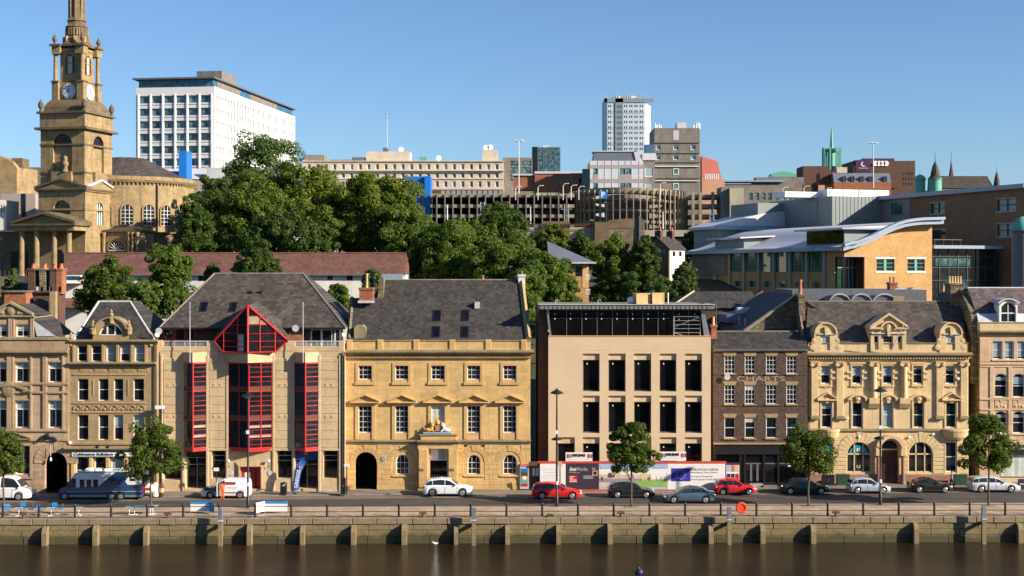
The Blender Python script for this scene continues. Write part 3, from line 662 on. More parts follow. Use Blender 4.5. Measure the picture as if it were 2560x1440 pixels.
# ---------- B2 narrow sandstone front with hipped slate roof
def b2():
    b = Bld('solicitors_building', 'narrow tan sandstone office with hipped slate roof and arched stone dormer', 'building', 280, -2.2)
    X, Z = b.X, b.Z; xl, xr = X(172)+.01, X(393)
    r1 = [(193, 216), (228, 252), (265, 288), (300, 323), (336, 359)]; r2 = [(194, 221), (246, 271), (284, 308), (333, 360)]
    ops = [b.op(a, c, 864, 904) for a, c in r1]+[b.op(a, c, 947, 1002) for a, c in r2]+[b.op(a, c, 1037, 1100) for a, c in r2]
    sh = [b.op(a, c, 1141, 1210, 4) for a, c in ((188, 221), (235, 265), (276, 308), (324, 356))]
    b.part('wall', MB().facade(xl, xr, 0, Z(852), ops+sh, 0, .3), 'stone_tan'); shell(b, xl, xr, Z(852), 12, 'stone_tan')
    for i, o in enumerate(ops): b.win(o, .26, nx=1, ny=2, t=.07, blind=rb.choice((0, 0, .3, .5, .9)) if i < 5 else rb.choice((0, 0, .45)), bm='blind_blue')
    for i, o in enumerate(sh): b.win(o, .26, nx=1, ny=2, t=.1, gm='blind_blue' if i == 2 else 'glass', fm='white_paint'); 
    for px in (183, 228, 270, 315, 365): b.part('pilaster', MB().block(X(px)-.17, X(px)+.17, -.16, .02, .5, Z(1141), .03), 'trim_gold')
    b.part('stall_riser', MB().block(xl, xr, -.1, .02, 0, .55, .03), 'trim_tan')
    for i, px in enumerate((185, 222, 258, 294, 330, 365)):
        b.part('pilaster', MB().block(X(px)-.12, X(px)+.12, -.13, .02, Z(906), Z(862), .02), 'trim_tan')
    cornice(b, xl+.2, xr, Z(860), Z(849), .35, 'ledge_gold', ov=.1); cornice(b, xl, xr, Z(914), Z(905), .5, 'ledge_gold', 'ledge', ov=-.05)
    for px in (233, 320):
        b.part('panel', MB().block(X(px)-.06, X(px)+.06, -.05, .02, Z(990), Z(950), .02), 'trim_tan')
    for i in range(5): b.part('frieze_panel', MB().block(X(200+36*i), X(228+36*i), -.04, .02, Z(930), Z(917), .03), 'trim_tan')
    band(b, X(182), X(365), Z(939), Z(935), .07, 'trim_tan'); band(b, X(182), X(365), Z(1010), Z(1006), .08, 'trim_tan'); band(b, X(182), X(365), Z(1033), Z(1029), .08, 'trim_tan')
    for i in range(8):
        cx = X(194+22.6*i); mb = MB(); ol = outline(cx-.42, cx+.42, Z(1028), Z(1011), .42)[1:-1]
        for p, q2 in zip(ol, ol[1:]): mb.prism([p, q2, (cx+(q2[0]-cx)*.72, q2[1]-.1), (cx+(p[0]-cx)*.72, p[1]-.1)], -.08, .02)
        mb.sphere((cx, -.02, Z(1023)), .18, .07, .14, 8, 5); b.part('arc_ornament', mb, 'trim_tan')
    band(b, xl, xr, Z(1112), Z(1106), .12, 'trim_tan'); cornice(b, xl-.3, xr, Z(1128), Z(1116), .6, 'ledge_gold', 'shop_cornice', ov=0)
    s_ = b.part('fascia_sign', MB().box(X(182), X(372), -.28, .0, Z(1140), Z(1129)), 'white_paint')
    M['navy'] = plain('navy_lettering', (.012, .02, .09), .5, .1, 4)
    text('Coldwatson Solicitors', .34, 'navy', s_, (X(236), -.295, Z(1134.5)), width=3.75, height=.27, shear=.25, bold=.012)
    em = MB(); em.lathe([(.17, -.01), (.17, .01)], n=16, ax='y'); em.build('emblem', 'navy', s_, (X(297), -.295, Z(1134.5)))
    # roof, hipped, lead hips
    D = 7; ye = .35; xa, xb, za = X(180), X(384), Z(852); ra, rbx, zr = X(247, 4), X(325, 4), Z(754, 4)
    mb = MB(); A = (xa, ye, za); B_ = (xb, ye, za); C = (rbx, 4, zr); Dd = (ra, 4, zr); E = (xa, 11, za); G = (xb, 11, za); H = (ra, 7, zr); I = (rbx, 7, zr)
    mb.quad(A, B_, C, Dd); mb.quad(A, Dd, H, E); mb.quad(B_, G, I, C); mb.quad(Dd, C, I, H); mb.quad(E, H, I, G); rf = b.part('roof', mb, 'slate')
    for P, Q_ in ((A, Dd), (B_, C), (Dd, C)): MB().tube([P, Q_], .12, 6).build('lead_hip', 'lead', rf)
    # arched dormer
    dw = b.op(246, 305, 810, 839, 'semi'); cx = X(276)
    om = (dw[0], dw[1], dw[2], dw[3], (dw[3]-dw[2])*.98)
    mb = MB(); mb.facade(X(231), X(322), Z(849), Z(838), [], .12); big = (X(237), X(315), Z(838), Z(796), 0)
    ol = outline(X(235), X(317), Z(840), Z(795), Z(795)-Z(838))[1:-1]; il = outline(om[0], om[1], om[2], om[3], om[4])[1:-1]
    for i in range(len(ol)-1): mb.prism([il[i], il[i+1], ol[i+1], ol[i]], .12, 2.2)
    b.part('dormer', mb, 'trim_tan'); mb = MB(); ol2 = [(cx+(p[0]-cx)*1.1, p[1]+.12) for p in ol]
    for i in range(len(ol)-1): mb.prism([ol[i], ol[i+1], ol2[i+1], ol2[i]], -.06, 1.6)
    b.part('dormer_coping', mb, 'ledge_gold')
    window(b.root, om[0], om[1], om[2], om[3], .4, nx=3, ny=1, rise=om[4], t=.1, bar=.14)
    for px, py, k in ((277, 795, 1.0), (231, 822, .85), (321, 822, .85), (176, 852, .9), (377, 852, .9)):
        f = MB().lathe([(.3, -.5), (.3, -.1), (.36, 0), (.14, .1), (.24, .3), (.1, .5), (.15, .6), (.02, .85)], n=8); b.part('finial', f, 'trim_tan', loc=(X(px), .15, Z(py)), smooth=True)
    drainpipe(b, X(389), 0, Z(860)); 
    mb = MB(); mb.sphere((X(391), -.15, Z(838)), .22); b.part('globe_lamp', mb, 'globe', smooth=True)
    for px in (247, 273): b.part('floodlight', MB().box(X(px)-.12, X(px)+.12, -.6, -.3, Z(1119)+.0, Z(1113)), 'iron')
b2()
# ---------- B3 precast building with red bays
def b3():
    b = Bld('red_bay_building', 'tan office with three red glazed triangular bays and red prow gable', 'building', 627, -1.5)
    X, Z = b.X, b.Z; xl, xr = X(394), X(861)
    gops = [b.op(407, 452, 1127, 1200), b.op(463, 515, 1127, 1222), b.op(529, 563, 1127, 1196), b.op(601, 653, 1166, 1222), b.op(692, 729, 1127, 1196), b.op(736, 795, 1127, 1222), b.op(808, 844, 1127, 1196)]
    gops = [(o[0], o[1], max(o[2], .01), o[3], 0) for o in gops]
    b.part('wall', MB().facade(xl, xr, 0, Z(878), gops, 0, .8), 'concrete_tan'); shell(b, xl, xr, Z(878), 14, 'concrete_tan')
    # panels
    for a, c in ((409, 457), (523, 564), (688, 736), (801, 845)):
        n = 10; z0, z1 = Z(1120), Z(905); h = (z1-z0)/n
        for i in range(n): MB().block(X(a), X(c), -.05, .03, z0+i*h+.015, z0+(i+1)*h-.015, .02).build('wall_panel', 'concrete_tan', b.root)
    for py in (962, 1041):
        for px in (421, 438, 536, 552, 701, 716, 815, 831):
            b.part('roundel', MB().lathe([(.13, .02), (.13, -.03), (.09, -.05), (.05, -.02)], n=12, ax='y'), 'concrete_tan', loc=(X(px), -.05, Z(py)))
    for px in (394, 404, 458, 518, 568, 684, 734, 798, 850, 859): b.part('pier', MB().block(X(px)-.1, X(px)+.12, -.1, .03, 0, Z(888), .03), 'concrete_tan')
    band(b, xl, xr, Z(1127), Z(1121), .08, 'concrete_tan'); band(b, xl, xr, Z(905), Z(896), .06, 'concrete_tan')
    # bays
    def bay(a, c, cols, label):
        xa, xb = X(a), X(c); cx = (xa+xb)/2; zt, zb = Z(905), Z(1121); p = .8 if cols == 1 else .95
        ap = (cx, -p); root = None
        for si, (P, Q_) in enumerate((((xa, -.02), ap), (ap, (xb, -.02)))):
            dx, dy = Q_[0]-P[0], Q_[1]-P[1]; L = math.hypot(dx, dy); ang = math.atan2(dy, dx)
            fr = MB(); t = .075
            fr.box(0, t, -.04, .06, 0, zt-zb); fr.box(L-t, L, -.04, .06, 0, zt-zb); fr.box(t, L-t, -.04, .06, 0, .16); fr.box(t, L-t, -.04, .06, zt-zb-.14, zt-zb)
            n = 18; H = zt-zb; sp = []
            for i in range(1, n) if si else (6, 12):
                z = H*i/n; th = .07 if i % 3 == 0 else .032
                fr.box(t, L-t, -.03, .05, z-th/2, z+th/2)
            if cols > 1: fr.box(L*.52-.04, L*.52+.04, -.035, .055, .1, H-.1)
            f = fr.build('bay_window', 'red', b.root, (P[0], P[1], zb), rz=ang)
            MB().quad((t, .02, .1), (L-t, .02, .1), (L-t, .02, H-.1), (t, .02, H-.1)).build('pane', 'glass', f)
            for i0 in (6, 12):
                MB().quad((t, .012, H*i0/n), (L-t, .012, H*i0/n), (L-t, .012, H*(i0+1)/n), (t, .012, H*(i0+1)/n)).build('spandrel_panel', 'rust', f)
            if si == 1:
                for i0, m_ in ((2, 'concrete_pale'), (4, 'concrete_pale')) if cols > 1 or a < 500 else (): MB().quad((t, .014, H*i0/n+.2), (L-t, .014, H*i0/n+.2), (L-t, .014, H*(i0+1)/n), (t, .014, H*(i0+1)/n)).build('blind', m_, f)
        bt = MB(); bt.prism([(xa, 0), ap, (xb, 0)], zb-.22, zb, 'z'); b.part('bay_soffit', bt, 'red')
        cp = MB(); cp.prism([(xa, 0), (cx, -p-.12), (xb, 0)], zt, Z(880), 'z'); b.part('bay_cap', cp, 'concrete_tan')
    bay(457, 517, 1, ''); bay(572, 681, 2, ''); bay(736, 797, 1, '')
    # parapet pieces and top floor
    for a, c, t_ in ((394, 408, 852), (515, 562, 852), (690, 738, 852), (846, 861, 852)):
        b.part('parapet', MB().block(X(a), X(c), -.03, .4, Z(878), Z(t_), .03), 'concrete_tan')
    for a, c in ((408, 515), (738, 846)):
        b.part('parapet', MB().block(X(a), X(c), -.03, .3, Z(878), Z(866), .03), 'concrete_tan')
        m_ = MB(); z0, z1 = Z(866), Z(852)
        m_.box(X(a), X(c), .0, .12, z1-.08, z1)
        for i in range(4): m_.tube([(X(a), .06, z0+(z1-z0)*(i+.3)/4.4), (X(c), .06, z0+(z1-z0)*(i+.3)/4.4)], .025, 5)
        for i in range(5): x = X(a)+(X(c)-X(a))*i/4; m_.box(x-.03, x+.03, .02, .1, z0, z1)
        b.part('balcony_rail', m_, 'crate' if a == 0 else 'lead')
    yb = 1.6
    tops = [b.op(408, 434, 822, 876, 0, yb), b.op(437, 463, 822, 876, 0, yb), b.op(466, 488, 822, 876, 0, yb), b.op(776, 832, 822, 876, 0, yb), b.op(836, 852, 822, 876, 0, yb)]
    b.part('top_floor_wall', MB().facade(X(396, yb), X(858, yb), Z(880, yb), Z(818, yb), tops, yb, .25), 'brick_dark')
    for o in tops[:3]: window(b.root, o[0], o[1], o[2], o[3], yb+.1, nx=1, ny=2, t=.1, fm='red', name='terrace_door')
    window(b.root, *tops[3][:4], yb+.1, nx=2, ny=1, t=.14, bar=.2, name='terrace_door'); window(b.root, *tops[4][:4], yb+.1, nx=1, ny=1, t=.1)
    b.part('brick_pier', MB().box(X(718, yb), X(757, yb), .9, yb+.1, Z(880, 1), Z(822, 1)), 'brick_red')
    # prow gable
    zb, ze, za = Z(879), Z(852), Z(763); cx = X(627); xa, xb = X(536), X(720); p = 1.4; ang0 = 0
    lo = [(X(561), zb), (X(540), ze), (cx, za)]
    def pt(x, z): f = 1-abs(x-cx)/(xb-cx); return (x, -p*max(0, f)-.05, z)
    gl = MB(); gl.quad(pt(X(561), zb), pt(cx, zb), pt(cx, za), pt(X(536), ze)); gl.quad(pt(cx, zb), pt(X(690), zb), pt(X(720), ze), pt(cx, za))
    pg = b.part('prow_gable', gl, 'glass')
    fr = MB()
    def bar(P, Q_, r=.08): fr.tube([Vector(pt(*P))+Vector((0, -.05, 0)), Vector(pt(*Q_))+Vector((0, -.05, 0))], r, 4)
    bar((X(536), ze), (cx, za), .12); bar((cx, za), (X(720), ze), .13); bar((cx, zb), (cx, za), .1); bar((X(536), ze), (X(561), zb)); bar((X(720), ze), (X(690), zb)); bar((X(561), zb), (cx, zb)); bar((cx, zb), (X(690), zb))
    for px, top in ((562, 828), (655, 790), (690, 822), (600, 790)): bar((X(px), zb), (X(px), Z(top)), .05)
    for py, a, c in ((852, 545, 627), (832, 560, 627), (811, 580, 627), (865, 555, 627), (852, 627, 712), (833, 627, 700), (811, 627, 672), (789, 627, 650), (866, 655, 690)): bar((X(a), Z(py)), (X(c), Z(py)), .03)
    fr.build('gable_frame', 'red', pg)
    for a, c, t_, bo in ((628, 653, 790, 809), (656, 672, 800, 812), (600, 616, 835, 876)):
        m_ = MB(); m_.quad(*[(P[0], P[1]-.03, P[2]) for P in (pt(X(a), Z(bo)), pt(X(c), Z(bo)), pt(X(c), Z(t_)), pt(X(a), Z(t_)))]); m_.build('blind', 'blind' if a == 600 else 'fin', pg)
    ap = Vector(pt(cx, za)); rg = Vector((cx, 4.2, za+.35)); rr = MB()
    rr.quad(ap, Vector(pt(X(720), ze))+Vector((.1, 0, .1)), Vector((X(722), 2.2, Z(818))), rg); rr.quad(ap, Vector(pt(X(536), ze))+Vector((-.1, 0, .1)), Vector((X(534), 2.2, Z(818))), rg); b.part('gable_roof', rr, 'slate_brown')
    MB().tube([rg, Vector((X(722), 2.2, Z(818)))], .1, 5).build('flashing', 'lead', pg)
    un = MB(); un.quad(pt(X(561), zb), pt(cx, zb), (cx, .3, zb)); un.quad(pt(cx, zb), pt(X(690), zb), (cx, .3, zb)); b.part('gable_base', MB().prism([(X(561), .1), (cx, -p-.05), (X(690), .1)], Z(905), zb-.002, 'z'), 'concrete_tan')
    # main roof
    ye = .55; za_ = Z(820); ra, rc = X(536, 7), X(757, 7); zr = Z(684, 7); A = (X(394), ye, za_); B_ = (X(862), ye, za_); C = (rc, 7, zr); Dd = (ra, 7, zr); E = (X(394), 15, za_); G = (X(862), 15, za_); H = (ra, 9, zr); I = (rc, 9, zr)
    mb = MB(); mb.quad(A, B_, C, Dd); mb.quad(A, Dd, H, E); mb.quad(B_, G, I, C); mb.quad(Dd, C, I, H); mb.quad(E, H, I, G); mb.quad(A, E, G, B_); rf = b.part('roof', mb, 'slate_brown')
    for P, Q_ in ((A, Dd), (B_, C), (Dd, C)): MB().tube([P, Q_], .1, 6).build('ridge_tile', 'concrete', rf)
    MB().box(X(394), X(862), ye-.12, ye+.02, za_-.15, za_+.02).build('gutter', 'black', rf)
    dyf = lambda z: ye+(7-ye)*(z-za_)/(zr-za_)
    for a, c in ((501, 519), (575, 592)): skylight(b, X(a, 3), X(c, 3), Z(778, 3), Z(755, 3), dyf)
    for px in (628, 653): b.part('roof_vent', MB().box(X(px, 5)-.16, X(px, 5)+.16, dyf(Z(730, 5))-.25, dyf(Z(730, 5))+.2, Z(733, 5), Z(727, 5)), 'black')
    # ground floor shopfronts
    for i, o in enumerate(gops):
        if i == 3: continue
        w = window(b.root, o[0], o[1], o[2], o[3], .7, nx=2 if i in (1, 5) else 1, ny=1, t=.05, bar=.06, fm='steel', gm='glass_black', name='shopfront')
        for f in (.62, .80): MB().box(-(o[1]-o[0])/2, (o[1]-o[0])/2, -.07, 0, (o[3]-o[2])*f-.03, (o[3]-o[2])*f+.03).build('transom', 'steel', w)
        if i in (0, 2, 4, 6):
            m_ = MB(); m_.prism([(-.02, 0), (-.02, .1), (.68, o[2]), (.68, 0)], o[0]+.02, o[1]-.02, 'x'); b.part('splayed_plinth', m_, 'concrete_tan')
    M['sign_blue'] = plain('blue_shop_sign', (.012, .05, .22), .5, .05, 3)
    o = gops[5]; s_ = b.part('shop_sign', MB().box(o[0]+.03, o[1]-.03, .5, .62, o[3]-.95, o[3]-.03), 'sign_blue')
    M['orange_sq'] = plain('orange_square', (.75, .35, .05), .5)
    lg = MB(); [lg.box(X(758)+i*.2, X(758)+i*.2+.16, .47, .5, o[3]-.45+j*.2, o[3]-.45+j*.2+.16) for i in (0, 1) for j in (0, 1)]; lg.build('logo', 'orange_sq', s_)
    o = gops[1]; s_ = b.part('shop_sign', MB().box(o[0]+.03, o[1]-.03, .55, .63, o[3]-.55, o[3]-.05), 'black'); M['dim_letter'] = plain('dim_lettering', (.16, .15, .14), .5)
    text('CONTINEX', .3, 'dim_letter', s_, ((o[0]+o[1])/2, .54, o[3]-.2), width=1.5, height=.26)
    o = gops[3]; dr = MB(); [dr.box(o[0]+.03+(o[1]-o[0]-.06)*i/2, o[0]+(o[1]-o[0]-.06)*(i+1)/2, .35, .42, .02, o[3]-.02) for i in (0, 1)]
    d_ = b.part('red_door', dr, 'red')
    for i in range(6): MB().box((o[0]+o[1])/2+.3, (o[0]+o[1])/2+.52, .33, .36, .35+.3*i, .52+.3*i).build('door_light', 'glass_black', d_)
    MB().box(o[0]+.35, o[0]+.9, .32, .35, 1.2, 1.75).build('notice', 'white_paint', d_)
    for i in range(3): surround(b, o, .14*(i+1), .2-.06*i, 'concrete_tan', 'door_surround', bottom=False)
    cn = MB(); ol = outline(X(626), X(668), Z(1178), Z(1158), Z(1158)-Z(1173))[1:-1]
    for P, Q_ in zip(ol, ol[1:]): cn.add([(P[0], -.02, P[1]), (Q_[0], -.02, Q_[1]), (Q_[0]+.0, -.6, Q_[1]-.2), (P[0], -.6, P[1]-.2)], [(0, 1, 2, 3)])
    for px in (573, 673):
        l = MB(); l.tube([(X(px), 0, Z(1164)), (X(px), -.25, Z(1168)), (X(px), -.35, Z(1155))], .03, 5); w_ = b.part('wall_lamp', l, 'iron'); MB().sphere((X(px), -.35, Z(1151)), .15).build('globe', 'globe', w_, smooth=True)
    for px in (577, 675): b.part('plaque', MB().lathe([(.24, .02), (.24, -.03), (.2, -.045)], n=18, ax='y'), 'lead', loc=(X(px), -.02, Z(1183)))
    for px in (480, 761):
        f = MB(); f.tube([(X(px), -.85, Z(905)), (X(px), -.85, Z(758))], .05, 6, r2=.03); f.sphere((X(px), -.85, Z(757)), .07); b.part('flagpole', f, 'lead')
    for px, py in ((392, 839), (857, 838)):
        m_ = MB(); m_.sphere((X(px), .1, Z(py)), .22); b.part('globe_lamp', m_, 'globe', smooth=True)
    for px, py, y in ((395, 828, .3), (738, 821, .2)):
        m_ = MB().lathe([(.02, .16), (.18, .1), (.32, 0), (.33, -.01)], n=14, ax='y'); b.part('satellite_dish', m_, 'lead', loc=(X(px), y, Z(py)))
    drainpipe(b, X(399), 0, Z(880)); drainpipe(b, X(856), 0, Z(880)); drainpipe(b, X(861), 0, Z(880), mat='brick_dark')
b3()
# ---------- B4 golden Georgian custom house
def b4():
    b = Bld('georgian_custom_house', 'golden sandstone Georgian building with royal arms over the porch', 'building', 1095, -.5)
    X, Z = b.X, b.Z; xl, xr = X(864.5), X(1326)
    c5 = [(896, 930), (988, 1021), (1078, 1112), (1168, 1201), (1258, 1291)]
    ops = [b.op(a, c, 914, 949) for a, c in c5]+[b.op(a, c, 1014, 1082) for a, c in c5]
    arch = b.op(888, 942, 1130, 1224, 'semi'); arch = (arch[0], arch[1], .005, arch[3], arch[4])
    aw = [b.op(a, c, 1137, 1186, 'semi') for a, c in ((990, 1022), (1169, 1201), (1258, 1292))]
    door = (X(1075), X(1117), .005, Z(1120), 0)
    b.part('wall', MB().facade(xl, xr, 0, Z(889), ops+[arch, door]+aw, 0, .28), 'stone_gold'); shell(b, xl, xr, Z(850), 13, 'stone_tan')
    for i, o in enumerate(ops):
        b.win(o, .2, nx=3, ny=3 if i < 5 else 5, t=.08, bar=.035, gm='blind_blue' if i == 7 else 'glass', blind=.95 if i == 7 else 0)
        if i < 5: surround(b, o, .26, .06, 'trim_gold')
        else:
            surround(b, (o[0], o[1], Z(1098), o[3]), .3, .08, 'trim_gold', bottom=False)
            tri_pediment(b, (o[0]+o[1])/2, 1.42, Z(1004), Z(988), .38, .13, 'trim_gold')
            band(b, o[0]-.32, o[1]+.32, Z(1011), Z(1007), .1, 'trim_gold', 'frieze')
    for o in aw:
        b.win(o, .26, nx=3, ny=3, t=.08, bar=.04); big = (o[0]-.32, o[1]+.32, o[2]-.1, o[3]+.32, (o[1]-o[0])/2+.32)
        MB().block(o[0]-.35, o[1]+.35, -.12, .05, o[2]-.24, o[2]-.08, .03).build('sill', 'trim_gold', b.root)
        archring(b, (o[0]-.36, o[1]+.36, o[2], o[3]+.36, (o[1]-o[0])/2+.36), .42, -.05, .02, 'trim_gold', 9)
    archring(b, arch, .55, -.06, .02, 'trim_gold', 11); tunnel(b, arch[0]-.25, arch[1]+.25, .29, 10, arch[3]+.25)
    gr = MB()
    for i in range(9): x = arch[0]+(arch[1]-arch[0])*(i+.5)/9; gr.box(x-.02, x+.02, 2.5, 2.54, .02, 3.2)
    b.part('iron_gate', gr, 'iron')
    porch = (X(1046), X(1146), 0, Z(1090), 0)
    block_ops = [(o[0]-.38, o[1]+.38, o[2]-.3, o[3]+.8, 0) for o in aw]+[(arch[0]-.02, arch[1]+.02, 0, arch[3]+.6, 0), porch]
    ashlar(b, xl, xr, .45, Z(1109), block_ops, .82, 8, 'stone_gold', .035, 9)
    b.part('plinth', MB().block(xl, arch[0], -.06, .02, 0, .44, .02), 'trim_gold'); b.part('plinth', MB().block(arch[1], xr, -.06, .02, 0, .44, .02), 'trim_gold')
    cornice(b, xl, xr, Z(1111), Z(1099), .25, 'ledge_gold', 'string_course', ov=.05)
    # main cornice with dentils, parapet
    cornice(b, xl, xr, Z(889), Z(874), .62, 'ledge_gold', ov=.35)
    x = xl-.1
    dm = MB().box(-.055, .055, -.16, .02, 0, .14).mesh('dentil', 'trim_gold')
    n = 0
    dl = MB()
    while x < xr+.1: dl.box(x-.055, x+.055, -.24, .02, Z(895), Z(895)+.16); x += .2
    o = b.part('dentil_course', dl, 'trim_gold'); o['kind'] = 'stuff'
    b.part('parapet', MB().block(xl, xr, -.02, .35, Z(875), Z(853), .02), 'stone_gold')
    for a in (868, 945, 1035, 1125, 1215, 1304): b.part('parapet_pier', MB().block(X(a)-.06, X(a)+.5, -.12, .4, Z(875), Z(849), .03), 'trim_gold')
    band(b, xl, xr, Z(853), Z(849.5), .1, 'ledge_gold', 'parapet_coping')
    # porch
    p = .55; pz = Z(1102)
    mb = MB(); mb.box(X(1046), X(1072), -p, .0, 0, Z(1120)); mb.box(X(1120), X(1146), -p, .0, 0, Z(1120)); mb.box(X(1046), X(1146), -p+.004, .0, Z(1120)+.003, Z(1106)); b.part('porch', mb, 'stone_gold')
    for a, c in ((1048, 1070), (1122, 1144)): b.part('porch_pilaster', MB().block(X(a), X(c), -p-.12, -p, .3, Z(1121), .03), 'trim_gold')
    mb = MB(); mb.prism([(.1, 0), (-p-.05, 0), (-p-.2, .18), (-p-.32, .22), (-p-.32, .32), (.1, .36)], X(1043), X(1149), 'x'); b.part('porch_cornice', mb, 'ledge_gold', loc=(0, 0, Z(1108)))
    b.part('porch_attic', MB().block(X(1052), X(1142), -p+.1, 0, Z(1099), Z(1088), .03), 'trim_gold'); b.part('porch_top', MB().block(X(1049), X(1145), -p, 0, Z(1088), Z(1084), .03), 'ledge_gold')
    w = b.part('entrance_door', MB().box(door[0], door[1], .2, .27, .01, 2.75), 'glass_black')
    for i in range(6): x = door[0]+.2+(door[1]-door[0]-.4)*i/5; MB().box(x-.05, x+.05, .16, .2, .2, 1.4).build('door_bar', 'wood', w)
    MB().box(door[0]+.03, door[1]-.03, .16, .26, 2.78, door[3]-.03).build('fanlight', 'white_paint', w)
    MB().box(door[0]+.8, door[1]-.12, .14, .16, 2.85, door[3]-.15).build('pane', 'blind_blue', w)
    # royal arms group stands on porch
    A = thing('royal_arms', 'painted royal arms with gold lion, crowned shield and white unicorn on the porch', 'statue', (b.x0+X(1094), -.5-p+.2, Z(1084)+.003))
    MB().block(-1.38, 1.38, -.2, .35, 0, .2, .04).build('base', 'roof_blue', A)
    li = MB(); li.sphere((-.85, 0, .4), .42, .2, .2); li.sphere((-.55, 0, .6), .2, .17, .3); li.sphere((-.48, -.02, .85), .2, .19, .21); li.sphere((-.42, -.12, .8), .1, .1, .09); li.tube([(-.6, -.1, .4), (-.3, -.15, .27)], .08, 6); li.tube([(-1.2, 0, .35), (-1.3, 0, .7)], .05, 5); li.build('lion', 'gold', A, smooth=True)
    sh = MB(); sh.lathe([(.4, -.08), (.44, 0), (.36, .06)], n=14, ax='y', cz=.55); sh.build('shield', 'green_box', A); M['arms_red'] = plain('arms_red', (.5, .18, .12), .5); MB().prism([(-.2, .3), (.2, .3), (.22, .85), (-.22, .85)], -.13, -.05).build('quartering', 'arms_red', A)
    cr = MB(); cr.lathe([(.2, .95), (.24, 1.05), (.25, 1.2), (.14, 1.35), (.05, 1.4), (.06, 1.48)], n=10); cr.build('crown', 'gold', A, smooth=True)
    un = MB(); un.sphere((.85, 0, .4), .45, .2, .2); un.sphere((.6, 0, .65), .17, .14, .32); un.sphere((.52, -.02, .92), .14, .12, .17); un.sphere((.43, -.05, .85), .13, .09, .08); un.tube([(.45, -.03, 1.0), (.36, -.05, 1.25)], .03, 5, r2=.01); un.tube([(.6, -.1, .42), (.35, -.15, .28)], .07, 6); un.build('unicorn', 'white_paint', A, smooth=True)
    # roof
    D = 7; ye = .5; za = Z(849); zr = Z(700, D)
    A_ = [(X(868), ye, za), (X(1319), ye, za), (X(1300, D), D, zr), (X(958, D), D, zr)]
    mb = MB(); mb.quad((X(945, 5), 4.6, za+(zr-za)*(4.6-ye)/(D-ye)), *[A_[1], A_[2], A_[3]]) if 0 else mb.quad(A_[0], A_[1], A_[2], A_[3])
    mb.quad(A_[3], A_[2], (X(1300, D), 14, za), (X(958, D), 14, za)); mb.quad(A_[1], (X(1300, D), 14, za), A_[2]); mb.quad(A_[0], A_[3], (X(958, D), 14, za)); rf = b.part('roof', mb, 'slate')
    dyf = lambda z: ye+(D-ye)*(z-za)/(zr-za)
    # lower left roof part
    yl = 4.7; zl = Z(745, yl); mb = MB(); mb.quad((X(868), ye-.003, za), (X(960), ye-.003, za), (X(960, yl), yl-.003, zl+.01), (X(878, yl), yl-.003, zl+.01)); mb.quad((X(878, yl), yl, zl), (X(960, yl), yl, zl), (X(960, 9), 9, za), (X(878, 9), 9, za)); b.part('lower_roof', mb, 'slate')
    MB().prism([(X(945, 5.5), zl-.4), (X(960, 5.5), zl-.4), (X(960, 5.5), zr+.25), (X(950, 5.5), zr+.25)], 4.8, 8.5).build('stone_verge', 'rubble', rf)
    vg = MB(); vg.tube([(X(1321), ye, za+.1), (X(1303, D), D, zr+.1)], .28, 4); vg.build('gable_coping', 'trim_tan', rf); vg = MB(); vg.tube([(X(870), ye, za+.05), (X(880, yl), yl, zl+.05)], .2, 4); vg.build('gable_coping', 'rubble', rf)
    MB().tube([A_[3], A_[2]], .1, 6).build('ridge_tile', 'concrete', rf)
    for a in (1082, 1153):
        for t_, bo in ((776, 802), (815, 841)): skylight(b, X(a, 2), X(a+19, 2), Z(bo, 2), Z(t_, 2), dyf)
    b.part('roof_hatch', MB().prism([(X(883), Z(848)), (X(912), Z(848)), (X(912), Z(820)), (X(905), Z(814)), (X(890), Z(814)), (X(883), Z(820))], .6, 2.2), M['quay_top'])
    b.part('roof_vent', MB().box(X(1187, 4), X(1199, 4), dyf(Z(770, 4))-.2, dyf(Z(770, 4))+.9, Z(771, 4), Z(755, 4)), 'lead')
    chimney(b, X(900, 4), X(934, 4), 3.3, 4.6, Z(757, 4), Z(719, 4), 'brick_red', 1, 'pot_y', 1.4, .14)
    MB().box(X(897, 4), X(938, 4), 3.15, 3.3, Z(757, 4), Z(751, 4)).build('flashing', 'lead', rf)
    chimney(b, X(1296, 7), X(1313, 7), 6.5, 8.5, Z(760, 7), Z(686, 7), 'render_white', 1, 'concrete', .35, .12)
    chimney(b, X(1205, 8), X(1209, 8), 8, 8.2, Z(720, 8), Z(702, 8), 'brick_red', 1, 'pot_r', .55, .13)
    b.part('plaque', MB().lathe([(.25, .02), (.25, -.06), (.2, -.075)], n=18, ax='y'), 'roof_blue', loc=(X(959), -.04, Z(1147)))
    for a in (1165, 1209): b.part('air_vent', MB().box(X(a)-.12, X(a)+.12, -.06, .02, Z(1116), Z(1112)), 'void')
    for a in (1055, 1131): b.part('name_plate', MB().box(X(a)-.2, X(a)+.2, -p-.16, -p-.1, Z(1175), Z(1169)), 'lead_dark')
b4()
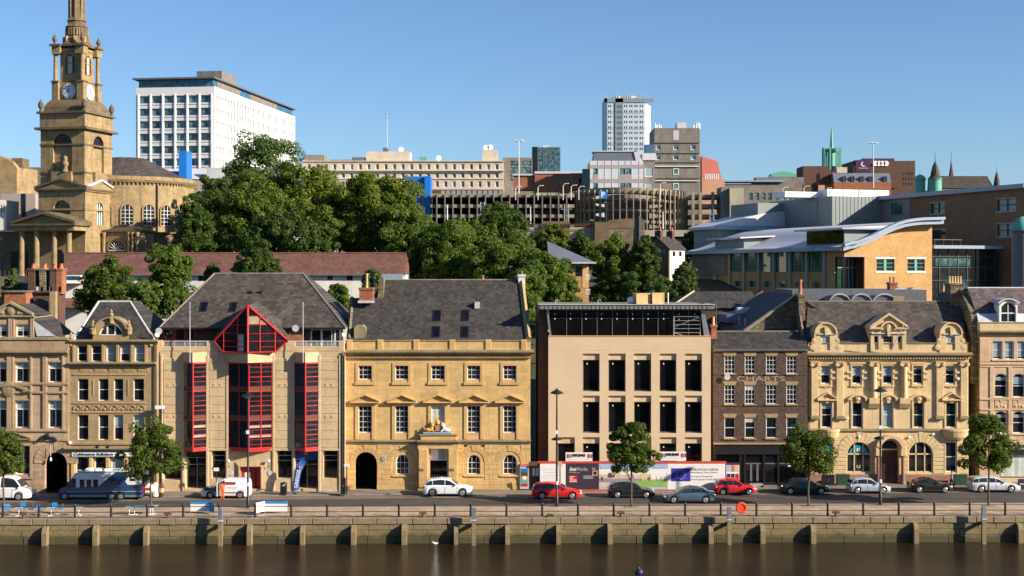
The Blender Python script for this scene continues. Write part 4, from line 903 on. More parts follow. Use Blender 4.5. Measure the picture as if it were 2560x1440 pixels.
# ---------- B5 new pale stone building under construction
def b5():
    b = Bld('unfinished_stone_building', 'pale new stone office shell with dark windows and open top floor', 'building', 1575, 0)
    X, Z = b.X, b.Z; xl, xr = X(1371), X(1777)
    cols = [(1457, 1499), (1521, 1564), (1585, 1628), (1649, 1691), (1712, 1755)]
    ops = [b.op(a, c, 884, 979) for a, c in cols]+[b.op(a, c, 989, 1083) for a, c in cols]+[b.op(a, c, 1093, 1195) for a, c in [(1394, 1437)]+cols]
    b.part('wall', MB().facade(xl, xr, 0, Z(841), ops, 0, .62), 'stone_new')
    mb = MB(); mb.quad((xl, .002, 0), (xl, 15, 0), (xl, 15, Z(841)), (xl, .002, Z(841))); mb.quad((xr, .002, 0), (xr, 15, 0), (xr, 15, Z(841)), (xr, .002, Z(841))); mb.quad((xl, 15, 0), (xr, 15, 0), (xr, 15, Z(841)), (xl, 15, Z(841))); mb.quad((xl, .002, Z(841)-.3), (xr, .002, Z(841)-.3), (xr, 15, Z(841)-.3), (xl, 15, Z(841)-.3)); b.part('side_wall', mb, 'stone_new')
    M['brick_brown'] = masonry('brown_brick', (.12, .06, .038), .24, .085, .3, .9, .012, .2, (.04, .025, .02))
    bk = MB(); prof = [(X(1371)-.02, Z(841))]
    bk.box(X(1346), X(1371)-.015, .9, 15, 0, Z(800)); bk.prism([(X(1346), Z(800)), (X(1371)-.015, Z(800)), (X(1371), Z(768)), (X(1356), Z(764)), (X(1348), Z(776))], .9, 15); b.part('brick_flank', bk, 'brick_brown')
    b.part('groove', MB().box(xl, xr, -.003, .01, Z(876), Z(874.6)), 'crate'); b.part('parapet_edge', MB().box(xl-.02, xr+.02, -.05, .5, Z(841), Z(839.5)), 'crate')
    for i, o in enumerate(ops):
        top = o[3]-.62; MB().block(o[0]+.002, o[1]-.002, .2, .62, top, o[3]-.002, .01).build('lintel_panel', 'trim_new', b.root)
        w = window(b.root, o[0]+.02, o[1]-.02, o[2]+.05, top-.01, .45, nx=1, ny=1, t=.06, fm='lead_dark', gm='glass_black')
        if not i == 10: MB().box(-.42, -.32, -.03, -.02, top-o[2]-.5, top-o[2]-.36).build('sticker', 'white_paint', w)
    # open top floor
    y0, y1 = .5, 9; zt = Z(774); zb = Z(840)
    b.part('top_floor_back', MB().box(X(1380), X(1765), y1, y1+.2, zb, zt), 'void')
    b.part('top_floor_slab', MB().box(X(1374), X(1774), y0, y1, zb-.25, zb-.01), 'concrete')
    gl = MB(); gl.quad((X(1379), .72, zb), (X(1762), .72, zb), (X(1756), .72, zt), (X(1376), .72, zt)); b.part('glazing', gl, 'glass_black')
    for i in range(1, 10): f = i/10; mu = MB().box(X(1379)+(X(1762)-X(1379))*f-.03, X(1379)+(X(1762)-X(1379))*f+.03, .66, .72, zb, zt); b.part('mullion', mu, 'lead_dark')
    b.part('transom', MB().box(X(1379), X(1762), .65, .73, Z(797), Z(796)), 'lead_dark')
    st = MB()
    for i in range(10):
        for py in (785, 797): st.box(X(1388+39*i)-.04, X(1388+39*i)+.04, .62, .65, Z(py)-.1, Z(py)+.05)
    b.part('fixing_tabs', st, 'white_paint')['kind'] = 'stuff'
    for a, a2, nm in ((1366, 1371, 0), (1761, 1768, 1)):
        m_ = MB(); m_.prism([(X(a+8 if nm == 0 else a), zb), (X(a2+8), zb), (X(a2 if nm == 0 else a2-7), zt), (X(a if nm == 0 else a-8), zt)], .3, 1.0); b.part('raking_frame', m_, 'steel')
    ro = MB(); ro.box(X(1348), X(1770), -.15, 10.5, Z(773), Z(762)); ro.prism([(-.15, Z(773)), (-.15, Z(762)), (4, Z(762)+.1), (4, Z(773))], X(1770)+.003, X(1786), 'x'); rf = b.part('roof_slab', ro, 'concrete')
    for i in range(40): x = X(1352)+(X(1768)-X(1352))*i/39; MB().box(x-.03, x+.03, -.19, -.151, Z(772), Z(764)).build('fascia_rib', 'steel', rf)
    b.part('roof_flashing', MB().box(X(1346), X(1786), -.25, -.1, Z(762)+.003, Z(760)), 'lead')
    sf = MB()
    xs = X(1686), X(1752)
    for x in xs: sf.tube([(x, .45, zb), (x, .45, Z(792))], .05, 6)
    for py in (792, 802, 812, 822, 832): sf.tube([(xs[0], .45, Z(py)), (xs[1], .45, Z(py))], .04, 6)
    sf.tube([(xs[0], .45, Z(818)), (xs[1], .45, Z(793))], .04, 6); sf.tube([(xs[0], .45, Z(832)), (X(1708), .45, Z(839))], .04, 6)
    o = sf.build('scaffold_frame', 'steel', None, (b.x0, 0, 0)); tag(o, 'silver scaffold frame on the open top floor of the pale building', 'scaffold')
    zr = Z(762)+.002
    for i, (a, c, t_) in enumerate(((1584, 1623, 733), (1625, 1657, 732))):
        t = thing('wooden_crate', ['larger plywood crate on the flat roof, left of the pair', 'smaller plywood crate on the flat roof, right of the pair'][i], 'crate', (b.x0+X((a+c)/2, 3), 3, zr), rz=.25, group='crates on the flat roof')
        w = (X(c, 3)-X(a, 3))/2*.9; h = Z(t_, 3)-zr; MB().box(-w, w, -w*.9, w*.9, .08, h).build('box', 'crate', t)
        for s_ in (-1, 1):
            MB().box(s_*w-.06, s_*w+.06, -w*.9-.03, -w*.9, .05, h+.02).build('batten', 'pot_y', t); MB().box(-w, w, -w*.9-.03, -w*.9-.001, h*.5+s_*h*.45-.06, h*.5+s_*h*.45+.06).build('batten', 'pot_y', t); MB().box(-w, w, s_*w*.6-.08, s_*w*.6+.08, 0, .08).build('skid', 'pot_y', t)
    m_ = MB(); m_.sphere((0, 0, .35), .42, .4, .4); o = m_.build('builders_bag', 'white_paint', None, (b.x0+X(1578, 3), 3, zr), True); tag(o, 'white builders bag beside the plywood crates on the roof', 'bag')
    for px in (1495, 1389):
        m_ = MB(); m_.tube([(0, 0, 0), (0, 0, .35), (.15, 0, .42), (.25, 0, .3)], .04, 6); b.part('roof_pipe', m_, 'lead', loc=(X(px, 4), 4, zr))
    b.part('roof_pipe', MB().tube([(X(1670, 5), 5, zr), (X(1670, 5), 5, zr+1.1)], .07, 6), 'white_paint')
    k = 0
b5()
# ---------- B6 brown brick Georgian house with ghost sign
def b6():
    b = Bld('brown_brick_house', 'narrow sooty brown brick house with sash windows and painted wall lettering', 'building', 1901, 1.7)
    X, Z = b.X, b.Z; xl, xr = X(1783), X(2018.5)
    cols = [(1811, 1838), (1862, 1888), (1915, 1942), (1966, 1992)]
    ops = [b.op(a, c, 890, 934) for a, c in cols]+[b.op(a, c, 963, 1010) for a, c in cols]+[b.op(a, c, 1044, 1095) for a, c in cols]
    b.part('wall', MB().facade(xl, xr, 0, Z(874), ops, 0, .14), 'brick_dark'); shell(b, xl, xr, Z(874), 9, 'brick_dark')
    for i, o in enumerate(ops):
        b.win(o, .13, nx=3 if i < 8 else 1, ny=4 if i < 8 else 2, t=.07, bar=.032, blind=.25 if i in (5, 9) else 0, sill='trim_tan')
        l = MB(); l.prism([(o[0]-.02, o[3]+.01), (o[1]+.02, o[3]+.01), (o[1]+.17, o[3]+.38), (o[0]-.17, o[3]+.38)], -.03, .05); b.part('lintel', l, 'trim_tan')
    for p1, p2 in ((938, 934.5), (1016, 1012)): band(b, xl, xr, Z(p1), Z(p2), .05, 'brick_dark')
    M['ghost'] = plain('faded_white_paint', (.33, .30, .27), .9, .35, 6)
    s_ = b.part('painted_sign', MB().box(X(1838), X(1966), -.006, .0, Z(955), Z(938.5)), 'brick_brown'); text('CHARTS', .5, 'ghost', s_, (X(1902), -.012, Z(946.7)), width=X(1962)-X(1842), height=Z(941)-Z(953), ext=.003)
    # roof
    D = 4.2; ye = -.15; za = Z(872); zr = Z(829, D); mb = MB(); mb.quad((xl, ye, za), (xr, ye, za), (X(2012, D), D, zr), (X(1790, D), D, zr)); mb.quad((X(1790, D), D, zr), (X(2012, D), D, zr), (xr, 9, za), (xl, 9, za)); mb.quad((xl, ye, za), (X(1790, D), D, zr), (xl, 9, za)); mb.quad((xr, ye, za), (xr, 9, za), (X(2012, D), D, zr)); rf = b.part('roof', mb, 'slate')
    MB().box(xl, xr, ye-.12, ye+.04, za-.16, za-.01).build('gutter', 'lead_dark', rf); band(b, xl, xr, Z(879), Z(875.5), .08, 'trim_tan', 'eaves_course')
    MB().tube([(X(1790, D), D, zr), (X(2012, D), D, zr)], .1, 6).build('ridge_tile', 'concrete', rf)
    chimney(b, X(1776, 1), X(1789, 1), .3, 1.6, Z(846, 1), Z(812, 1), 'brick_red', 1, 'pot_y', .8, .17)
    m_ = MB().lathe([(.02, .14), (.17, .08), (.3, 0)], n=14, ax='y'); b.part('satellite_dish', m_, 'lead', loc=(X(1817), -.35, Z(942)))
    # shopfront
    f = b.part('shopfront', MB().block(xl+.05, xr, -.28, .0, Z(1136), Z(1109), .05), 'black')
    MB().box(xl, xr, -.4, .02, Z(1110), Z(1106.5)).build('shop_cornice', 'trim_tan', f)
    for px in (1786, 1850, 1861, 1909, 1945, 2015): MB().box(X(px)-.09, X(px)+.09, -.2, -.002, 0, Z(1136)).build('shop_pilaster', 'black', f)
    for a, c in ((1788, 1848), (1863, 1907), (1911, 1943), (1947, 2013)):
        w = MB().box(X(a), X(c), -.06, -.004, .4, Z(1138)).build('shop_window', 'glass_black', f)
        MB().box(X(a), X(c), -.1, -.061, Z(1160), Z(1157)).build('transom', 'lead_dark', w)
    for px in (1877, 1893): MB().box(X(px)-.1, X(px)+.1, -.14, -.1, .5, 2.2).build('door_panel', 'lead_dark', f)
    MB().box(xl, xr, -.13, .0, 0, .4).build('stall_riser', 'black', f)
    st = MB().box(X(1873), X(1906), -.3, -.131, 0, .28).build('door_step', 'concrete_pale', f); MB().box(X(1905), X(1960), -.8, -.31, 0, .15).build('door_step', 'concrete', f)
    aer = MB(); aer.tube([(0, 0, 0), (0, 0, 3.2)], .03, 5); aer.tube([(-.8, 0, 2.6), (.9, 0, 2.7)], .02, 4); aer.tube([(-.5, 0, 3.1), (.4, 0, 3.1)], .015, 4); b.part('aerial', aer, 'steel', loc=(X(1791, 2), 2, Z(835, 2)))
b6()
# ---------- B7 baroque bank
def b7():
    b = Bld('baroque_bank', 'pale golden baroque bank with three stone dormers and arched doorway', 'building', 2220, 3.2)
    X, Z = b.X, b.Z; xl, xr = X(2020), X(2421)
    c1 = [2064, 2142, 2219, 2295, 2375.5]; c2 = [2067, 2144, 2220, 2297, 2378]
    ops = [b.op(c-12, c+12, 914, 959) for c in c1]+[b.op(c-13, c+13, 1006, 1069) for c in c2]
    arcs = [b.op(2117, 2178, 1105, 1181, 'semi'), b.op(2271, 2332, 1105, 1181, 'semi')]
    rect = [b.op(2052, 2083, 1107, 1181), b.op(2364, 2392, 1105, 1180)]
    dz = Z(1101); door = (X(2203), X(2246), .005, dz, (X(2246)-X(2203))/2)
    b.part('wall', MB().facade(xl, xr, 0, Z(884), ops+arcs+rect+[door], 0, .28), 'stone_bank'); shell(b, xl, xr, Z(858), 12, 'stone_bank')
    for i, o in enumerate(ops):
        b.win(o, .2, nx=1, ny=2, t=.08, blind=(.55, .6, .6, .2, .3)[i] if i < 5 else (.25, 0, .95, 0, 0)[i-5], bm='blind_blue')
        cx = (o[0]+o[1])/2
        if i < 5:
            surround(b, o, .15, .07, 'trim_bank'); l = MB(); l.block(cx-.75, cx+.75, -.13, .03, o[3]+.15, o[3]+.32, .04); b.part('lintel', l, 'trim_bank')
            for s_ in (-1, 1):
                for k in (.3, .62): x = cx+s_*(.48+.26); MB().block(x-.26, x+.2, -.15, .02, o[2]+(o[3]-o[2])*k-.12, o[2]+(o[3]-o[2])*k+.12, .03).build('block_surround', 'trim_bank', b.root)
            ap = MB(); ap.prism([(cx-.4, o[2]-.16), (cx+.4, o[2]-.16), (cx+.3, o[2]-.36), (cx, o[2]-.42), (cx-.3, o[2]-.36)], -.07, .02); b.part('apron', ap, 'trim_bank')
        else:
            surround(b, o, .17, .08, 'trim_bank')
            if i in (5, 9): tri_pediment(b, cx, .98, Z(998), Z(983), .36, .14, 'trim_bank')
            else: seg_pediment(b, cx, 1.02, Z(998), Z(984), .36, .18, 'trim_bank')
            k = MB(); k.prism([(cx-.12, o[3]-.05), (cx+.12, o[3]-.05), (cx+.2, o[3]+.42), (cx-.2, o[3]+.42)], -.22, .02); b.part('keystone', k, 'trim_bank')
    # pilasters and half columns
    for px in (2036, 2099, 2348.5, 2409):
        b.part('pilaster', MB().block(X(px)-.36, X(px)+.36, -.2, .03, Z(1040), Z(917), .04), 'trim_bank')
        b.part('pilaster_base', MB().block(X(px)-.45, X(px)+.45, -.32, .02, Z(1048), Z(1040), .04), 'ledge_gold')
    for px in (2183.5, 2260): b.part('half_column', MB().lathe([(.34, Z(994)), (.3, Z(985)), (.28, Z(917))], n=14), 'trim_bank', loc=(X(px), -.12, 0), smooth=True); b.part('bracket', MB().prism([(-.45, Z(1008)), (-.45, Z(994)), (.02, Z(994)), (.02, Z(1022)), (-.15, Z(1020))], X(px)-.5, X(px)+.5, 'x'), 'trim_bank')
    for px in (2036, 2099, 2183.5, 2260, 2348.5, 2409):
        m_ = MB(); x = X(px); m_.block(x-.42, x+.42, -.36, .02, Z(906.5), Z(904), .02); m_.box(x-.33, x+.33, -.28, .02, Z(916), Z(907))
        for s_ in (-1, 1): m_.lathe([(.02, -.42), (.17, -.4), (.17, -.1)], n=10, ax='y', cx=x+s_*.34, cz=Z(911))
        b.part('capital', m_, 'trim_bank')
    band(b, xl, xr, Z(904), Z(897), .12, 'trim_bank', 'architrave_band')
    cornice(b, xl, xr, Z(896), Z(881), .6, 'ledge_gold', ov=.25); dl = MB(); x = xl
    while x < xr: dl.box(x, x+.13, -.36, .02, Z(896)-.02, Z(892)); x += .27
    o = b.part('dentil_course', dl, 'trim_bank'); o['kind'] = 'stuff'
    b.part('attic', MB().block(xl, xr, .05, .5, Z(883), Z(859), .03), 'stone_bank'); band(b, xl, xr, Z(859), Z(857), .1, 'ledge_gold', 'attic_coping', y=.05)
    # dormers
    for cxp in (2064, 2377):
        cx = X(cxp); w0 = X(2075)-X(2054); o = (cx-w0/2, cx+w0/2, Z(876), Z(840), 0)
        mb = MB(); mb.facade(cx-1.15, cx+1.15, Z(881), Z(835), [o], -.06, .3); b.part('dormer_front', mb, 'stone_bank')
        hd = MB(); ol = outline(cx-1.0, cx+1.0, Z(835), Z(808.5), Z(808.5)-Z(835)-.01)[1:-1]; hd.prism([(p[0], p[1]) for p in ol], -.06, 2.6); hd.box(cx-1.13, cx+1.13, .3, 2.4, Z(881), Z(835)); b.part('dormer_head', hd, 'stone_bank')
        cp = MB(); o2 = [(cx+(p[0]-cx)*1.15, Z(835)+(p[1]-Z(835))*1.12) for p in ol]
        for i in range(len(ol)-1): cp.prism([ol[i], ol[i+1], o2[i+1], o2[i]], -.22, 1.8)
        b.part('dormer_coping', cp, 'trim_bank'); window(b.root, *o[:4], .12, nx=1, ny=2, t=.07, blind=.9, bm='blind_blue')
        for s_ in (-1, 1):
            v = MB(); v.lathe([(.05, -.1), (.28, -.08), (.28, .3)], n=12, ax='y', cx=cx+s_*1.28, cz=Z(868)); v.lathe([(.05, -.1), (.2, -.08), (.2, .3)], n=12, ax='y', cx=cx+s_*1.15, cz=Z(850)); v.box(cx+s_*1.25-.12, cx+s_*1.25+.12, -.05, .3, Z(868), Z(850)); b.part('scroll', v, 'trim_bank')
        k = MB(); k.prism([(cx-.1, Z(838)), (cx+.1, Z(838)), (cx+.16, Z(817)), (cx-.16, Z(817))], -.25, .0); b.part('keystone', k, 'trim_bank'); band(b, cx-.75, cx+.75, Z(837), Z(834), .12, 'lead', 'dormer_string', y=-.06)
    cx = X(2220); dops = [b.op(2184, 2196, 839, 874), b.op(2207, 2232, 839, 874), b.op(2243, 2255, 839, 874)]
    b.part('dormer_front', MB().facade(X(2176), X(2265), Z(881), Z(822), dops, -.1, .3), 'stone_bank')
    for o in dops: window(b.root, *o[:4], .12, nx=1, ny=2, t=.07)
    hd = MB(); gable_prism(hd, X(2174), X(2267), Z(822), Z(788), -.08, 4.2); hd.box(X(2177), X(2264), .25, 3.2, Z(881), Z(822)); b.part('dormer_head', hd, 'stone_bank')
    cp = MB(); rake(cp, X(2176), X(2265), Z(820), Z(788), -.4, 1.5, .26, .1); cp.block(X(2172), X(2199), -.35, .0, Z(823), Z(818), .02); cp.block(X(2241), X(2268), -.35, .0, Z(823), Z(818), .02); b.part('dormer_coping', cp, 'trim_bank')
    seg_pediment(b, cx, .85, Z(822), Z(802), .35, .18, 'trim_bank'); band(b, X(2178), X(2263), Z(835), Z(832), .14, 'lead', 'dormer_string', y=-.1)
    k = MB(); k.prism([(cx-.12, Z(840)), (cx+.12, Z(840)), (cx+.18, Z(818)), (cx-.18, Z(818))], -.35, .0); b.part('keystone', k, 'trim_bank')
    f = MB(); f.tube([(X(2224), -.3, Z(879)), (X(2242), -2.2, Z(812))], .045, 6); b.part('flagpole', f, 'white_paint')
    # roof
    D = 5.5; ye = .45; za = Z(858); zr = Z(754, D); mb = MB(); mb.quad((X(2016), ye, za), (X(2421), ye, za), (X(2400, D), D, zr), (X(2020, D), D, zr)); mb.quad((X(2020, D), D, zr), (X(2400, D), D, zr), (X(2400, D), 12, za), (X(2020, D), 12, za)); mb.quad((X(2016), ye, za), (X(2020, D), D, zr), (X(2020, D), 12, za)); mb.quad((X(2421), ye, za), (X(2400, D), 12, za), (X(2400, D), D, zr)); rf = b.part('roof', mb, 'slate_brown')
    MB().tube([(X(2020, D), D, zr), (X(2400, D), D, zr)], .1, 6).build('ridge_tile', 'concrete', rf)
    vg = MB(); vg.tube([(X(2014), ye+.4, za), (X(1996, 4), 4, Z(775, 4))], .2, 4); vg.build('gable_coping', 'rubble', rf)
    chimney(b, X(1994, 4), X(2010, 4), 3.4, 5.2, Z(830, 4), Z(736, 4), 'rubble', 1, 'pot_r', 1.5, .2)
    # ground floor
    for j in range(8):
        z0 = .95+(Z(1104)-.95)*j/8; z1 = .95+(Z(1104)-.95)*(j+1)/8
        spans = [(xl, xr)]
        for o in [(o[0]-.02-(.0 if (z0 < o[3]-o[4] if o[4] else True) else 0), o[1]+.02, o[2], o[3], 0) for o in arcs+rect]+[(X(2190), X(2259), 0, 99, 0)]:
            if o[2] < z1 and o[3] > z0: spans = [s2 for a, c in spans for s2 in ((a, min(c, o[0])), (max(a, o[1]), c)) if s2[1]-s2[0] > .1]
        for a, c in spans: MB().block(a, c, -.045, .02, z0+.03, z1-.03, .02).build('rusticated_course', 'stone_bank', b.root)
    for o in arcs:
        archring(b, o, .95, -.07, .02, 'stone_bank', 13)
        w = b.win(o, .2, nx=1, ny=1, t=.1, fm='trim_bank'); zz = o[3]-o[4]-o[2]; hw = (o[1]-o[0])/2
        g = MB(); [g.box(s_*hw*.36-.06, s_*hw*.36+.06, -.1, -.03, .05, zz+o[4]*.9) for s_ in (-1, 1)]; g.box(-hw+.08, hw-.08, -.1, -.03, zz-.07, zz+.07); g.build('mullion', 'trim_bank', w)
    M['teal'] = plain('teal_window_film', (.01, .30, .38), .3, .1, 2)
    o = arcs[0]; cx = (o[0]+o[1])/2; zz = o[3]-o[4]
    pl = MB(); pl.quad(*[(cx+p[0], .165, zz+.1+p[1]) for p in outline(-.33, .33, 0, .82, .12)]); s_ = b.part('window_sticker', pl, 'teal'); text('u', .6, 'white_paint', s_, (cx-.02, .15, zz+.4), width=.36, height=.3, bold=.03)
    pl = MB(); pl.quad((cx-.95, .165, zz+.1), (cx-.42, .165, zz+.1), (cx-.42, .165, zz+.75), (cx-.72, .165, zz+.55)); b.part('window_sticker', pl, 'teal'); pl = MB(); pl.quad((cx+.95, .165, zz+.1), (cx+.42, .165, zz+.1), (cx+.42, .165, zz+.75), (cx+.72, .165, zz+.55)); b.part('window_sticker', pl, 'teal'); text('u', .5, 'ghost', s_, (cx-.02, .15, zz-1.25), width=.4, height=.3, bold=.02)
    for i, o in enumerate(rect): b.win(o, .2, nx=1, ny=2, t=.09); surround(b, o, .14, .06, 'trim_bank')
    o = rect[0]; b.part('window_sticker', MB().box(o[0]+.1, o[1]-.1, .1, .12, o[3]-.75, o[3]-.1), 'teal')
    b.part('plinth', MB().block(xl, X(2198), -.14, .02, 0, .93, .04), 'granite'); b.part('plinth', MB().block(X(2252), xr, -.14, .02, 0, .93, .04), 'granite')
    d_ = b.part('oak_door', MB().box(door[0]+.02, door[1]-.02, .22, .29, .02, dz-.9), plain('dark_red_door', (.06, .018, .014), .4)); MB().box(door[0], door[1], .1, .3, dz-.98, dz-.84).build('transom', 'trim_bank', d_)
    for s_ in (-1, 1):
        for z in (.25, 1.2): MB().block((door[0]+door[1])/2+s_*.38-.24, (door[0]+door[1])/2+s_*.38+.24, .18, .22, z, z+.75, .02).build('door_panel', M['dark_red_door'] if 'dark_red_door' in M else d_.data.materials[0], d_)
    fl = MB(); fl.quad(*[(p[0], .26, p[1]) for p in outline(door[0]+.02, door[1]-.02, dz-.84, dz-.02, .75)]); fl.build('fanlight', 'glass', d_)
    # door hood + columns
    cx = (door[0]+door[1])/2; hw = X(2262)-cx; ol = outline(cx-1.45, cx+1.45, Z(1115), Z(1086), Z(1086)-Z(1112))[1:-1]; hd = MB()
    for p, q2 in zip(ol, ol[1:]):
        i1, i2 = (cx+(p[0]-cx)*.74, p[1]-.32), (cx+(q2[0]-cx)*.74, q2[1]-.32); hd.prism([i1, i2, q2, p], -.6, .02)
    b.part('door_hood', hd, 'trim_bank')
    for px in (2193, 2255):
        b.part('door_column', MB().lathe([(.25, 0), (.25, .2), (.2, .26), (.18, Z(1140)), (.25, Z(1138))], n=12), 'granite', loc=(X(px), -.32, 0), smooth=True)
        b.part('door_capital', MB().block(X(px)-.3, X(px)+.3, -.55, .02, Z(1139), Z(1115), .06), 'trim_bank')
    band(b, xl, xr, Z(1078), Z(1071), .18, 'ledge_gold')
    for a, c in ((2048, 2098), (2355, 2421)):
        m_ = MB(); cx = (X(a)+X(c))/2; hw = (X(c)-X(a))/2; n = 10
        prof = [(.55, Z(1099)), (.85, Z(1092)), (1.0, Z(1080)), (1.06, Z(1077)), (1.06, Z(1072))]; vs = []; fs = []
        for s_, z in prof:
            for k in range(n+1): an = math.pi*k/n; vs.append((cx-hw*s_*math.cos(an), -.75*s_*math.sin(an), z))
        for j in range(len(prof)-1):
            for k in range(n): fs.append((j*(n+1)+k, j*(n+1)+k+1, (j+1)*(n+1)+k+1, (j+1)*(n+1)+k))
        fs.append(tuple((len(prof)-1)*(n+1)+k for k in range(n+1))); fs.append(tuple(range(n+1))); m_.add(vs, fs); b.part('balcony', m_, 'trim_bank')
    for px, py in ((2147, 1092), (2272, 1093), (2332, 1085), (2118, 1045), (2394, 947)): b.part('alarm_box', MB().lathe([(.13, 0), (.13, -.08), (.08, -.1)], n=10, ax='y'), 'white_paint', loc=(X(px), -.1, Z(py)))
    drainpipe(b, X(2022), 0, Z(884)); b.part('gutter_board', MB().prism([(X(2021), Z(881)), (X(2101), Z(876)), (X(2101), Z(874.5)), (X(2021), Z(879.5))], -.5, -.45), 'lead')
b7()
# ---------- B8 rose sandstone front, far right
def b8():
    b = Bld('rose_sandstone_building', 'rose sandstone front with purple slate mansard and white arched dormer, far right', 'building', 2540, 3.9)
    X, Z = b.X, b.Z; xl, xr = X(2449), X(2720)
    r1 = [(2482, 2506), (2512, 2535), (2543, 2566), (2600, 2630)]; r2 = [(2487, 2518), (2532, 2562), (2600, 2630)]
    ops = [b.op(a, c, 853, 898) for a, c in r1]+[b.op(a, c, 934, 993, 7) for a, c in r2]+[b.op(a, c, 1028, 1083, 7) for a, c in r2]
    shop = (X(2500), X(2700), .45, Z(1123), 0)
    b.part('wall', MB().facade(xl, xr, 0, Z(833), ops+[shop], 0, .28), 'stone_rose')
    mb = MB(); mb.quad((xl, .002, 0), (xl, 13, 0), (xl, 13, Z(833)), (xl, .002, Z(833))); mb.quad((xr, .002, 0), (xr, 13, 0), (xr, 13, Z(833)), (xr, .002, Z(833))); mb.quad((xl, 13, 0), (xr, 13, 0), (xr, 13, Z(833)), (xl, 13, Z(833))); b.part('side_wall', mb, 'rubble')
    for i, o in enumerate(ops): b.win(o, .22, nx=1, ny=2, t=.08, blind=rb.choice((.3, .45)) if i > 3 else .9, bm='blind_blue'); MB().block(o[0]-.14, o[1]+.14, -.12, .02, o[2]-.18, o[2]-.02, .03).build('sill', 'trim_bank', b.root)
    for p1, p2, pr in ((912, 908, .1), (918, 915, .07), (1000, 995, .12), (1026, 1022, .1), (1112, 1103, .3)): band(b, xl, xr, Z(p1), Z(p2), pr, 'stone_rose')
    for a, c in r2[:2]:
        pn = b.part('carved_panel', MB().block(X(a), X(c), -.06, .02, Z(1022), Z(997), .03), 'stone_rose'); m_ = MB()
        for s_ in (-1, 0, 1): m_.sphere(((X(a)+X(c))/2+s_*.32, -.06, Z(1014)-abs(s_)*.06), .2, .07, .15, 8, 5)
        m_.build('carving', 'stone_rose', pn, smooth=True); MB().lathe([(.14, -.1), (.14, 0)], n=10, ax='y').build('roundel', 'stone_rose', pn, ((X(a)+X(c))/2, 0, Z(1002)))
    for px in (2479, 2525, 2569): b.part('pier', MB().block(X(px)-.2, X(px)+.2, -.09, .02, Z(1100), Z(918), .03), 'stone_rose')
    for i in range(4): b.part('vent_slot', MB().box(X(2463)-.22, X(2463)+.22, -.05, .02, Z(862+11*i), Z(857+11*i)), 'trim_tan')
    b.part('corner_strip', MB().block(xl, X(2475), -.06, .02, Z(905), Z(845), .03), 'stone_rose')
    cornice(b, xl, xr, Z(836), Z(826), .45, 'ledge_gold', ov=.1); b.part('parapet', MB().block(xl, xr, -.02, .35, Z(828), Z(808), .03), 'stone_bank'); band(b, xl, xr, Z(808), Z(805), .08, 'ledge_gold', 'parapet_coping')
    w = window(b.root, *shop[:4], .2, nx=3, ny=1, t=.1, bar=.1, fm='black', name='shop_window'); M['paper'] = paving('posted_paper', (.52, .55, .50), .35, .5, .8, .8, .25); MB().quad((-(shop[1]-shop[0])/2+.1, -.03, .1), ((shop[1]-shop[0])/2-.1, -.03, .1), ((shop[1]-shop[0])/2-.1, -.03, 2.3), (-(shop[1]-shop[0])/2+.1, -.03, 2.3)).build('poster_sheet', 'paper', w)
    b.part('shop_fascia', MB().block(X(2490), xr, -.2, .0, Z(1135), Z(1123), .03), 'black'); b.part('base', MB().block(xl, xr, -.1, .01, 0, .44, .03), 'stone_bank')
    # mansard
    D = 3.6; za, zm, zr = Z(806), Z(784, .9), Z(720, D); mb = MB(); mb.quad((xl, .3, za), (xr, .3, za), (xr, .9, zm), (xl, .9, zm)); b.part('lead_skirt', mb, 'lead')
    mb = MB(); mb.quad((xl, .9, zm), (xr, .9, zm), (xr, D, zr), (xl, D, zr)); mb.quad((xl, D, zr), (xr, D, zr), (xr, 13, zr-.5), (xl, 13, zr-.5)); rf = b.part('roof', mb, 'slate_purple'); MB().tube([(xl, D, zr), (xr, D, zr)], .1, 5).build('ridge_tile', 'lead', rf)
    dw = b.op(2503, 2541, 756, 806, 0); o = (dw[0], dw[1], dw[2], dw[3], (dw[1]-dw[0])*.35); m_ = MB(); ol = outline(o[0]-.16, o[1]+.16, o[2], o[3]+.18, o[4]); il = outline(o[0], o[1], o[2], o[3], o[4])
    for i in range(len(ol)-1): m_.prism([il[i], il[i+1], ol[i+1], ol[i]], .1, 2.4)
    b.part('dormer', m_, 'white_paint'); m_ = MB(); o3 = outline(o[0]-.36, o[1]+.36, o[3]-.2, o[3]+.4, .42)[1:-1]; i3 = [((o[0]+o[1])/2+(p[0]-(o[0]+o[1])/2)*.86, p[1]-.12) for p in o3]
    for i in range(len(o3)-1): m_.prism([i3[i], i3[i+1], o3[i+1], o3[i]], -.1, 2.4)
    b.part('dormer_hood', m_, 'lead'); window(b.root, *o[:4], .25, nx=2, ny=2, rise=o[4], t=.08, bar=.07)
    # rubble gable behind with chimneys
    gb = MB(); gb.prism([(.5, Z(833)), (13, Z(833)), (13, zr-1.5), (7, zr+.1), (4.5, zr+.12), (.9, zm)], xl-.55, xl-.005, 'x'); gb.box(xl-.55, xl-.005, .5, 13, Z(960), Z(833)); b.part('gable_wall', gb, 'rubble')
    chimney(b, xl-1.5, xl-.1, 4.2, 6, zr-4, Z(708, 5), 'rubble', 5, 'pot_y', .72, .15); chimney(b, X(2356, 9), X(2381, 9), 8, 10, zr-5, Z(731, 9), 'rubble', 6, 'pot_y', .95, .14)
b8()
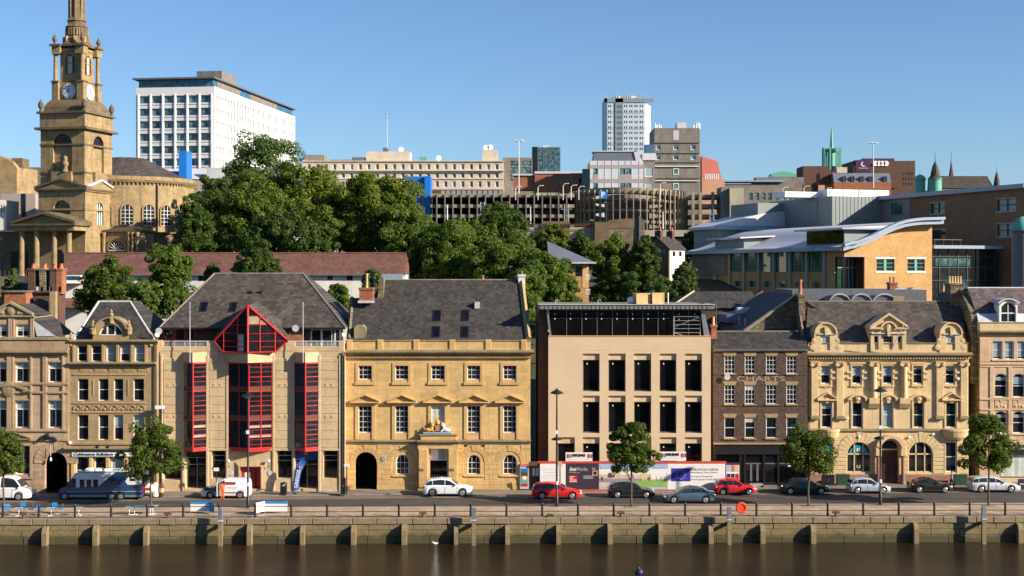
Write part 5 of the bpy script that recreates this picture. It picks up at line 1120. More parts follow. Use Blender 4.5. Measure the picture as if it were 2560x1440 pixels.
# ------------------------------------------------------------------ the hillside and the city behind
def far_win(root, xa, xb, za, zb, y, gm='glass', fm='white_paint', fr=.12, bars=0, name='window'):
    w, h = round(xb-xa, 2), round(zb-za, 2)
    def mk():
        mb = MB(); t = fr
        mb.box(-w/2, -w/2+t, -.08, .02, 0, h); mb.box(w/2-t, w/2, -.08, .02, 0, h); mb.box(-w/2+t, w/2-t, -.08, .02, h-t, h); mb.box(-w/2+t, w/2-t, -.08, .02, 0, t)
        for i in range(bars): x = -w/2+w*(i+1)/(bars+1); mb.box(x-t*.3, x+t*.3, -.06, .0, t, h-t)
        return mb.mesh(name, fm)
    def mp(): return MB().quad((-w/2, 0, 0), (w/2, 0, 0), (w/2, 0, h), (-w/2, 0, h)).mesh('pane', gm)
    if fr:
        o = inst(name, cached(('fw', w, h, fr, bars, str(fm), name), mk), root, ((xa+xb)/2, y, za)); inst('pane', cached(('fp', w, h, str(gm)), mp), o, (0, .005, 0))
    else: o = inst(name, cached(('fp', w, h, str(gm)), mp), root, ((xa+xb)/2, y, za))
    return o
def far_block(name, label, p0, p1, top, Y, mat, depth=15, rows=(), cols=(), gm='glass', fm='white_paint', fr=0, rec=.3, cat='building', bars=0, skip=None, rz=0, base=None):
    z0 = ground_z(Y)-1 if base is None else base
    b = Bld(name, label, cat, (p0+p1)/2, Y, z0, rz); X, Z = b.X, b.Z
    ops = [b.op(a, c, t, bo) for t, bo in rows for a, c in cols if not (skip and skip(a, t))]
    b.part('wall', MB().facade(X(p0), X(p1), 0, Z(top), ops, 0, rec), mat)
    xa, xb, zt = X(p0), X(p1), Z(top); mb = MB(); mb.quad((xa, .01, 0), (xa, depth, 0), (xa, depth, zt), (xa, .01, zt)); mb.quad((xb, .01, 0), (xb, depth, 0), (xb, depth, zt), (xb, .01, zt)); mb.quad((xa, depth, 0), (xb, depth, 0), (xb, depth, zt), (xa, depth, zt)); mb.quad((xa, .01, zt-.02), (xb, .01, zt-.02), (xb, depth, zt-.02), (xa, depth, zt-.02)); b.part('shell', mb, mat)
    for o in ops: far_win(b.root, o[0], o[1], o[2], o[3], rec-.05, gm, fm, fr, bars)
    return b
def add_box(b, name, p0, p1, t, bo, y0, y1, mat, dy=None):
    return b.part(name, MB().box(b.X(p0, y0 if dy is None else dy), b.X(p1, y0 if dy is None else dy), y0, y1, b.Z(bo, y0 if dy is None else dy), b.Z(t, y0 if dy is None else dy)), mat)
# ---------- church
def church():
    th = R(-13); root = thing('church', 'golden stone church with clock tower, spire and round nave on the hill', 'church', (-71.03, 95, 20), th)
    k = 225/F
    def z(py): return HC-(py-HY)*k-20
    w, s = 8.7, 9.4; cx, cy = -w/2, s/2
    def P(n, mb, m, **kw): return mb.build(n, m, root, **kw)
    def sq(hx, hy, z0, z1): return MB().box(cx-hx, cx+hx, cy-hy, cy+hy, z0, z1)
    # body
    fo = [(cx-1.65, cx+1.65, z(535), z(500), 1.5)]
    P('wall', MB().facade(-w, 0, -3, z(470), fo, 0, .7), 'church'); mb = MB()
    class T: pass
    so = [(3.6, 5.8, z(560), z(503), 1.1)]
    m2 = MB().facade(0, s, -3, z(470), so, 0, .45); m2.v = [(-y, x, zz) for x, y, zz in m2.v]; P('wall', m2, 'church')
    P('back_wall', MB().box(-w+.01, -.75, .75, s, -3, z(470)), 'church_dark')
    o = far_win(root, fo[0][0], fo[0][1], fo[0][2], fo[0][3]-.1, .6, fr=.25, bars=2, fm='church')
    w_ = MB(); w_.quad((-.4, 3.6, z(560)), (-.4, 5.8, z(560)), (-.4, 5.8, z(503)), (-.4, 3.6, z(503))); wp = P('window', w_, 'glass_teal'); m_ = MB()
    for yy in (3.7, 4.35, 5.05, 5.7): m_.box(-.38, -.25, yy-.08, yy+.08, z(560), z(505))
    m_.box(-.38, -.25, 3.6, 5.8, z(523), z(520)); m_.build('mullion', 'white_paint', wp)
    for py, pr in ((478, .25), (525, .1)): P('string_course', MB().box(-w-pr, pr, -pr, s+pr, z(py), z(py)+.3), 'church')
    # dentil cornice + pediments
    P('cornice', MB().box(-w-.5, .5, -.5, s+.3, z(474), z(470)), 'church_dark')
    d = MB()
    for i in range(24): d.box(-w-.4+i*.4, -w-.2+i*.4, -.35, .0, z(476.5), z(474))
    for i in range(24): d.box(0, .35, -.2+i*.4, i*.4, z(476.5), z(474))
    P('dentil_course', d, 'church')['kind'] = 'stuff'
    g = MB(); gable_prism(g, -w-.2, .2, z(470), z(449), -.2, 2.5); P('pediment', g, 'church'); g = MB(); rake(g, -w-.4, .4, z(470), z(449), -.5, 1.0, .35, .1); P('pediment_coping', g, 'church_dark')
    g = MB(); g.prism([(-.1, z(470)), (s+.1, z(470)), (s/2, z(449))], -2.5, .2, 'x'); P('pediment', g, 'church'); g = MB(); g.prism([(-.3, z(470)), (s/2, z(449)), (s/2, z(449)+.35), (-.3, z(470)+.35)], -1, .5, 'x'); g.prism([(s/2, z(449)), (s+.3, z(470)), (s+.3, z(470)+.35), (s/2, z(449)+.35)], -1, .5, 'x'); P('pediment_coping', g, 'lead')
    # tower stage
    a0 = .25
    fo = [(cx-1.75, cx+1.75, z(455), z(332), 1.75)]; P('tower_wall', MB().facade(-w+a0, -a0, z(470), z(318), fo, a0, .45), 'church'); m2 = MB().facade(a0, s-a0, z(470), z(318), [(s/2-1.75, s/2+1.75, z(455), z(334), 1.75)], 0, .45); m2.v = [(-a0-y, x, zz) for x, y, zz in m2.v]; P('tower_wall', m2, 'church')
    P('tower_core', MB().box(-w+a0+.01, -a0-.46, a0+.46, s-a0, z(470), z(318)), 'church')
    lv = P('louvre', MB().quad((cx-1.7, a0+.4, z(361)), (cx+1.7, a0+.4, z(361)), (cx+1.7, a0+.4, z(333)), (cx-1.7, a0+.4, z(333))), 'black'); m_ = MB()
    for i in range(6): m_.box(cx-1.7, cx+1.7, a0+.25, a0+.38, z(361)+.3*i, z(361)+.3*i+.1)
    m_.build('slat', 'church_dark', lv)
    lv = P('louvre', MB().quad((-a0-.4, s/2-1.7, z(361)), (-a0-.4, s/2+1.7, z(361)), (-a0-.4, s/2+1.7, z(335)), (-a0-.4, s/2-1.7, z(335))), 'black')
    for py, pr in ((362, .12), (432, .15)): P('string_course', MB().box(-w+a0-pr, -a0+pr, a0-pr, s-a0+pr, z(py), z(py)+.28), 'church_dark')
    b_ = MB(); b_.box(cx-1.9, cx+1.9, -.15, a0+.1, z(455), z(432)+.3); P('bust_plinth', b_, 'church'); b_ = MB(); b_.lathe([(.55, 0), (.4, .3), (.35, .8), (.6, 1.2), (.45, 1.7), (.28, 1.8), (.4, 2.1), (.3, 2.5), (.02, 2.7)], n=10); P('bust', b_, 'church', loc=(cx+.6, .1, z(428)), smooth=True)
    g = MB(); g.box(-.2, .25, s/2-1.9, s/2+1.9, z(455), z(432)+.3); P('bust_plinth', g, 'church')
    P('cornice', MB().box(-w-.5, .5, -.5, s+.5, z(322), z(316)), 'church_dark'); P('attic', MB().box(-w+.15, -.15, .15, s-.15, z(316), z(281)), 'church'); P('attic_ledge', MB().box(-w-.25, .25, -.25, s+.25, z(281), z(276)), 'church_dark')
    for fx in (-1, 1):
        for fy in (-1, 1): P('urn', MB().lathe([(.5, 0), (.3, .15), (.22, .4), (.5, 1.0), (.42, 1.5), (.3, 1.6), (.3, 1.75), (.02, 2.2)], n=10), 'church_dark', loc=(cx+fx*(w/2-.3), cy+fy*(s/2-.3), z(276)), smooth=True)
    # ogee base
    og = MB(); prof = [(.47*w, z(276)), (.45*w, z(273)), (.44*w, z(262)), (.40*w, z(252)), (.37*w, z(247)), (.355*w, z(244))]; vs = []; fs = []
    for h, zz in prof: vs += [(cx-h, cy-h, zz), (cx+h, cy-h, zz), (cx+h, cy+h, zz), (cx-h, cy+h, zz)]
    for j in range(len(prof)-1): fs += [(j*4+i, j*4+(i+1) % 4, j*4+4+(i+1) % 4, j*4+4+i) for i in range(4)]
    og.add(vs, fs); P('ogee_roof', og, 'church_dark')
    # clock stage: cross plan with corner piers
    h = 2.95; c = 1.75
    P('clock_stage', sq(h-.55, h-.55, z(245), z(198)), 'church')
    for fx in (-1, 1):
        for fy in (-1, 1):
            P('corner_pier', MB().box(cx+fx*h-fx*(h-c) if fx > 0 else cx-h, cx+h if fx > 0 else cx-c, cy+c if fy > 0 else cy-h, cy+h if fy > 0 else cy-c, z(246), z(199)), 'church')
            P('pier_ledge', MB().box((cx+c-.1) if fx > 0 else cx-h-.15, cx+h+.15 if fx > 0 else cx-c+.1, cy+c-.1 if fy > 0 else cy-h-.15, cy+h+.15 if fy > 0 else cy-c+.1, z(199), z(195)), 'church_dark')
            for dx, dy in ((0, 0),): P('corner_column', MB().lathe([(.42, z(195)), (.36, z(190)), (.31, z(132)), (.45, z(127))], n=10), 'church', loc=(cx+fx*(h-.45), cy+fy*(h-.45), 0), smooth=True)
            P('entablature_corner', MB().box(cx+c-.3 if fx > 0 else cx-h, cx+h if fx > 0 else cx-c+.3, cy+c-.3 if fy > 0 else cy-h, cy+h if fy > 0 else cy-c+.3, z(127), z(107)), 'church'); P('corner_cornice', MB().box(cx+c-.5 if fx > 0 else cx-h-.3, cx+h+.3 if fx > 0 else cx-c+.5, cy+c-.5 if fy > 0 else cy-h-.3, cy+h+.3 if fy > 0 else cy-c+.5, z(107), z(102)), 'church_dark')
            P('urn', MB().lathe([(.4, 0), (.25, .15), (.18, .35), (.42, .8), (.35, 1.2), (.25, 1.3), (.02, 1.9)], n=10), 'church_dark', loc=(cx+fx*(h-.35), cy+fy*(h-.35), z(102)), smooth=True)
    M['clock_face'] = plain('clock_face', (.62, .66, .70), .4, .05, 3)
    for fc in (0, 1):
        t_ = bpy.data.objects.new('clock', None)
        cm = MB().lathe([(1.27, .0), (1.27, -.12), (1.15, -.14)], n=28, ax='y').build('clock_face', 'clock_face', root); cm.location = (cx, cy-(h-.55)-.05, z(222)) if fc == 0 else (cx+(h-.55)+.05, cy, z(222)); cm.rotation_euler = (0, 0, 0 if fc == 0 else R(90))
        m_ = MB()
        for i in range(12): a = 2*math.pi*i/12; m_.prism([(math.sin(a)*.88-math.cos(a)*.045, math.cos(a)*.88+math.sin(a)*.045), (math.sin(a)*.88+math.cos(a)*.045, math.cos(a)*.88-math.sin(a)*.045), (math.sin(a)*1.1+math.cos(a)*.06, math.cos(a)*1.1-math.sin(a)*.06), (math.sin(a)*1.1-math.cos(a)*.06, math.cos(a)*1.1+math.sin(a)*.06)], -.17, -.143)
        m_.build('hour_mark', 'black', cm)
        for a, L in ((0, 1.0), (R(240), .72)): m_ = MB(); m_.prism([(math.cos(a)*-.07, math.sin(a)*.07), (math.cos(a)*.07, -math.sin(a)*.07), (math.sin(a)*L, math.cos(a)*L)], -.22, -.175); m_.build('clock_hand', 'black', cm)
    P('belfry', sq(c+.1, c+.1, z(198), z(102)), 'church_dark')
    for fc in (0, 1):
        m_ = MB(); m_.facade(-c-.1, c+.1, z(195), z(112), [(-.95, .95, z(178), z(128), .8)], 0, .25); t_ = P('belfry_face', m_, 'church'); t_.location = (cx, cy-c-.36, 0) if fc == 0 else (cx+c+.36, cy, 0); t_.rotation_euler = (0, 0, 0 if fc == 0 else R(90))
        wd = MB(); wd.box(-.9, .9, .1, .14, z(178), z(130)); wi = wd.build('window', 'glass', t_)
        b_ = MB(); b_.box(-.45, .45, .02, .08, z(176), z(132)); b_.build('tracery', 'blind', t_)
        m_ = MB(); m_.box(-.5, -.38, -.05, .05, z(178), z(128)); m_.box(.38, .5, -.05, .05, z(178), z(128)); m_.box(-.9, .9, -.05, .05, z(150), z(148)); m_.build('mullion', 'church', t_)
    P('belfry_ledge', sq(c+.5, c+.5, z(118), z(112)), 'church'); P('belfry_cornice', sq(c+.9, c+.9, z(107), z(101)), 'church_dark')
    sp = MB(); prof = [(2.55, z(101)), (2.1, z(96)), (1.85, z(86)), (1.7, z(80)), (1.75, z(79)), (1.62, z(78)), (1.6, z(56)), (1.75, z(55)), (1.75, z(53)), (1.42, z(48)), (1.32, z(40)), (1.5, z(39)), (1.5, z(37)), (1.22, z(30)), (1.1, z(0)), (.85, z(-60)), (.2, z(-190))]; vs = []; fs = []
    N = 8
    for r_, zz in prof:
        for i in range(N): a = 2*math.pi*(i+.5)/N; rr = r_/math.cos(math.pi/N)*(1.05 if i % 2 else 1.0); vs.append((cx+rr*math.cos(a), cy+rr*math.sin(a), zz))
    for j in range(len(prof)-1): fs += [(j*N+i, j*N+(i+1) % N, j*N+N+(i+1) % N, j*N+N+i) for i in range(N)]
    sp.add(vs, fs); P('spire', sp, 'church_dark')
    for i in range(8):
        a = 2*math.pi*i/8; m_ = MB(); m_.box(-.35, .35, -.06, .06, z(74), z(60)); P('spire_opening', m_, 'black', loc=(cx+1.66*math.cos(a), cy+1.66*math.sin(a), 0), rz=a+R(90))
        for e in (-.42, 0, .42): P('spire_baluster', MB().box(e-.1, e+.1, -.12, .1, z(76), z(58)), 'church', loc=(cx+1.7*math.cos(a), cy+1.7*math.sin(a), 0), rz=a+R(90))
        a2 = a+math.pi/8; P('spire_rib', MB().box(-.14, .14, -.2, .2, z(36), z(-50)), 'church', loc=(cx+1.2*math.cos(a2), cy+1.2*math.sin(a2), 0), rz=a2+R(90)); P('spire_rib', MB().box(-.2, .2, -.25, .2, z(98), z(80)), 'church', loc=(cx+2.05*math.cos(a2), cy+2.05*math.sin(a2), 0), rz=a2+R(90))
    # portico
    px0, px1 = -9.9, .9; yf = -5; 
    P('portico_entablature', MB().box(px0, px1, yf, -.01, z(578), z(566)), 'church'); P('portico_cornice', MB().box(px0-.4, px1+.4, yf-.4, -.01, z(566)+.003, z(561)), 'church_dark')
    g = MB(); gable_prism(g, px0, px1, z(561), z(538), yf+.3, 0); P('portico_pediment', g, 'church'); g = MB(); rake(g, px0-.3, px1+.3, z(561)+.004, z(538), yf-.4, -.01, .45, .1); P('portico_roof', g, 'church_dark')
    for x in (-9.0, -6.3, -3.0, -.4): P('portico_column', MB().lathe([(.62, 0), (.62, .3), (.52, .45), (.5, 3), (.42, z(582)), (.58, z(579)), (.58, z(578)-.02)], n=14), 'church', loc=(x, yf+.7, 0), smooth=True)
    P('portico_floor', MB().box(px0, px1, yf-.2, 0, -1.5, 0), 'church'); P('portal', MB().prism([(-5.6, 0), (-3.9, 0), (-3.9, 3.6), (-4.3, 4.3), (-4.75, 4.5), (-5.2, 4.3), (-5.6, 3.6)], -.06, .02), 'black')
    P('side_wing', MB().box(-22, -w-.02, 1, 9, -3, z(578)), 'church_dark'); P('wing_cornice', MB().box(-22, -w-.4, .6, 9, z(578)+.002, z(574)), 'church_dark'); P('wing_window', MB().box(-14.5, -11.3, .9, 1.0, .5, 4.2), 'glass')
    # round nave
    nx, ny = -3.5, 19.8; rn = 12.2; nz = z(472)*1.05
    def ring(r0, z0, z1, name, mat, n=48, r1=None):
        mb = MB(); mb.lathe([(r0, z0), (r1 or r0, z1)], nx, ny, n); return P(name, mb, mat, smooth=True)
    zt = z(462)+1.0; ring(rn, -3, zt, 'nave_wall', 'church'); ring(rn+.4, zt, zt+.45, 'nave_cornice', 'church_dark'); ring(rn+.05, zt+.45, zt+1.1, 'nave_parapet', 'church')
    mb = MB(); mb.lathe([(rn-.2, zt+.9), (8.5, zt+2.4), (3.6, zt+4.9), (3.4, zt+5.0)], nx, ny, 40); P('nave_roof', mb, 'slate_brown', smooth=True)
    d = MB()
    for i in range(110): a = 2*math.pi*i/110; x, y = nx+(rn+.2)*math.cos(a), ny+(rn+.2)*math.sin(a); d.box(x-.12, x+.12, y-.12, y+.12, zt-.32, zt)
    P('nave_dentil_course', d, 'church')['kind'] = 'stuff'
    for i, a in enumerate((-77, -60, -43, -28, -12)):
        a = R(a); x, y = nx+(rn+.02)*math.cos(a), ny+(rn+.02)*math.sin(a); ol = outline(-.95, .95, z(559), z(505), .95)
        mb = MB(); mb.prism(ol, -.05, .3); f = mb.build('nave_window', 'glass', root, (x, y, 0), rz=a+R(90)); m_ = MB()
        for e in (-.35, .35): m_.box(e-.04, e+.04, -.1, -.05, z(559), z(508))
        for j in range(5): m_.box(-.9, .9, -.09, -.05, z(559)+.65*j, z(559)+.65*j+.06)
        m_.build('glazing_bar', 'white_paint', f); ar = MB(); o2 = outline(-1.2, 1.2, z(559), z(503)+.1, 1.2)
        for p, q_, p2, q2 in zip(ol, ol[1:], o2, o2[1:]): ar.prism([p, q_, q2, p2], -.14, .1)
        ar.build('window_surround', 'church', f)
    # lower vestibule
    ring(rn+1.8, -3, z(580), 'lower_wall', 'church_dark', r1=rn+1.8); ring(rn+2.2, z(580), z(576), 'lower_cornice', 'church_dark')
    v = MB(); v.box(.3, 7.2, 5.4, 10, -3, z(578)); P('vestibule', v, 'church'); v = MB(); v.box(.1, 7.5, 5.1, 10, z(578), z(574)); P('vestibule_cornice', v, 'church_dark'); v = MB(); v.add([(.1, 5.1, z(574)), (7.5, 5.1, z(574)), (7.5, 10, z(574)), (.1, 10, z(574)), (2.5, 8, z(562)), (5, 8, z(562))], [(0, 1, 5, 4), (1, 2, 5), (2, 3, 4, 5), (3, 0, 4)]); P('vestibule_roof', v, 'slate_brown')
    P('vestibule_door', MB().prism(outline(1.3, 4.3, .2, z(601), 1.5), 5.3, 5.42), 'black'); ar = MB(); o1 = outline(1.3, 4.3, .2, z(601), 1.5)[1:-1]; o2 = outline(.9, 4.7, .2, z(601)+.5, 1.9)[1:-1]
    for i in range(len(o1)-1): ar.prism([o1[i], o1[i+1], o2[i+1], o2[i]], 5.25, 5.45)
    P('door_arch', ar, 'church')
    fan = MB()
    for i in range(1, 8): a = math.pi*i/8; fan.tube([(2.8, 5.27, z(601)-1.5), (2.8-1.4*math.cos(a), 5.27, z(601)-1.5+1.4*math.sin(a))], .05, 4)
    fan.box(1.3, 4.3, 5.2, 5.29, z(601)-1.7, z(601)-1.5); P('fanlight', fan, 'white_paint')
    for x in (.55, 5.2, 5.9, 6.8): P('vestibule_column', MB().lathe([(.32, 0), (.28, 3), (.26, z(588)), (.38, z(584)), (.38, z(579))], n=10), 'church', loc=(x, 5.0, 0), smooth=True)
    P('downpipe', MB().tube([(nx+(rn+.15)*math.cos(R(-36)), ny+(rn+.15)*math.sin(R(-36)), 0), (nx+(rn+.15)*math.cos(R(-36)), ny+(rn+.15)*math.sin(R(-36)), zt-.3)], .14, 6), 'iron')
church()
# ---------- white office slab
def office():
    Y = 300; D = 430; k = D/F; root = thing('white_office_block', 'large white gridded office block with glazed penthouse on the skyline', 'office', ((536-CX)*k, Y, 24), R(-8))
    def z(py): return HC-(py-HY)*k-24
    P = lambda n, mb, m, **kw: mb.build(n, m, root, **kw)
    W_, L = 26.2, 86; tops = [237+31.6*i for i in range(6)]
    fo = []; so = []
    for t in tops:
        for i in range(6): x = -W_+1.2+i*4.08; fo.append((x, x+3.4, z(t+18.5), z(t), 0))
        for i in range(31): y = 1.6+i*2.72; so.append((y, y+1.62, z(t+21), z(t), 0))
    P('front_wall', MB().facade(-W_, 0, 0, z(216), fo, 0, .45), 'white_panel'); m = MB().facade(0, L, 0, z(216), so, 0, .75); m.v = [(-y, x, zz) for x, y, zz in m.v]; P('side_wall', m, 'white_panel')
    P('core', MB().box(-W_+.02, -.8, .5, L, 0, z(216)-.05), 'white_panel')
    for o in fo: far_win(root, o[0], o[1], o[2], o[3], .4, 'glass_teal', 'lead_dark', .14, 1)
    sm = MB().quad((0, -.81, 0), (0, .81, 0), (0, .81, 2.65), (0, -.81, 2.65)).mesh('window', 'glass_teal')
    for o in so: inst('window', sm, root, (-.68, (o[0]+o[1])/2, o[2]))
    for t in tops:
        for i in range(6): x = -W_+1.2+i*4.08; P('sill_slot', MB().box(x, x+3.4, -.02, .05, z(t+24), z(t+22.5)), 'lead_dark')
    fl = MB()
    for i in range(7): x = -W_+.9+i*4.08-.02; fl.box(x-.28, x+.12, -.25, .02, z(420), z(233))
    fl.m = [0]*len(fl.f); P('fins', fl, 'white_panel')['kind'] = 'stuff'
    sl = MB()
    for t in tops:
        for i in range(31): y = 1.6+i*2.72; sl.box(-.02, .02, y, y+1.62, z(t+26), z(t+24))
    P('side_slots', sl, 'lead')['kind'] = 'stuff'
    P('penthouse', MB().box(-W_+.6, -.7, .8, L-1, z(216), z(196)), 'glass_blue'); m_ = MB()
    for i in range(14): x = -W_+.7+i*1.87; m_.box(x, x+.12, .7, .8, z(216), z(196))
    P('penthouse_mullions', m_, 'lead_dark')['kind'] = 'stuff'
    for a, c in ((4, 26), (36, 66)): P('penthouse_panel', MB().box(-.7, -.62, a, a+c*0+((c-a)), z(216), z(196)), 'concrete')
    P('roof_slab', MB().box(-W_-.9, .3, -.8, L+.6, z(196), z(192)), 'lead_dark'); P('plant_room', MB().box(-9.8, -1.2, 10, 24, z(192)-.2, z(165)), 'concrete')
office()
# ---------- generic far blocks
b = far_block('tan_link_building', 'low tan office with metal roof in front of the white block', 400, 706, 448, 270, 'concrete_pale', 20, [(463, 475), (488, 512)], [(503+22*i, 515+22*i) for i in range(9)], fr=.2)
mb = MB(); mb.prism([(-.3, b.Z(448)), (3, b.Z(420)), (12, b.Z(420)), (12, b.Z(448))], b.X(400), b.X(706), 'x'); b.part('metal_roof', mb, 'lead'); b.part('roof_edge', MB().box(b.X(517), b.X(706), -.8, -.3, b.Z(449), b.Z(419)), 'roof_metal')
b = far_block('blue_stair_tower', 'bright blue stair tower with a low blue box, beside the church roof', 447, 466, 377, 215, 'sheet_blue', 6, base=15); add_box(b, 'low_box', 385, 446.5, 428, 520, 1, 8, 'sheet_blue')
b = far_block('blue_clad_box', 'bright blue clad box above the trees beside the car park', 1012, 1061, 441, 195, 'sheet_blue', 8, base=15); add_box(b, 'stair_shaft', 1061.5, 1076, 440, 600, -1.2, 6, 'sheet_blue'); add_box(b, 'slit_window', 1057, 1061, 470, 545, -.1, .2, 'glass_teal')
b = far_block('cream_office_slab', 'long cream office building with rows of square windows on the skyline', 756, 1258, 403, 330, 'cream', 16, [(410, 424), (432, 445), (453, 468)], [(768+21.35*i, 777+21.35*i) for i in range(23)], gm='glass_teal', fr=.18, rec=.4)
for t, bo, p in ((402, 404, .5), (425, 428, .9), (446, 448, .3), (470, 474, .2)): b.part('ledge', MB().box(b.X(756)-.3, b.X(1259)+.3, -p, .05, b.Z(bo), b.Z(t)), 'cream')
for a, c, t, m_ in ((764, 810, 387, 'concrete'), (880, 912, 393, 'lead_dark'), (915, 1025, 379, 'cream'), (1206, 1244, 375, 'cream'), (825, 880, 399, 'concrete')): add_box(b, 'roof_house', a, c, t, 404, 4, 12, m_)
add_box(b, 'water_tank', 957, 970, 369, 380, 6, 9, 'lead_dark'); add_box(b, 'roof_plant', 1049, 1067, 392, 404, 3, 6, 'copper')
for px, py in ((1003, 374), (1097, 395), (1215, 369), (1226, 368)): b.part('dish', MB().lathe([(.1, .4), (.7, .2), (1.0, 0)], n=12, ax='y'), 'white_paint', loc=(b.X(px, 6), 6, b.Z(py, 6))); b.part('dish_mount', MB().tube([(b.X(px, 6.3), 6.5, b.Z(py+10, 6)), (b.X(px, 6.3), 6.5, b.Z(py, 6))], .12, 5), 'steel')
add_box(b, 'lower_floor', 1075, 1258, 475, 500, -6, 2, 'brick_brown'); 
for i in range(12): far_win(b.root, b.X(1105+13*i), b.X(1114+13*i), b.Z(491), b.Z(479), -6.05, 'blind_blue', fr=0)
b = far_block('grey_glass_office', 'grey glass office just right of the long cream building', 1257, 1331, 394, 345, 'concrete', 14, [(402, 415), (418, 433), (436, 452)], [(1276, 1298), (1305, 1328)], gm='glass_teal')
b = far_block('dark_glass_block', 'dark glass cube with roof rail on the skyline', 1331, 1401, 368, 350, 'glass_teal', 18, gm='glass')
for px in (1345, 1359, 1373, 1387): b.part('mullion', MB().box(b.X(px)-.15, b.X(px)+.15, -.1, .05, b.Z(450), b.Z(368)), 'lead_dark')
add_box(b, 'dark_return', 1330, 1344, 367, 470, -.3, 0, 'glass_black'); add_box(b, 'roof_unit', 1356, 1372, 363, 369, 4, 8, 'roof_metal')
b = far_block('red_brick_office', 'low red brick office with pale sloping roof below the dark cube', 1337, 1458, 434, 300, 'brick_red', 12, [(446, 458)], [(1374+17*i, 1386+17*i) for i in range(5)])
mb = MB(); mb.prism([(-.3, b.Z(434)), (6, b.Z(425)), (6, b.Z(434))], b.X(1337), b.X(1458), 'x'); b.part('sloping_roof', mb, 'roof_metal'); add_box(b, 'left_wing', 1285, 1337, 438, 475, 1, 8, 'brick_red'); add_box(b, 'wing_roof', 1282, 1337, 435, 438.5, .5, 8, 'roof_metal')
# tower block
M['tower_hazed'] = plain('hazed_pale_render', (.50, .56, .61), .7, .06, .1); M['lilac_panel'] = plain('lilac_white_panel', (.58, .58, .63), .6, .05, .3)  # tower tone has bluish distance haze mixed into the colour
tb_rows = [(262+13.4*i, 268+13.4*i) for i in range(9)]
b = far_block('tower_block', 'tall pale, haze-blue and white residential tower with roof masts on the skyline', 1511, 1612, 247, 900, 'tower_hazed', 26, tb_rows, [(a, a+3.2) for c in (1522, 1536, 1562, 1575, 1588, 1601) for a in (c-2, c+3)], gm='glass_teal', rec=.5, base=20)
M['tower_grey'] = plain('blue_grey_render', (.20, .27, .31), .7, .08, .1); M['tower_navy'] = plain('dark_blue_render', (.05, .13, .22), .6, .1, .1)
for a, c, t, bo, m_ in ((1510, 1518, 246, 420, 'tower_navy'), (1538, 1558, 246, 420, 'tower_grey'), (1511, 1634, 246, 256, 'tower_grey')):
    b.part('band', MB().box(b.X(a), b.X(c), -.6, .3, b.Z(bo), b.Z(t)), m_)
for i in range(9): b.part('balcony_opening', MB().box(b.X(1543), b.X(1555), -.7, -.55, b.Z(270+13.4*i), b.Z(263+13.4*i)), 'lead_dark')
mb = MB(); mb.prism([(b.X(1612)+.02, 0), (b.X(1634), 22), (b.X(1612)+.02, 22)], b.Z(420), b.Z(257), 'z'); b.part('right_face', mb, 'lilac_panel')
for py in (282, 322, 362): b.part('joint_line', MB().box(b.X(1511), b.X(1613), -.2, .02, b.Z(py+1), b.Z(py)), 'tower_grey')
for i in range(22):
    px = 1514+5.4*i; h_ = random.Random(i).choice((5, 8, 12, 14, 22)); b.part('roof_aerial', MB().tube([(b.X(px), 3, b.Z(248)), (b.X(px), 3, b.Z(247-h_))], .22, 4), 'steel')
add_box(b, 'roof_plant', 1533, 1590, 240, 248, 4, 12, 'white_panel')
# concrete tower
b = far_block('concrete_tower', 'brown grey concrete office tower with horizontal bands and small windows', 1636, 1749, 320, 300, 'concrete', 16, [(362, 375), (388, 400)], [(1640, 1652), (1683, 1697), (1727, 1740)], gm='glass_teal', fr=.2, rec=.35, base=20)
for t, bo in ((353, 357), (378, 383), (402, 406), (413, 416), (440, 446), (449, 452)): b.part('band', MB().box(b.X(1635), b.X(1750), -.35, .05, b.Z(bo), b.Z(t)), 'concrete')
for t, bo in ((413.5, 417), (450, 453)): b.part('white_strip', MB().box(b.X(1637), b.X(1748), -.5, -.36, b.Z(bo), b.Z(t+1.5)), 'white_paint')
for t in (421, 458): far_win(b.root, b.X(1683), b.X(1697), b.Z(t+16), b.Z(t), -.05, 'glass_teal', fr=.2)
b.part('slot', MB().box(b.X(1683), b.X(1697), -.05, .1, b.Z(350), b.Z(326)), 'lead'); b.part('right_return', MB().prism([(b.X(1749)+.01, 0), (b.X(1761), 10), (b.X(1749)+.01, 10)], 0, b.Z(319), 'z'), 'concrete'); add_box(b, 'roof_box', 1693, 1716, 306, 321, 4, 10, 'roof_metal')
for px, h_ in ((1640, 14), (1644, 10), (1650, 12), (1655, 8), (1737, 10), (1744, 14), (1748, 16), (1752, 14)): b.part('roof_aerial', MB().tube([(b.X(px), 3, b.Z(321)), (b.X(px), 3, b.Z(320-h_))], .22, 4), 'white_paint')
b = far_block('white_panel_building', 'white and mauve panelled building with grey trapezoid roof beside the concrete tower', 1475, 1608, 402, 285, 'lilac_panel', 14, [(421, 436), (458, 472)], [(1483, 1496), (1550, 1564), (1564.5, 1578)], gm='glass_teal', rec=.2, base=20)
M['mauve'] = plain('mauve_panel', (.38, .31, .29), .6, .06, .4); M['zinc'] = plain('zinc_roof', (.14, .155, .19), .5, .08, .4)
for t, bo in ((412, 421), (447, 457)): b.part('panel_band', MB().box(b.X(1475), b.X(1608), -.06, .02, b.Z(bo), b.Z(t)), 'mauve')
for a, c in ((1483, 1496), (1550, 1578)): b.part('panel', MB().box(b.X(a), b.X(c), -.07, .02, b.Z(447), b.Z(436)), 'mauve')
for px in (1495, 1512, 1530, 1548, 1564, 1579, 1598): b.part('panel_joint', MB().box(b.X(px)-.05, b.X(px)+.05, -.09, .02, b.Z(480), b.Z(402)), 'lead')
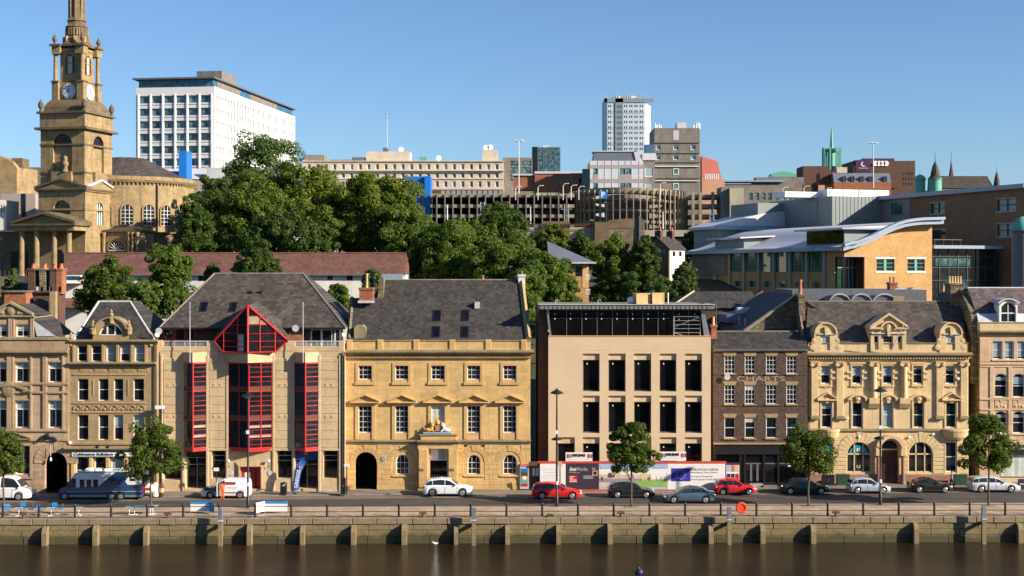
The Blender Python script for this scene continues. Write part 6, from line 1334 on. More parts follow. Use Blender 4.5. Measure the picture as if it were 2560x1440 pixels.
mb = MB(); mb.prism([(b.X(1483), b.Z(402)), (b.X(1606), b.Z(402)), (b.X(1590), b.Z(379)), (b.X(1487), b.Z(379))], .5, 10); b.part('roof', mb, 'zinc'); b.part('roof_frame', MB().prism([(b.X(1590), b.Z(402)), (b.X(1606), b.Z(402)), (b.X(1592), b.Z(376)), (b.X(1584), b.Z(377))], .2, .5), 'roof_metal'); b.part('roof_ridge', MB().box(b.X(1483), b.X(1594), .2, 9, b.Z(379), b.Z(376.5)), 'roof_metal')
add_box(b, 'dark_return', 1456, 1474, 422, 560, 1, 8, 'glass_green')
b = far_block('glazed_link_block', 'narrow glazed link between the white panelled building and concrete tower', 1606, 1637, 383, 292, 'concrete', 8, [(418, 442), (457, 474)], [(1612, 1634)], gm='blind_blue', fr=.2, base=20); add_box(b, 'upper_panel', 1606, 1640, 383, 400, -.4, 6, 'roof_metal'); add_box(b, 'blue_panel', 1614, 1636, 361, 383.5, 1, 6, 'tower_navy')
# pink roofed hall
M['salmon'] = plain('salmon_roof', (.60, .17, .12), .6, .06, .3); M['salmon_wall'] = plain('salmon_brick', (.52, .28, .18), .8, .1, .6)
b = Bld('salmon_roofed_hall', 'salmon red roofed hall with slatted windows behind the concrete tower', 'building', 1780, 320, 22); X, Z = b.X, b.Z
b.part('wall', MB().box(X(1755), X(1812), 0, 20, 0, Z(448)), 'salmon_wall'); mb = MB(); mb.prism([(X(1756), Z(448)), (X(1806), Z(448)), (X(1794), Z(402)), (X(1756), Z(390))], 1, 20); b.part('roof', mb, 'salmon')
for i in range(8): far_win(b.root, X(1763)+i*.62, X(1763)+i*.62+.35, Z(447), Z(434), .95-.05, 'white_paint', fr=0)
# car park
def carpark():
    b = Bld('multi_storey_car_park', 'open concrete multi-storey car park with ribbed round ramp behind the trees', 'car park', 1430, 190, 20); X, Z = b.X, b.Z
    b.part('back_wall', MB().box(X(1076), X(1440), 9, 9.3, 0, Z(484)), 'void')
    for t, bo in ((484, 493), (511, 519), (536, 544), (562, 580)): b.part('deck', MB().box(X(1076), X(1436), 0, 9, Z(bo), Z(t)), 'fin')
    for t, bo in ((484, 493),): b.part('parapet', MB().box(X(1340), X(1402), -.4, 0, Z(489), Z(482)), 'concrete_pale')
    for i in range(17): px = 1092+20.3*i; b.part('column', MB().box(X(px)-.13, X(px)+.13, -.4, .1, 0, Z(486)), 'concrete')
    cx, R_ = X(1584), X(1734)-X(1584); cy = R_+.5
    n = 56
    for i in range(n):
        a = 2*math.pi*i/n; x, y = cx+R_*math.cos(a), cy+R_*math.sin(a)
        b.part('ramp_fin', MB().box(-.45, .1, -.1, .1, 0, Z(473)), 'fin', loc=(x, y, 0), rz=a+math.pi)
    for j, (t, bo) in enumerate(((476, 490), (503, 508), (530, 535), (557, 564))):
        m_ = MB(); vs = []; fs = []; nn = 48
        for i in range(nn+1):
            a = 2*math.pi*i/nn; dz = 1.6*((math.cos(a-1.2)*-.5))
            for rr, zz in ((R_-.3, Z(bo)+dz), (R_-.3, Z(t)+dz), (R_-5.5, Z(t)+dz), (R_-5.5, Z(bo)+dz)): vs.append((cx+rr*math.cos(a), cy+rr*math.sin(a), zz))
        for i in range(nn): fs += [(i*4+c, i*4+(c+1) % 4, i*4+4+(c+1) % 4, i*4+4+c) for c in range(4)]
        m_.add(vs, fs); b.part('ramp_slab', m_, 'fin')
    b.part('ramp_core', MB().lathe([(R_-9, 0), (R_-9, Z(480))], cx, cy, 24), 'concrete')
    for t, bo in ((484, 493), (508, 518), (534, 544), (560, 570)): b.part('deck', MB().box(X(1734), X(1812), 4, 14, Z(bo), Z(t)), 'concrete')
    for px in (1738, 1756, 1788): b.part('column', MB().box(X(px)-.35, X(px)+.35, 3.5, 4.2, 0, Z(478)), 'fin')
    b.part('stair_core', MB().box(X(1826), X(1862), 1, 9, 0, Z(469)), 'concrete_pale'); b.part('stair_return', MB().box(X(1806), X(1825.9), 2, 9, 0, Z(466)), 'concrete')
    s_ = b.part('parking_sign', MB().box(X(1497), X(1517), -1.1, -.8, Z(497), Z(478)), 'sheet_blue'); text('P', 1.4, 'white_paint', s_, (X(1507), -1.13, Z(487.5)), height=1.35, bold=.03)
carpark()
# ---------- white terrace with long red tiled roof
def terrace():
    b = Bld('white_terrace', 'long white rendered terrace with red tiled roof below the church', 'terrace', 590, 52, 6); X, Z = b.X, b.Z; D = 5
    wins = [(690, 706, 683, 700), (818, 832, 684, 700), (866, 882, 684, 702)]
    ops = [b.op(a, c, t, bo) for a, c, t, bo in wins]+[b.op(495, 515, 684, 703), b.op(760, 776, 684, 702)]
    b.part('wall', MB().facade(X(160), X(1012), 0, Z(683), ops, 0, .2), 'render_white'); b.part('end_wall', MB().box(X(160), X(1012), .25, 9, 0, Z(684)), 'render_white')
    for i, o in enumerate(ops): far_win(b.root, *o[:4], .15, 'glass', 'lead_dark' if i != 1 else 'brick_red', .1, 1)
    za, zr = Z(686), Z(633, D); mb = MB(); mb.quad((X(157), -.5, za), (X(1014), -.5, za), (X(1016, D), D, zr), (X(166, D), D, zr)); mb.quad((X(166, D), D, zr), (X(1016, D), D, zr), (X(1014), 10, za), (X(157), 10, za)); mb.quad((X(157), -.5, za), (X(166, D), D, zr), (X(157), 10, za)); mb.quad((X(1014), -.5, za), (X(1016, D), D, zr), (X(1014), 10, za)); rf = b.part('roof', mb, 'tile_red')
    MB().tube([(X(166, D), D, zr), (X(1016, D), D, zr)], .14, 5).build('ridge_tile', 'tile_red', rf); MB().box(X(157), X(1014), -.62, -.48, za-.15, za).build('gutter', 'lead_dark', rf)
    # solarium and lower roof at left end
    b.part('conservatory', MB().prism([(-1.6, Z(708)), (0, Z(708)), (0, Z(688)), (-1.2, Z(688))], X(162), X(210), 'x'), 'render_white'); b.part('conservatory_glass', MB().quad((X(165), -1.5, Z(704)), (X(208), -1.5, Z(704)), (X(208), -1.3, Z(690)), (X(165), -1.3, Z(690))), 'glass_blue')
    b.part('lower_roof', MB().prism([(-2.6, Z(768)), (0, Z(768)), (0, Z(745))], X(160), X(230), 'x'), 'tile_red'); b.part('blue_garage', MB().box(X(955), X(1008), -1.2, 0, 0, Z(685)), 'roof_blue')
terrace()
# ---------- buff brick college with wave roof
def college():
    root = thing('wave_roof_college', 'buff brick college with curving metal wave roof on the right', 'building', (46.7, 60, 9), R(19)); z9 = 9
    D = 190; k = D/F
    def z(py): return HC-(py-HY)*k-9
    P = lambda n, mb, m, **kw: mb.build(n, m, root, **kw)
    w = 14.6; L = 47
    curve = [(0, 617), (.06, 615), (.14, 608), (.22, 601), (.32, 590), (.42, 578), (.52, 568), (.62, 561), (.72, 557), (.82, 554.5), (.92, 553.5), (1.0, 553)]
    cz = [(f*w, z(py)-.25) for f, py in curve]
    ops = [(w*.36, w*.565, z(678), z(647)), (w*.715, w*.915, z(678), z(647)), (0, 3.3, z(722), z(642))]
    # gable: lower facade then curved top
    zb = z(640); mb = MB().facade(0, w, 0, zb, [(o[0], o[1], o[2], o[3], 0) for o in ops[:2]]+[(.001, 3.3, z(722), z(642.5), 0)], 0, .3); top = [(0, zb)]+[(w, zb)]+[p for p in cz[::-1]]
    mb.quad(*[(p[0], 0, p[1]) for p in top]); P('gable_wall', mb, 'brick_yellow')
    for o in ops[:2]:
        wn_ = far_win(root, o[0], o[1], o[2], o[3], .2, 'glass', 'copper', .1, 0); h = o[3]-o[2]
        MB().box(-.2, .2, -.12, 0, 0, h).build('green_post', 'copper', wn_)
        for f in (.33, .66): MB().box(-(o[1]-o[0])/2, (o[1]-o[0])/2, -.06, 0, h*f-.03, h*f+.03).build('glazing_bar', 'copper', wn_)
        P('lintel', MB().box(o[0]-.2, o[1]+.2, -.05, .05, o[3], o[3]+.25), 'render_white'); P('sill', MB().box(o[0]-.2, o[1]+.2, -.08, .05, o[2]-.25, o[2]), 'render_white')
    P('corner_glazing', MB().box(.25, 3.3, 2.2, 2.4, z(722), z(642.5)), 'glass_green'); m_ = MB()
    for x in (1.2, 2.1, 2.7): m_.box(x-.05, x+.05, 2.1, 2.2, z(722), z(642.5))
    m_.box(.25, 3.3, 2.1, 2.2, z(670), z(668)); P('corner_mullions', m_, 'steel'); P('corner_beam', MB().box(-.05, 3.4, -.06, .35, z(642), z(638)), 'concrete_pale')
    # left flank (shaded)
    so = []; pitch = 4.75
    for i in range(6): y = 5.5+i*pitch; so.append((y, y+3.9, z(680), z(626), 0)); so.append((y+.7, y+2.9, z(722), z(706), 0))
    mf = MB().facade(2.3, L, 0, z(617), so, 0, .35); mf.v = [(y, x, zz) for x, y, zz in mf.v]; P('flank_wall', mf, 'brick_yellow'); P('flank_return', MB().quad((0, 0, z(642)), (0, 2.3, z(642)), (0, 2.3, z(617)), (0, 0, z(617))), 'brick_yellow')
    for i, o in enumerate(so):
        f = P('flank_window', MB().box(.06, .1, o[0], o[1], o[2], o[3]), 'glass_green'); m_ = MB()
        for e in (.12, .2, .8, .88): m_.box(.0, .055, o[0]+(o[1]-o[0])*e-.05, o[0]+(o[1]-o[0])*e+.05, o[2], o[3])
        m_.build('mullion', 'copper', f)
    for i in range(8): y = 4.9+i*pitch; P('pilaster', MB().box(-.3, .0, y-.3, y+.3, z(735), z(619)), 'concrete_pale')
    P('sill_course', MB().box(-.12, .02, 2.3, L, z(683), z(680.5)), 'concrete_pale')
    sl = MB()
    for i in range(22): y = 34.5+i*.56; sl.box(-.5, -.3, y, y+.2, z(690), z(622))
    P('louvre_fins', sl, 'concrete_pale')['kind'] = 'stuff'
    M['lit_room'] = plain('lit_window', (.8, .55, .2), .5)  # amber colour stands in for light from rooms inside
    for y, t, bo in ((36, 668, 682), (38.2, 660, 720), (40.6, 668, 682), (42.8, 664, 682), (44.8, 668, 682), (36.2, 708, 722), (40.8, 708, 722), (43, 708, 722)): P('painted_lit_window', MB().box(-.02, -.01, y, y+1.3, z(bo), z(t)), 'lit_room')
    # wave roof
    out = [(-1.1, z(618)-.45)]+[(p[0], p[1]+.05) for p in cz]+[(w+.9, z(552)-.2)]
    mb = MB(); up = [(x, zz+.45) for x, zz in out]; mb.prism(out+up[::-1], -1.3, L+.5); rf = P('wave_roof', mb, 'roof_metal')
    f2 = MB(); f2.prism([(x, zz+.5) for x, zz in out]+[(x, zz+.9) for x, zz in out][::-1], -1.9, -1.0); f2.build('fascia', 'roof_blue', rf); f2 = MB(); f2.prism([(x, zz-.1) for x, zz in out]+[(x, zz+.42) for x, zz in out][::-1], -1.5, -1.31); f2.build('fascia', 'roof_blue', rf); MB().box(-1.35, -1.1, -1.3, L+.5, out[0][1]-.05, out[0][1]+.5).build('eaves_gutter', 'roof_blue', rf)
    for i in range(60): 
        pass
    # clerestory
    cl = MB(); cl.box(.6, 8.5, .9, 11, z(618), z(572)); P('clerestory', cl, 'sheet_grey'); P('clerestory_glass', MB().box(.52, .6, 1.2, 10.8, z(608), z(575)), 'glass_black'); P('clerestory_roof', MB().prism([(-.3, z(574)), (-.3, z(569)), (9.5, z(560)), (9.5, z(566))], .2, 13), 'roof_metal'); P('clerestory_fascia', MB().box(-.3, 7.6, .02, .19, z(573), z(568)), 'roof_blue')
    cl = MB(); cl.box(.6, 6, 30, 40, z(618), z(585)); P('clerestory', cl, 'sheet_grey'); P('clerestory_roof', MB().prism([(-.6, z(585)), (-.6, z(581)), (7, z(574)), (7, z(578))], 29, 41), 'roof_metal')
    # curved rear roof
    n = 10; mb = MB(); pts = [(4.5+i*1.6, 19.7+2.9*math.sin(math.pi*.5*i/n)) for i in range(n+1)]; mb.prism(pts+[(20.5, 19.2), (4.5, 19.2)], 47, 58); P('barrel_roof', mb, 'roof_metal'); P('barrel_wall', MB().box(5.2, 20, 47.5, 57, 0, 19.5), 'sheet_grey'); P('barrel_eaves', MB().box(4.2, 20.5, 46.6, 46.99, 19.1, 19.8), 'roof_blue')
    P('body', MB().box(.5, w-.02, 3.2, L, 0, z(619)), 'brick_yellow'); P('right_wall', MB().quad((w, 0, 0), (w, L, 0), (w, L, z(555)), (w, 0, z(555))), 'brick_yellow')
college()
# ---------- brown brick wing, link and plant box
def wing():
    root = thing('brown_brick_wing', 'tall brown brick wing with blue eaves at the right edge, in shade', 'building', (76.4, 60, 9), R(19)); P = lambda n, mb, m, **kw: mb.build(n, m, root, **kw)
    H = 24.0
    def zz(py, t): return HC-(py-HY)*(190+.945*t)/F-9
    so = [(24.8, 28.3, 508, 533), (24.6, 28.0, 575, 597), (8.2, 12.3, 497, 527), (8.2, 12.3, 560, 590)]
    ops = [(a, c, zz(bo, (a+c)/2), zz(t, (a+c)/2), 0) for a, c, t, bo in so]
    m = MB().facade(6, 34, 0, H, ops, 0, .3); m.v = [(y, x, q_) for x, y, q_ in m.v]; P('wall', m, 'brick_wing_shaded'); P('rear_cladding', MB().box(-.02, 12, 34.01, 50, 0, H-.1), 'sheet_grey'); P('body', MB().box(.4, 14, 6, 34, 0, H-.1), 'brick_wing_shaded')
    for i, o in enumerate(ops):
        f = P('window', MB().box(.25, .3, o[0], o[1], o[2], o[3]), 'glass_green' if i < 2 else 'blind_blue'); m_ = MB(); [m_.box(.1, .25, o[0]+(o[1]-o[0])*e-.06, o[0]+(o[1]-o[0])*e+.06, o[2], o[3]) for e in (.02, .5, .98)]; m_.box(.1, .25, o[0], o[1], (o[2]+o[3])/2-.06, (o[2]+o[3])/2+.06); m_.build('mullion', 'green_box', f); P('sill', MB().box(-.08, .05, o[0]-.2, o[1]+.2, o[2]-.25, o[2]), 'concrete_pale'); P('lintel', MB().box(-.05, .05, o[0]-.2, o[1]+.2, o[3], o[3]+.22), 'concrete_pale')
    f = P('rear_window', MB().box(-.08, -.02, 36, 39, zz(536, 37), zz(506, 37)), 'glass_green'); P('eaves', MB().box(-.9, 14, 5.5, 51, H-.1, H+.55), 'roof_blue')
    # grey plant building behind
    r2 = thing('grey_plant_building', 'grey metal clad plant building with rooftop units, left of the brown wing', 'building', (53.5, 96, 15), R(19)); z2 = lambda py: HC-(py-HY)*(226/F)-15
    MB().box(0, 14, 0, 12, 0, z2(490)).build('clad_wall', 'sheet_grey', r2); MB().box(-.1, 3, 4.5, 20, 0, z2(491)).build('clad_return', 'sheet_grey', r2); MB().box(-5, -.1, 16, 26, 0, z2(497)).build('rear_block', 'sheet_grey', r2)
    m_ = MB(); [m_.box(i*.72, i*.72+.05, -.06, 0, 0, z2(490)) for i in range(20)]; o = m_.build('standing_seams', 'sheet_grey', r2); o['kind'] = 'stuff'
    for i in range(4): MB().box(1+3.1*i, 3.9+3.1*i, 3, 6, z2(490), z2(470)).build('rooftop_unit', 'white_panel', r2); MB().box(1.3+3.1*i, 2.2+3.1*i, 2.94, 3, z2(484), z2(471)).build('unit_louvre', 'lead', r2)
    MB().box(-6, 1, 5, 9, z2(490), z2(476)).build('rooftop_unit', 'white_panel', r2)
    # glazed link
    r3 = thing('green_glass_link', 'green glazed entrance link between the buff gable and brown wing', 'building', (60.7, 66.5, 9), R(19)); z3 = lambda py: HC-(py-HY)*(198/F)-9
    MB().box(0, 11.5, 0, 8, 0, z3(612)).build('glazing', 'glass', r3); MB().box(-.2, 11.8, -1.4, 8, z3(622), z3(614)).build('canopy', 'roof_blue', r3); m_ = MB()
    for i in range(8): m_.box(i*1.6, i*1.6+.1, -.12, 0, 0, z3(622))
    for py in (641, 668, 700): m_.box(0, 11.5, -.14, 0, z3(py+1.5), z3(py))
    m_.build('mullions', 'green_box', r3); MB().box(1, 7, -.05, -.01, z3(665), z3(646)).build('green_blind', 'glass_teal', r3)
    t_ = MB(); [t_.tube([(x, -.8, z3(614)), (x, -.8, z3(600))], .04, 4) for x in (.3, 1.8, 3.3, 4.8)]; t_.tube([(.2, -.8, z3(600)), (5, -.8, z3(600))], .05, 4); t_.build('terrace_rail', 'steel', r3)
wing()
def turret(name, label, px, top_dome, base_dome, r_px, body_bot, Y, bodym, domem, fin=0, ribs=0, z0=None):
    k = (D0+Y)/F; x, y, zc = at(px, base_dome, Y); zb = at(px, body_bot, Y)[2]; zt = at(px, top_dome, Y)[2]; r = r_px*k
    t = thing(name, label, 'turret', (x, y, zb)); h = zc-zb; H = zt-zc
    MB().lathe([(r*.92, 0), (r*.92, h-.2*r), (r*1.08, h-.1*r), (r*1.08, h)], n=16).build('drum', bodym, t, smooth=True)
    MB().lathe([(r, h), (r*.97, h+H*.25), (r*.8, h+H*.55), (r*.5, h+H*.82), (r*.12, h+H*.97), (.02, h+H)] if 'slate' not in domem else [(r*1.1, h), (r*.75, h+H*.12), (r*.6, h+H*.4), (r*.4, h+H*.7), (.03, h+H)], n=16 if 'slate' not in domem else 8).build('dome', domem, t, smooth=True)
    if fin: MB().tube([(0, 0, h+H*.95), (0, 0, h+H+fin*k)], r*.06, 5, r2=.02).build('finial', domem, t)
    return t
turret('domed_turret', 'grey turret with green copper dome at the right edge', 2556, 541, 576, 27, 730, 26, 'lead_dark', 'copper')
# ---------- pavilion, pub and retaining wall among the trees
def small_house():
    b = Bld('hipped_roof_pavilion', 'pavilion with grey hipped roof half hidden by trees', 'house', 1420, 66, 9); X, Z = b.X, b.Z
    b.part('wall', MB().box(X(1385), X(1472), 0, 8, 0, Z(657)), 'brick_yellow'); b.part('window', MB().box(X(1440), X(1455), -.05, .05, Z(690), Z(666)), 'glass'); b.part('white_panel', MB().box(X(1456), X(1470), -.05, 0, Z(720), Z(668)), 'crate'); zb, za = Z(657), Z(603, 5)
    mb = MB(); mb.add([(X(1372), -1, zb), (X(1490), -1, zb), (X(1490), 9, zb), (X(1372), 9, zb), (X(1368, 4), 4, za)], [(0, 1, 4), (1, 2, 4), (2, 3, 4), (3, 0, 4), (0, 3, 2, 1)]); rf = b.part('roof', mb, 'zinc'); MB().box(X(1372), X(1490), -1.1, -.9, zb-.12, zb+.1).build('gutter', 'lead', rf)
    for py in (692, 728):
        m_ = MB(); [m_.box(X(1464+3*i), X(1465+3*i), -.9, -.8, Z(py+9), Z(py-4)) for i in range(4)]; m_.box(X(1463), X(1475), -.9, -.8, Z(py-4), Z(py-5.5)); b.part('balcony', m_, 'white_paint')
    b = Bld('white_pub', 'white gabled pub with two brick chimneys below the car park', 'house', 1672, 88, 14, R(-38)); X, Z = b.X, b.Z
    k = b.k; w, L = 4.6, 5.0
    b.part('gable_wall', MB().prism([(-w, 0), (0, 0), (0, Z(622)), (-w/2, Z(592)), (-w, Z(622))], .0, .3), 'church_dark'); m = MB(); m.box(-w, 0, .31, L, 0, Z(623)); b.part('wall', m, 'render_white'); b.part('roof', MB().prism([(-w-.2, Z(625)), (-w/2, Z(594)), (.2, Z(625)), (.2, Z(622)), (-w/2, Z(590)), (-w-.2, Z(622))], -.1, L+.2), 'slate_x')
    for y in (.3, 3.9): o = b.part('chimney', MB().box(-w/2-.55, -w/2+.55, y, y+.8, Z(600), Z(576)), 'brick_brown'); MB().lathe([(.16, 0), (.14, .6)], n=8).build('chimney_pot', 'pot_r', o, (-w/2-.2, y+.4, Z(576))); MB().lathe([(.16, 0), (.14, .6)], n=8).build('chimney_pot', 'pot_r', o, (-w/2+.25, y+.4, Z(576)))
    for y in (1.2, 3.2): b.part('window', MB().box(0, .06, y, y+.7, Z(640), Z(628)), 'glass')
    b.part('mural', MB().box(-w+.5, -.6, -.04, 0, Z(640), Z(624)), 'concrete')
small_house()
def retaining():
    b = Bld('retaining_wall', 'old stone retaining wall and bridge abutment above the trees', 'wall', 1560, 150, 12); X, Z = b.X, b.Z
    b.part('buttress', MB().box(X(1486), X(1521), -1.5, 8, 0, Z(556)), 'church_dark'); b.part('rubble_face', MB().box(X(1521), X(1612), 0, 8, 0, Z(571)), 'rubble'); b.part('parapet', MB().prism([(X(1521), Z(572)), (X(1612), Z(570)), (X(1612), Z(549)), (X(1570), Z(546)), (X(1521), Z(551))], -.1, .6), 'church_dark'); b.part('pier', MB().box(X(1597), X(1603), -.5, 0, 0, Z(540)), 'lead_dark')
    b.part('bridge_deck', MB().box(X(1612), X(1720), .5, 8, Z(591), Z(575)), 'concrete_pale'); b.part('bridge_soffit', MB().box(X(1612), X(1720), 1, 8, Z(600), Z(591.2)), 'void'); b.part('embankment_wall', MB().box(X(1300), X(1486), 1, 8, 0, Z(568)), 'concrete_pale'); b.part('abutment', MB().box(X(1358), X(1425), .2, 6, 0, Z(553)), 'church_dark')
    rl = MB(); rl.tube([(X(1330), 0, Z(561)), (X(1486), 0, Z(561))], .1, 4); rl.tube([(X(1330), 0, Z(565)), (X(1486), 0, Z(565))], .1, 4); b.part('handrail', rl, 'rust')
retaining()
# ---------- roofs behind the row
def rear():
    b = Bld('rear_gabled_warehouse', 'stone gabled warehouse with dark slate roof behind the brown brick house', 'building', 1930, 8); X, Z = b.X, b.Z
    x0, x1, xa = X(1864), X(2116), X(1990); ze, za = Z(826), Z(740); L = 18
    b.part('gable_wall', MB().prism([(x0, 0), (x1, 0), (x1, ze), (xa, za), (x0, ze)], 0, .4), 'rubble'); mb = MB(); mb.quad((x0-.2, -.2, ze-.1), (xa, -.2, za+.12), (xa, L, za+.12), (x0-.2, L, ze-.1)); mb.quad((x1+.2, -.2, ze-.1), (xa, -.2, za+.12), (xa, L, za+.12), (x1+.2, L, ze-.1)); rf = b.part('roof', mb, 'slate_x'); b.part('wall', MB().box(x0+.1, x1-.1, .41, L, 0, ze-.1), 'rubble')
    for yy in (-.25, L): MB().tube([(x0-.2, yy, ze-.05), (xa, yy, za+.16)], .16, 4).build('verge_coping', 'concrete_pale', rf)
    for px in (1868, 1822): 
        m_ = MB(); m_.tube([(0, 0, 0), (0, 0, .9)], .1, 6); m_.build('roof_vent', 'steel', rf, (x0+.5+(1868-px)*.0, 3+(1868-px)*.08, ze+.3))
    dm = MB(); dm.box(x0+1.2, x0+2.6, 12, 13.4, ze+.6, ze+2.0); dm.build('dormer', 'lead', rf)
    b = Bld('rear_slate_house', 'dark slate roofed house behind the flat roof with crates', 'house', 1780, 26); X, Z = b.X, b.Z; D = 5
    mb = MB(); ze, za = Z(770), Z(728, D); mb.add([(X(1672), 0, ze), (X(1900), 0, ze), (X(1880, D), D, za), (X(1735, D), D, za), (X(1672), 10, ze), (X(1900), 10, ze)], [(0, 1, 2, 3), (0, 3, 4), (1, 5, 2), (3, 2, 5, 4)]); rf = b.part('roof', mb, 'slate'); MB().tube([(X(1672), 0, ze), (X(1735, D), D, za)], .14, 5).build('hip_tile', 'concrete_pale', rf); b.part('wall', MB().box(X(1680), X(1892), .3, 9.5, 0, ze), 'brick_dark')
    b.part('lower_roof', MB().prism([(X(1790), Z(800)), (X(1830), Z(800)), (X(1830), Z(777)), (X(1790), Z(782))], -8, -1), 'zinc')
    b = Bld('barrel_roof_building', 'dark building with three grey barrel vaulted roofs behind the bank', 'building', 2180, 15); X, Z = b.X, b.Z
    b.part('wall', MB().box(X(2000), X(2345), 4, 14, 0, Z(726)), 'lead_dark'); b.part('front_wall', MB().box(X(2060), X(2345), 0, 4, 0, Z(755)), 'lead_dark')
    for a, c in ((2076, 2128), (2130, 2182), (2184, 2244)):
        ol = outline(X(a), X(c), Z(758), Z(738), Z(738)-Z(757)); m_ = MB(); m_.prism(ol, .5, 6); v = b.part('barrel_vault', m_, 'lead_dark'); e = MB(); o2 = [(p[0], p[1]+.08) for p in ol[1:-1]]
        for p, q_ in zip(o2, o2[1:]): e.prism([p, q_, (q_[0], q_[1]+.12), (p[0], p[1]+.12)], .3, .55)
        e.build('vault_edge', 'lead', v)
    b.part('block_vent', MB().box(X(2235), X(2262), .2, 2, Z(756), Z(741)), 'trim_tan')
    chimney(b, X(2225, 5), X(2243, 5), 5, 6.2, Z(728, 5), Z(706, 5), 'brick_red', 2, 'pot_r', .6, .12)
    b.part('white_sheet', MB().prism([(X(2262), Z(725)), (X(2295), Z(725)), (X(2278), Z(719))], 4.2, 6), 'roof_metal'); b.part('white_sheet', MB().prism([(X(2305), Z(725)), (X(2335), Z(725)), (X(2315), Z(720))], 4.2, 6), 'roof_metal')
    m_ = MB(); c_ = (X(2398, 6), 7, Z(694, 6)); q4 = [(X(2376, 6), 5.8, Z(708, 6)), (X(2420, 6), 5.8, Z(708, 6)), (X(2420, 6), 8.5, Z(708, 6)), (X(2376, 6), 8.5, Z(708, 6))]; m_.add(q4+[c_], [(0, 1, 4), (1, 2, 4), (2, 3, 4), (3, 0, 4)]); m_.box(X(2378, 6), X(2418, 6), 5.9, 8.4, Z(735, 6), Z(708, 6)); b.part('roof_lantern', m_, 'glass_blue')
    # old tenement behind the far left
    b = Bld('old_tenement', 'old stone and brick tenement with four tall chimney stacks, far left', 'building', 110, 12); X, Z = b.X, b.Z
    b.part('brick_wall', MB().box(X(28), X(82), -2, 3, 0, Z(730)), 'brick_red'); b.part('wall_coping', MB().box(X(26), X(84), -2.2, 3.2, Z(730), Z(726)), 'rubble'); b.part('wall', MB().box(X(83), X(146), 0, 2.2, 0, Z(730)), 'brick_brown'); b.part('slate_hung_wall', MB().prism([(X(92), 0), (X(145), 0), (X(145), Z(758)), (X(92), Z(741))], -1.0, -.01), 'slate'); b.part('stone_quoin_wall', MB().box(X(142), X(156), -2.2, -1.5, 0, Z(728)), 'stone_tan'); b.part('stone_stack', MB().box(X(117), X(144), -3, -1.1, 0, Z(784)), 'rubble')
    mb = MB(); mb.quad((X(84), -.3, Z(732)), (X(152), -.3, Z(732)), (X(145, 4), 4, Z(690, 4)), (X(60, 4), 4, Z(690, 4))); mb.quad((X(28), 3, Z(730)), (X(84), 3, Z(730)), (X(70, 6), 6, Z(690, 6)), (X(40, 6), 6, Z(690, 6))); b.part('roof', mb, 'slate')
    for a, c, m_ in ((68, 85, 'brick_brown'), (97, 112, 'rubble'), (123, 137, 'brick_brown'), (139, 153, 'brick_red')): chimney(b, X(a), X(c), .2, 1.6, Z(735), Z(671), m_, 1, 'pot_r', .5, .22)
    for px in (88, 100, 122, 145): b.part('skylight', MB().box(X(px), X(px+6), .2, .6, Z(730), Z(717)), 'lead')
    rq2 = thing('church_steps_wall', 'low stone wall and railings at the foot of the church, far left', 'wall', at(60, 700, 60)); MB().box(-9, 9, 0, .6, -6, .5).build('wall', 'rubble', rq2); m_ = MB(); [m_.tube([(-4+.6*i, .3, .5), (-4+.6*i, .3, 1.4)], .04, 4) for i in range(14)]; m_.build('railings', 'rust', rq2)
rear()
# ---------- far left
b = far_block('tan_stone_house', 'tan stone building with roof parapet at the far left skyline', -40, 42, 420, 150, 'church', 10, base=14); b.part('gable', MB().prism([(b.X(-40), b.Z(420)), (b.X(42), b.Z(420)), (b.X(30), b.Z(404)), (b.X(5), b.Z(392)), (b.X(-40), b.Z(380))], 0, 8), 'church'); b.part('return_wall', MB().prism([(b.X(42)+.01, 0), (b.X(60), 8), (b.X(42)+.01, 8)], 0, b.Z(418), 'z'), 'church'); add_box(b, 'chimney_block', 30, 56, 395, 425, 2, 6, 'church_dark')
b = far_block('mauve_clad_block', 'mauve metal clad block behind the church, far left', 2, 88, 484, 125, 'mauve', 10, base=14); add_box(b, 'dark_slot', 54, 64, 484, 560, -.1, .1, 'glass_black')
b = far_block('grey_rendered_house', 'grey rendered house between the tan building and church tower', 60, 112, 418, 160, 'concrete', 8, base=14)
b = far_block('white_slatted_kiosk', 'small white slatted building at the left edge below the mauve block', -30, 15, 500, 100, 'render_white', 6, [(512, 532)], [(2, 5), (8, 11)], base=14)
# ---------- right skyline
b = far_block('hotel_block', 'dark red brick hotel with purple sign panels on the skyline', 2134, 2288, 402, 420, 'brick_brown', 20, [(431+13*i, 438+13*i) for i in range(3)], [(2256+7*i, 2260+7*i) for i in range(4)], gm='glass_teal', base=25)
M['purple'] = plain('purple_sign', (.055, .016, .06), .5, .1, .5)
add_box(b, 'sign_panel', 2139, 2176, 400, 429, -.8, 4, 'purple'); add_box(b, 'sign_panel', 2156, 2236, 396, 415, 3, 6, 'purple'); add_box(b, 'upper_floor', 2134, 2240, 414, 470, -.6, 2, 'brick_brown')
ms = MB(); ms.prism([(b.X(2157)+1.0*math.cos(a_)*1.0, b.Z(411)+1.0*math.sin(a_)) for a_ in [R(x) for x in range(100, 321, 20)]]+[(b.X(2157)+.25+.75*math.cos(a_), b.Z(411)+.1+.75*math.sin(a_)) for a_ in [R(x) for x in range(310, 109, -20)]], -.95, -.82); b.part('moon_emblem', ms, 'white_paint'); text('Premier Inn', 1.0, 'white_paint', b.root, (b.X(2157.5), -.9, b.Z(420.5)), width=3.6, height=.6)
for i in range(4): b.part('dish', MB().lathe([(.1, .3), (.9, .1), (1.1, 0)], n=12, ax='y'), 'white_paint', loc=(b.X(2187+9*i), -1, b.Z(409)))
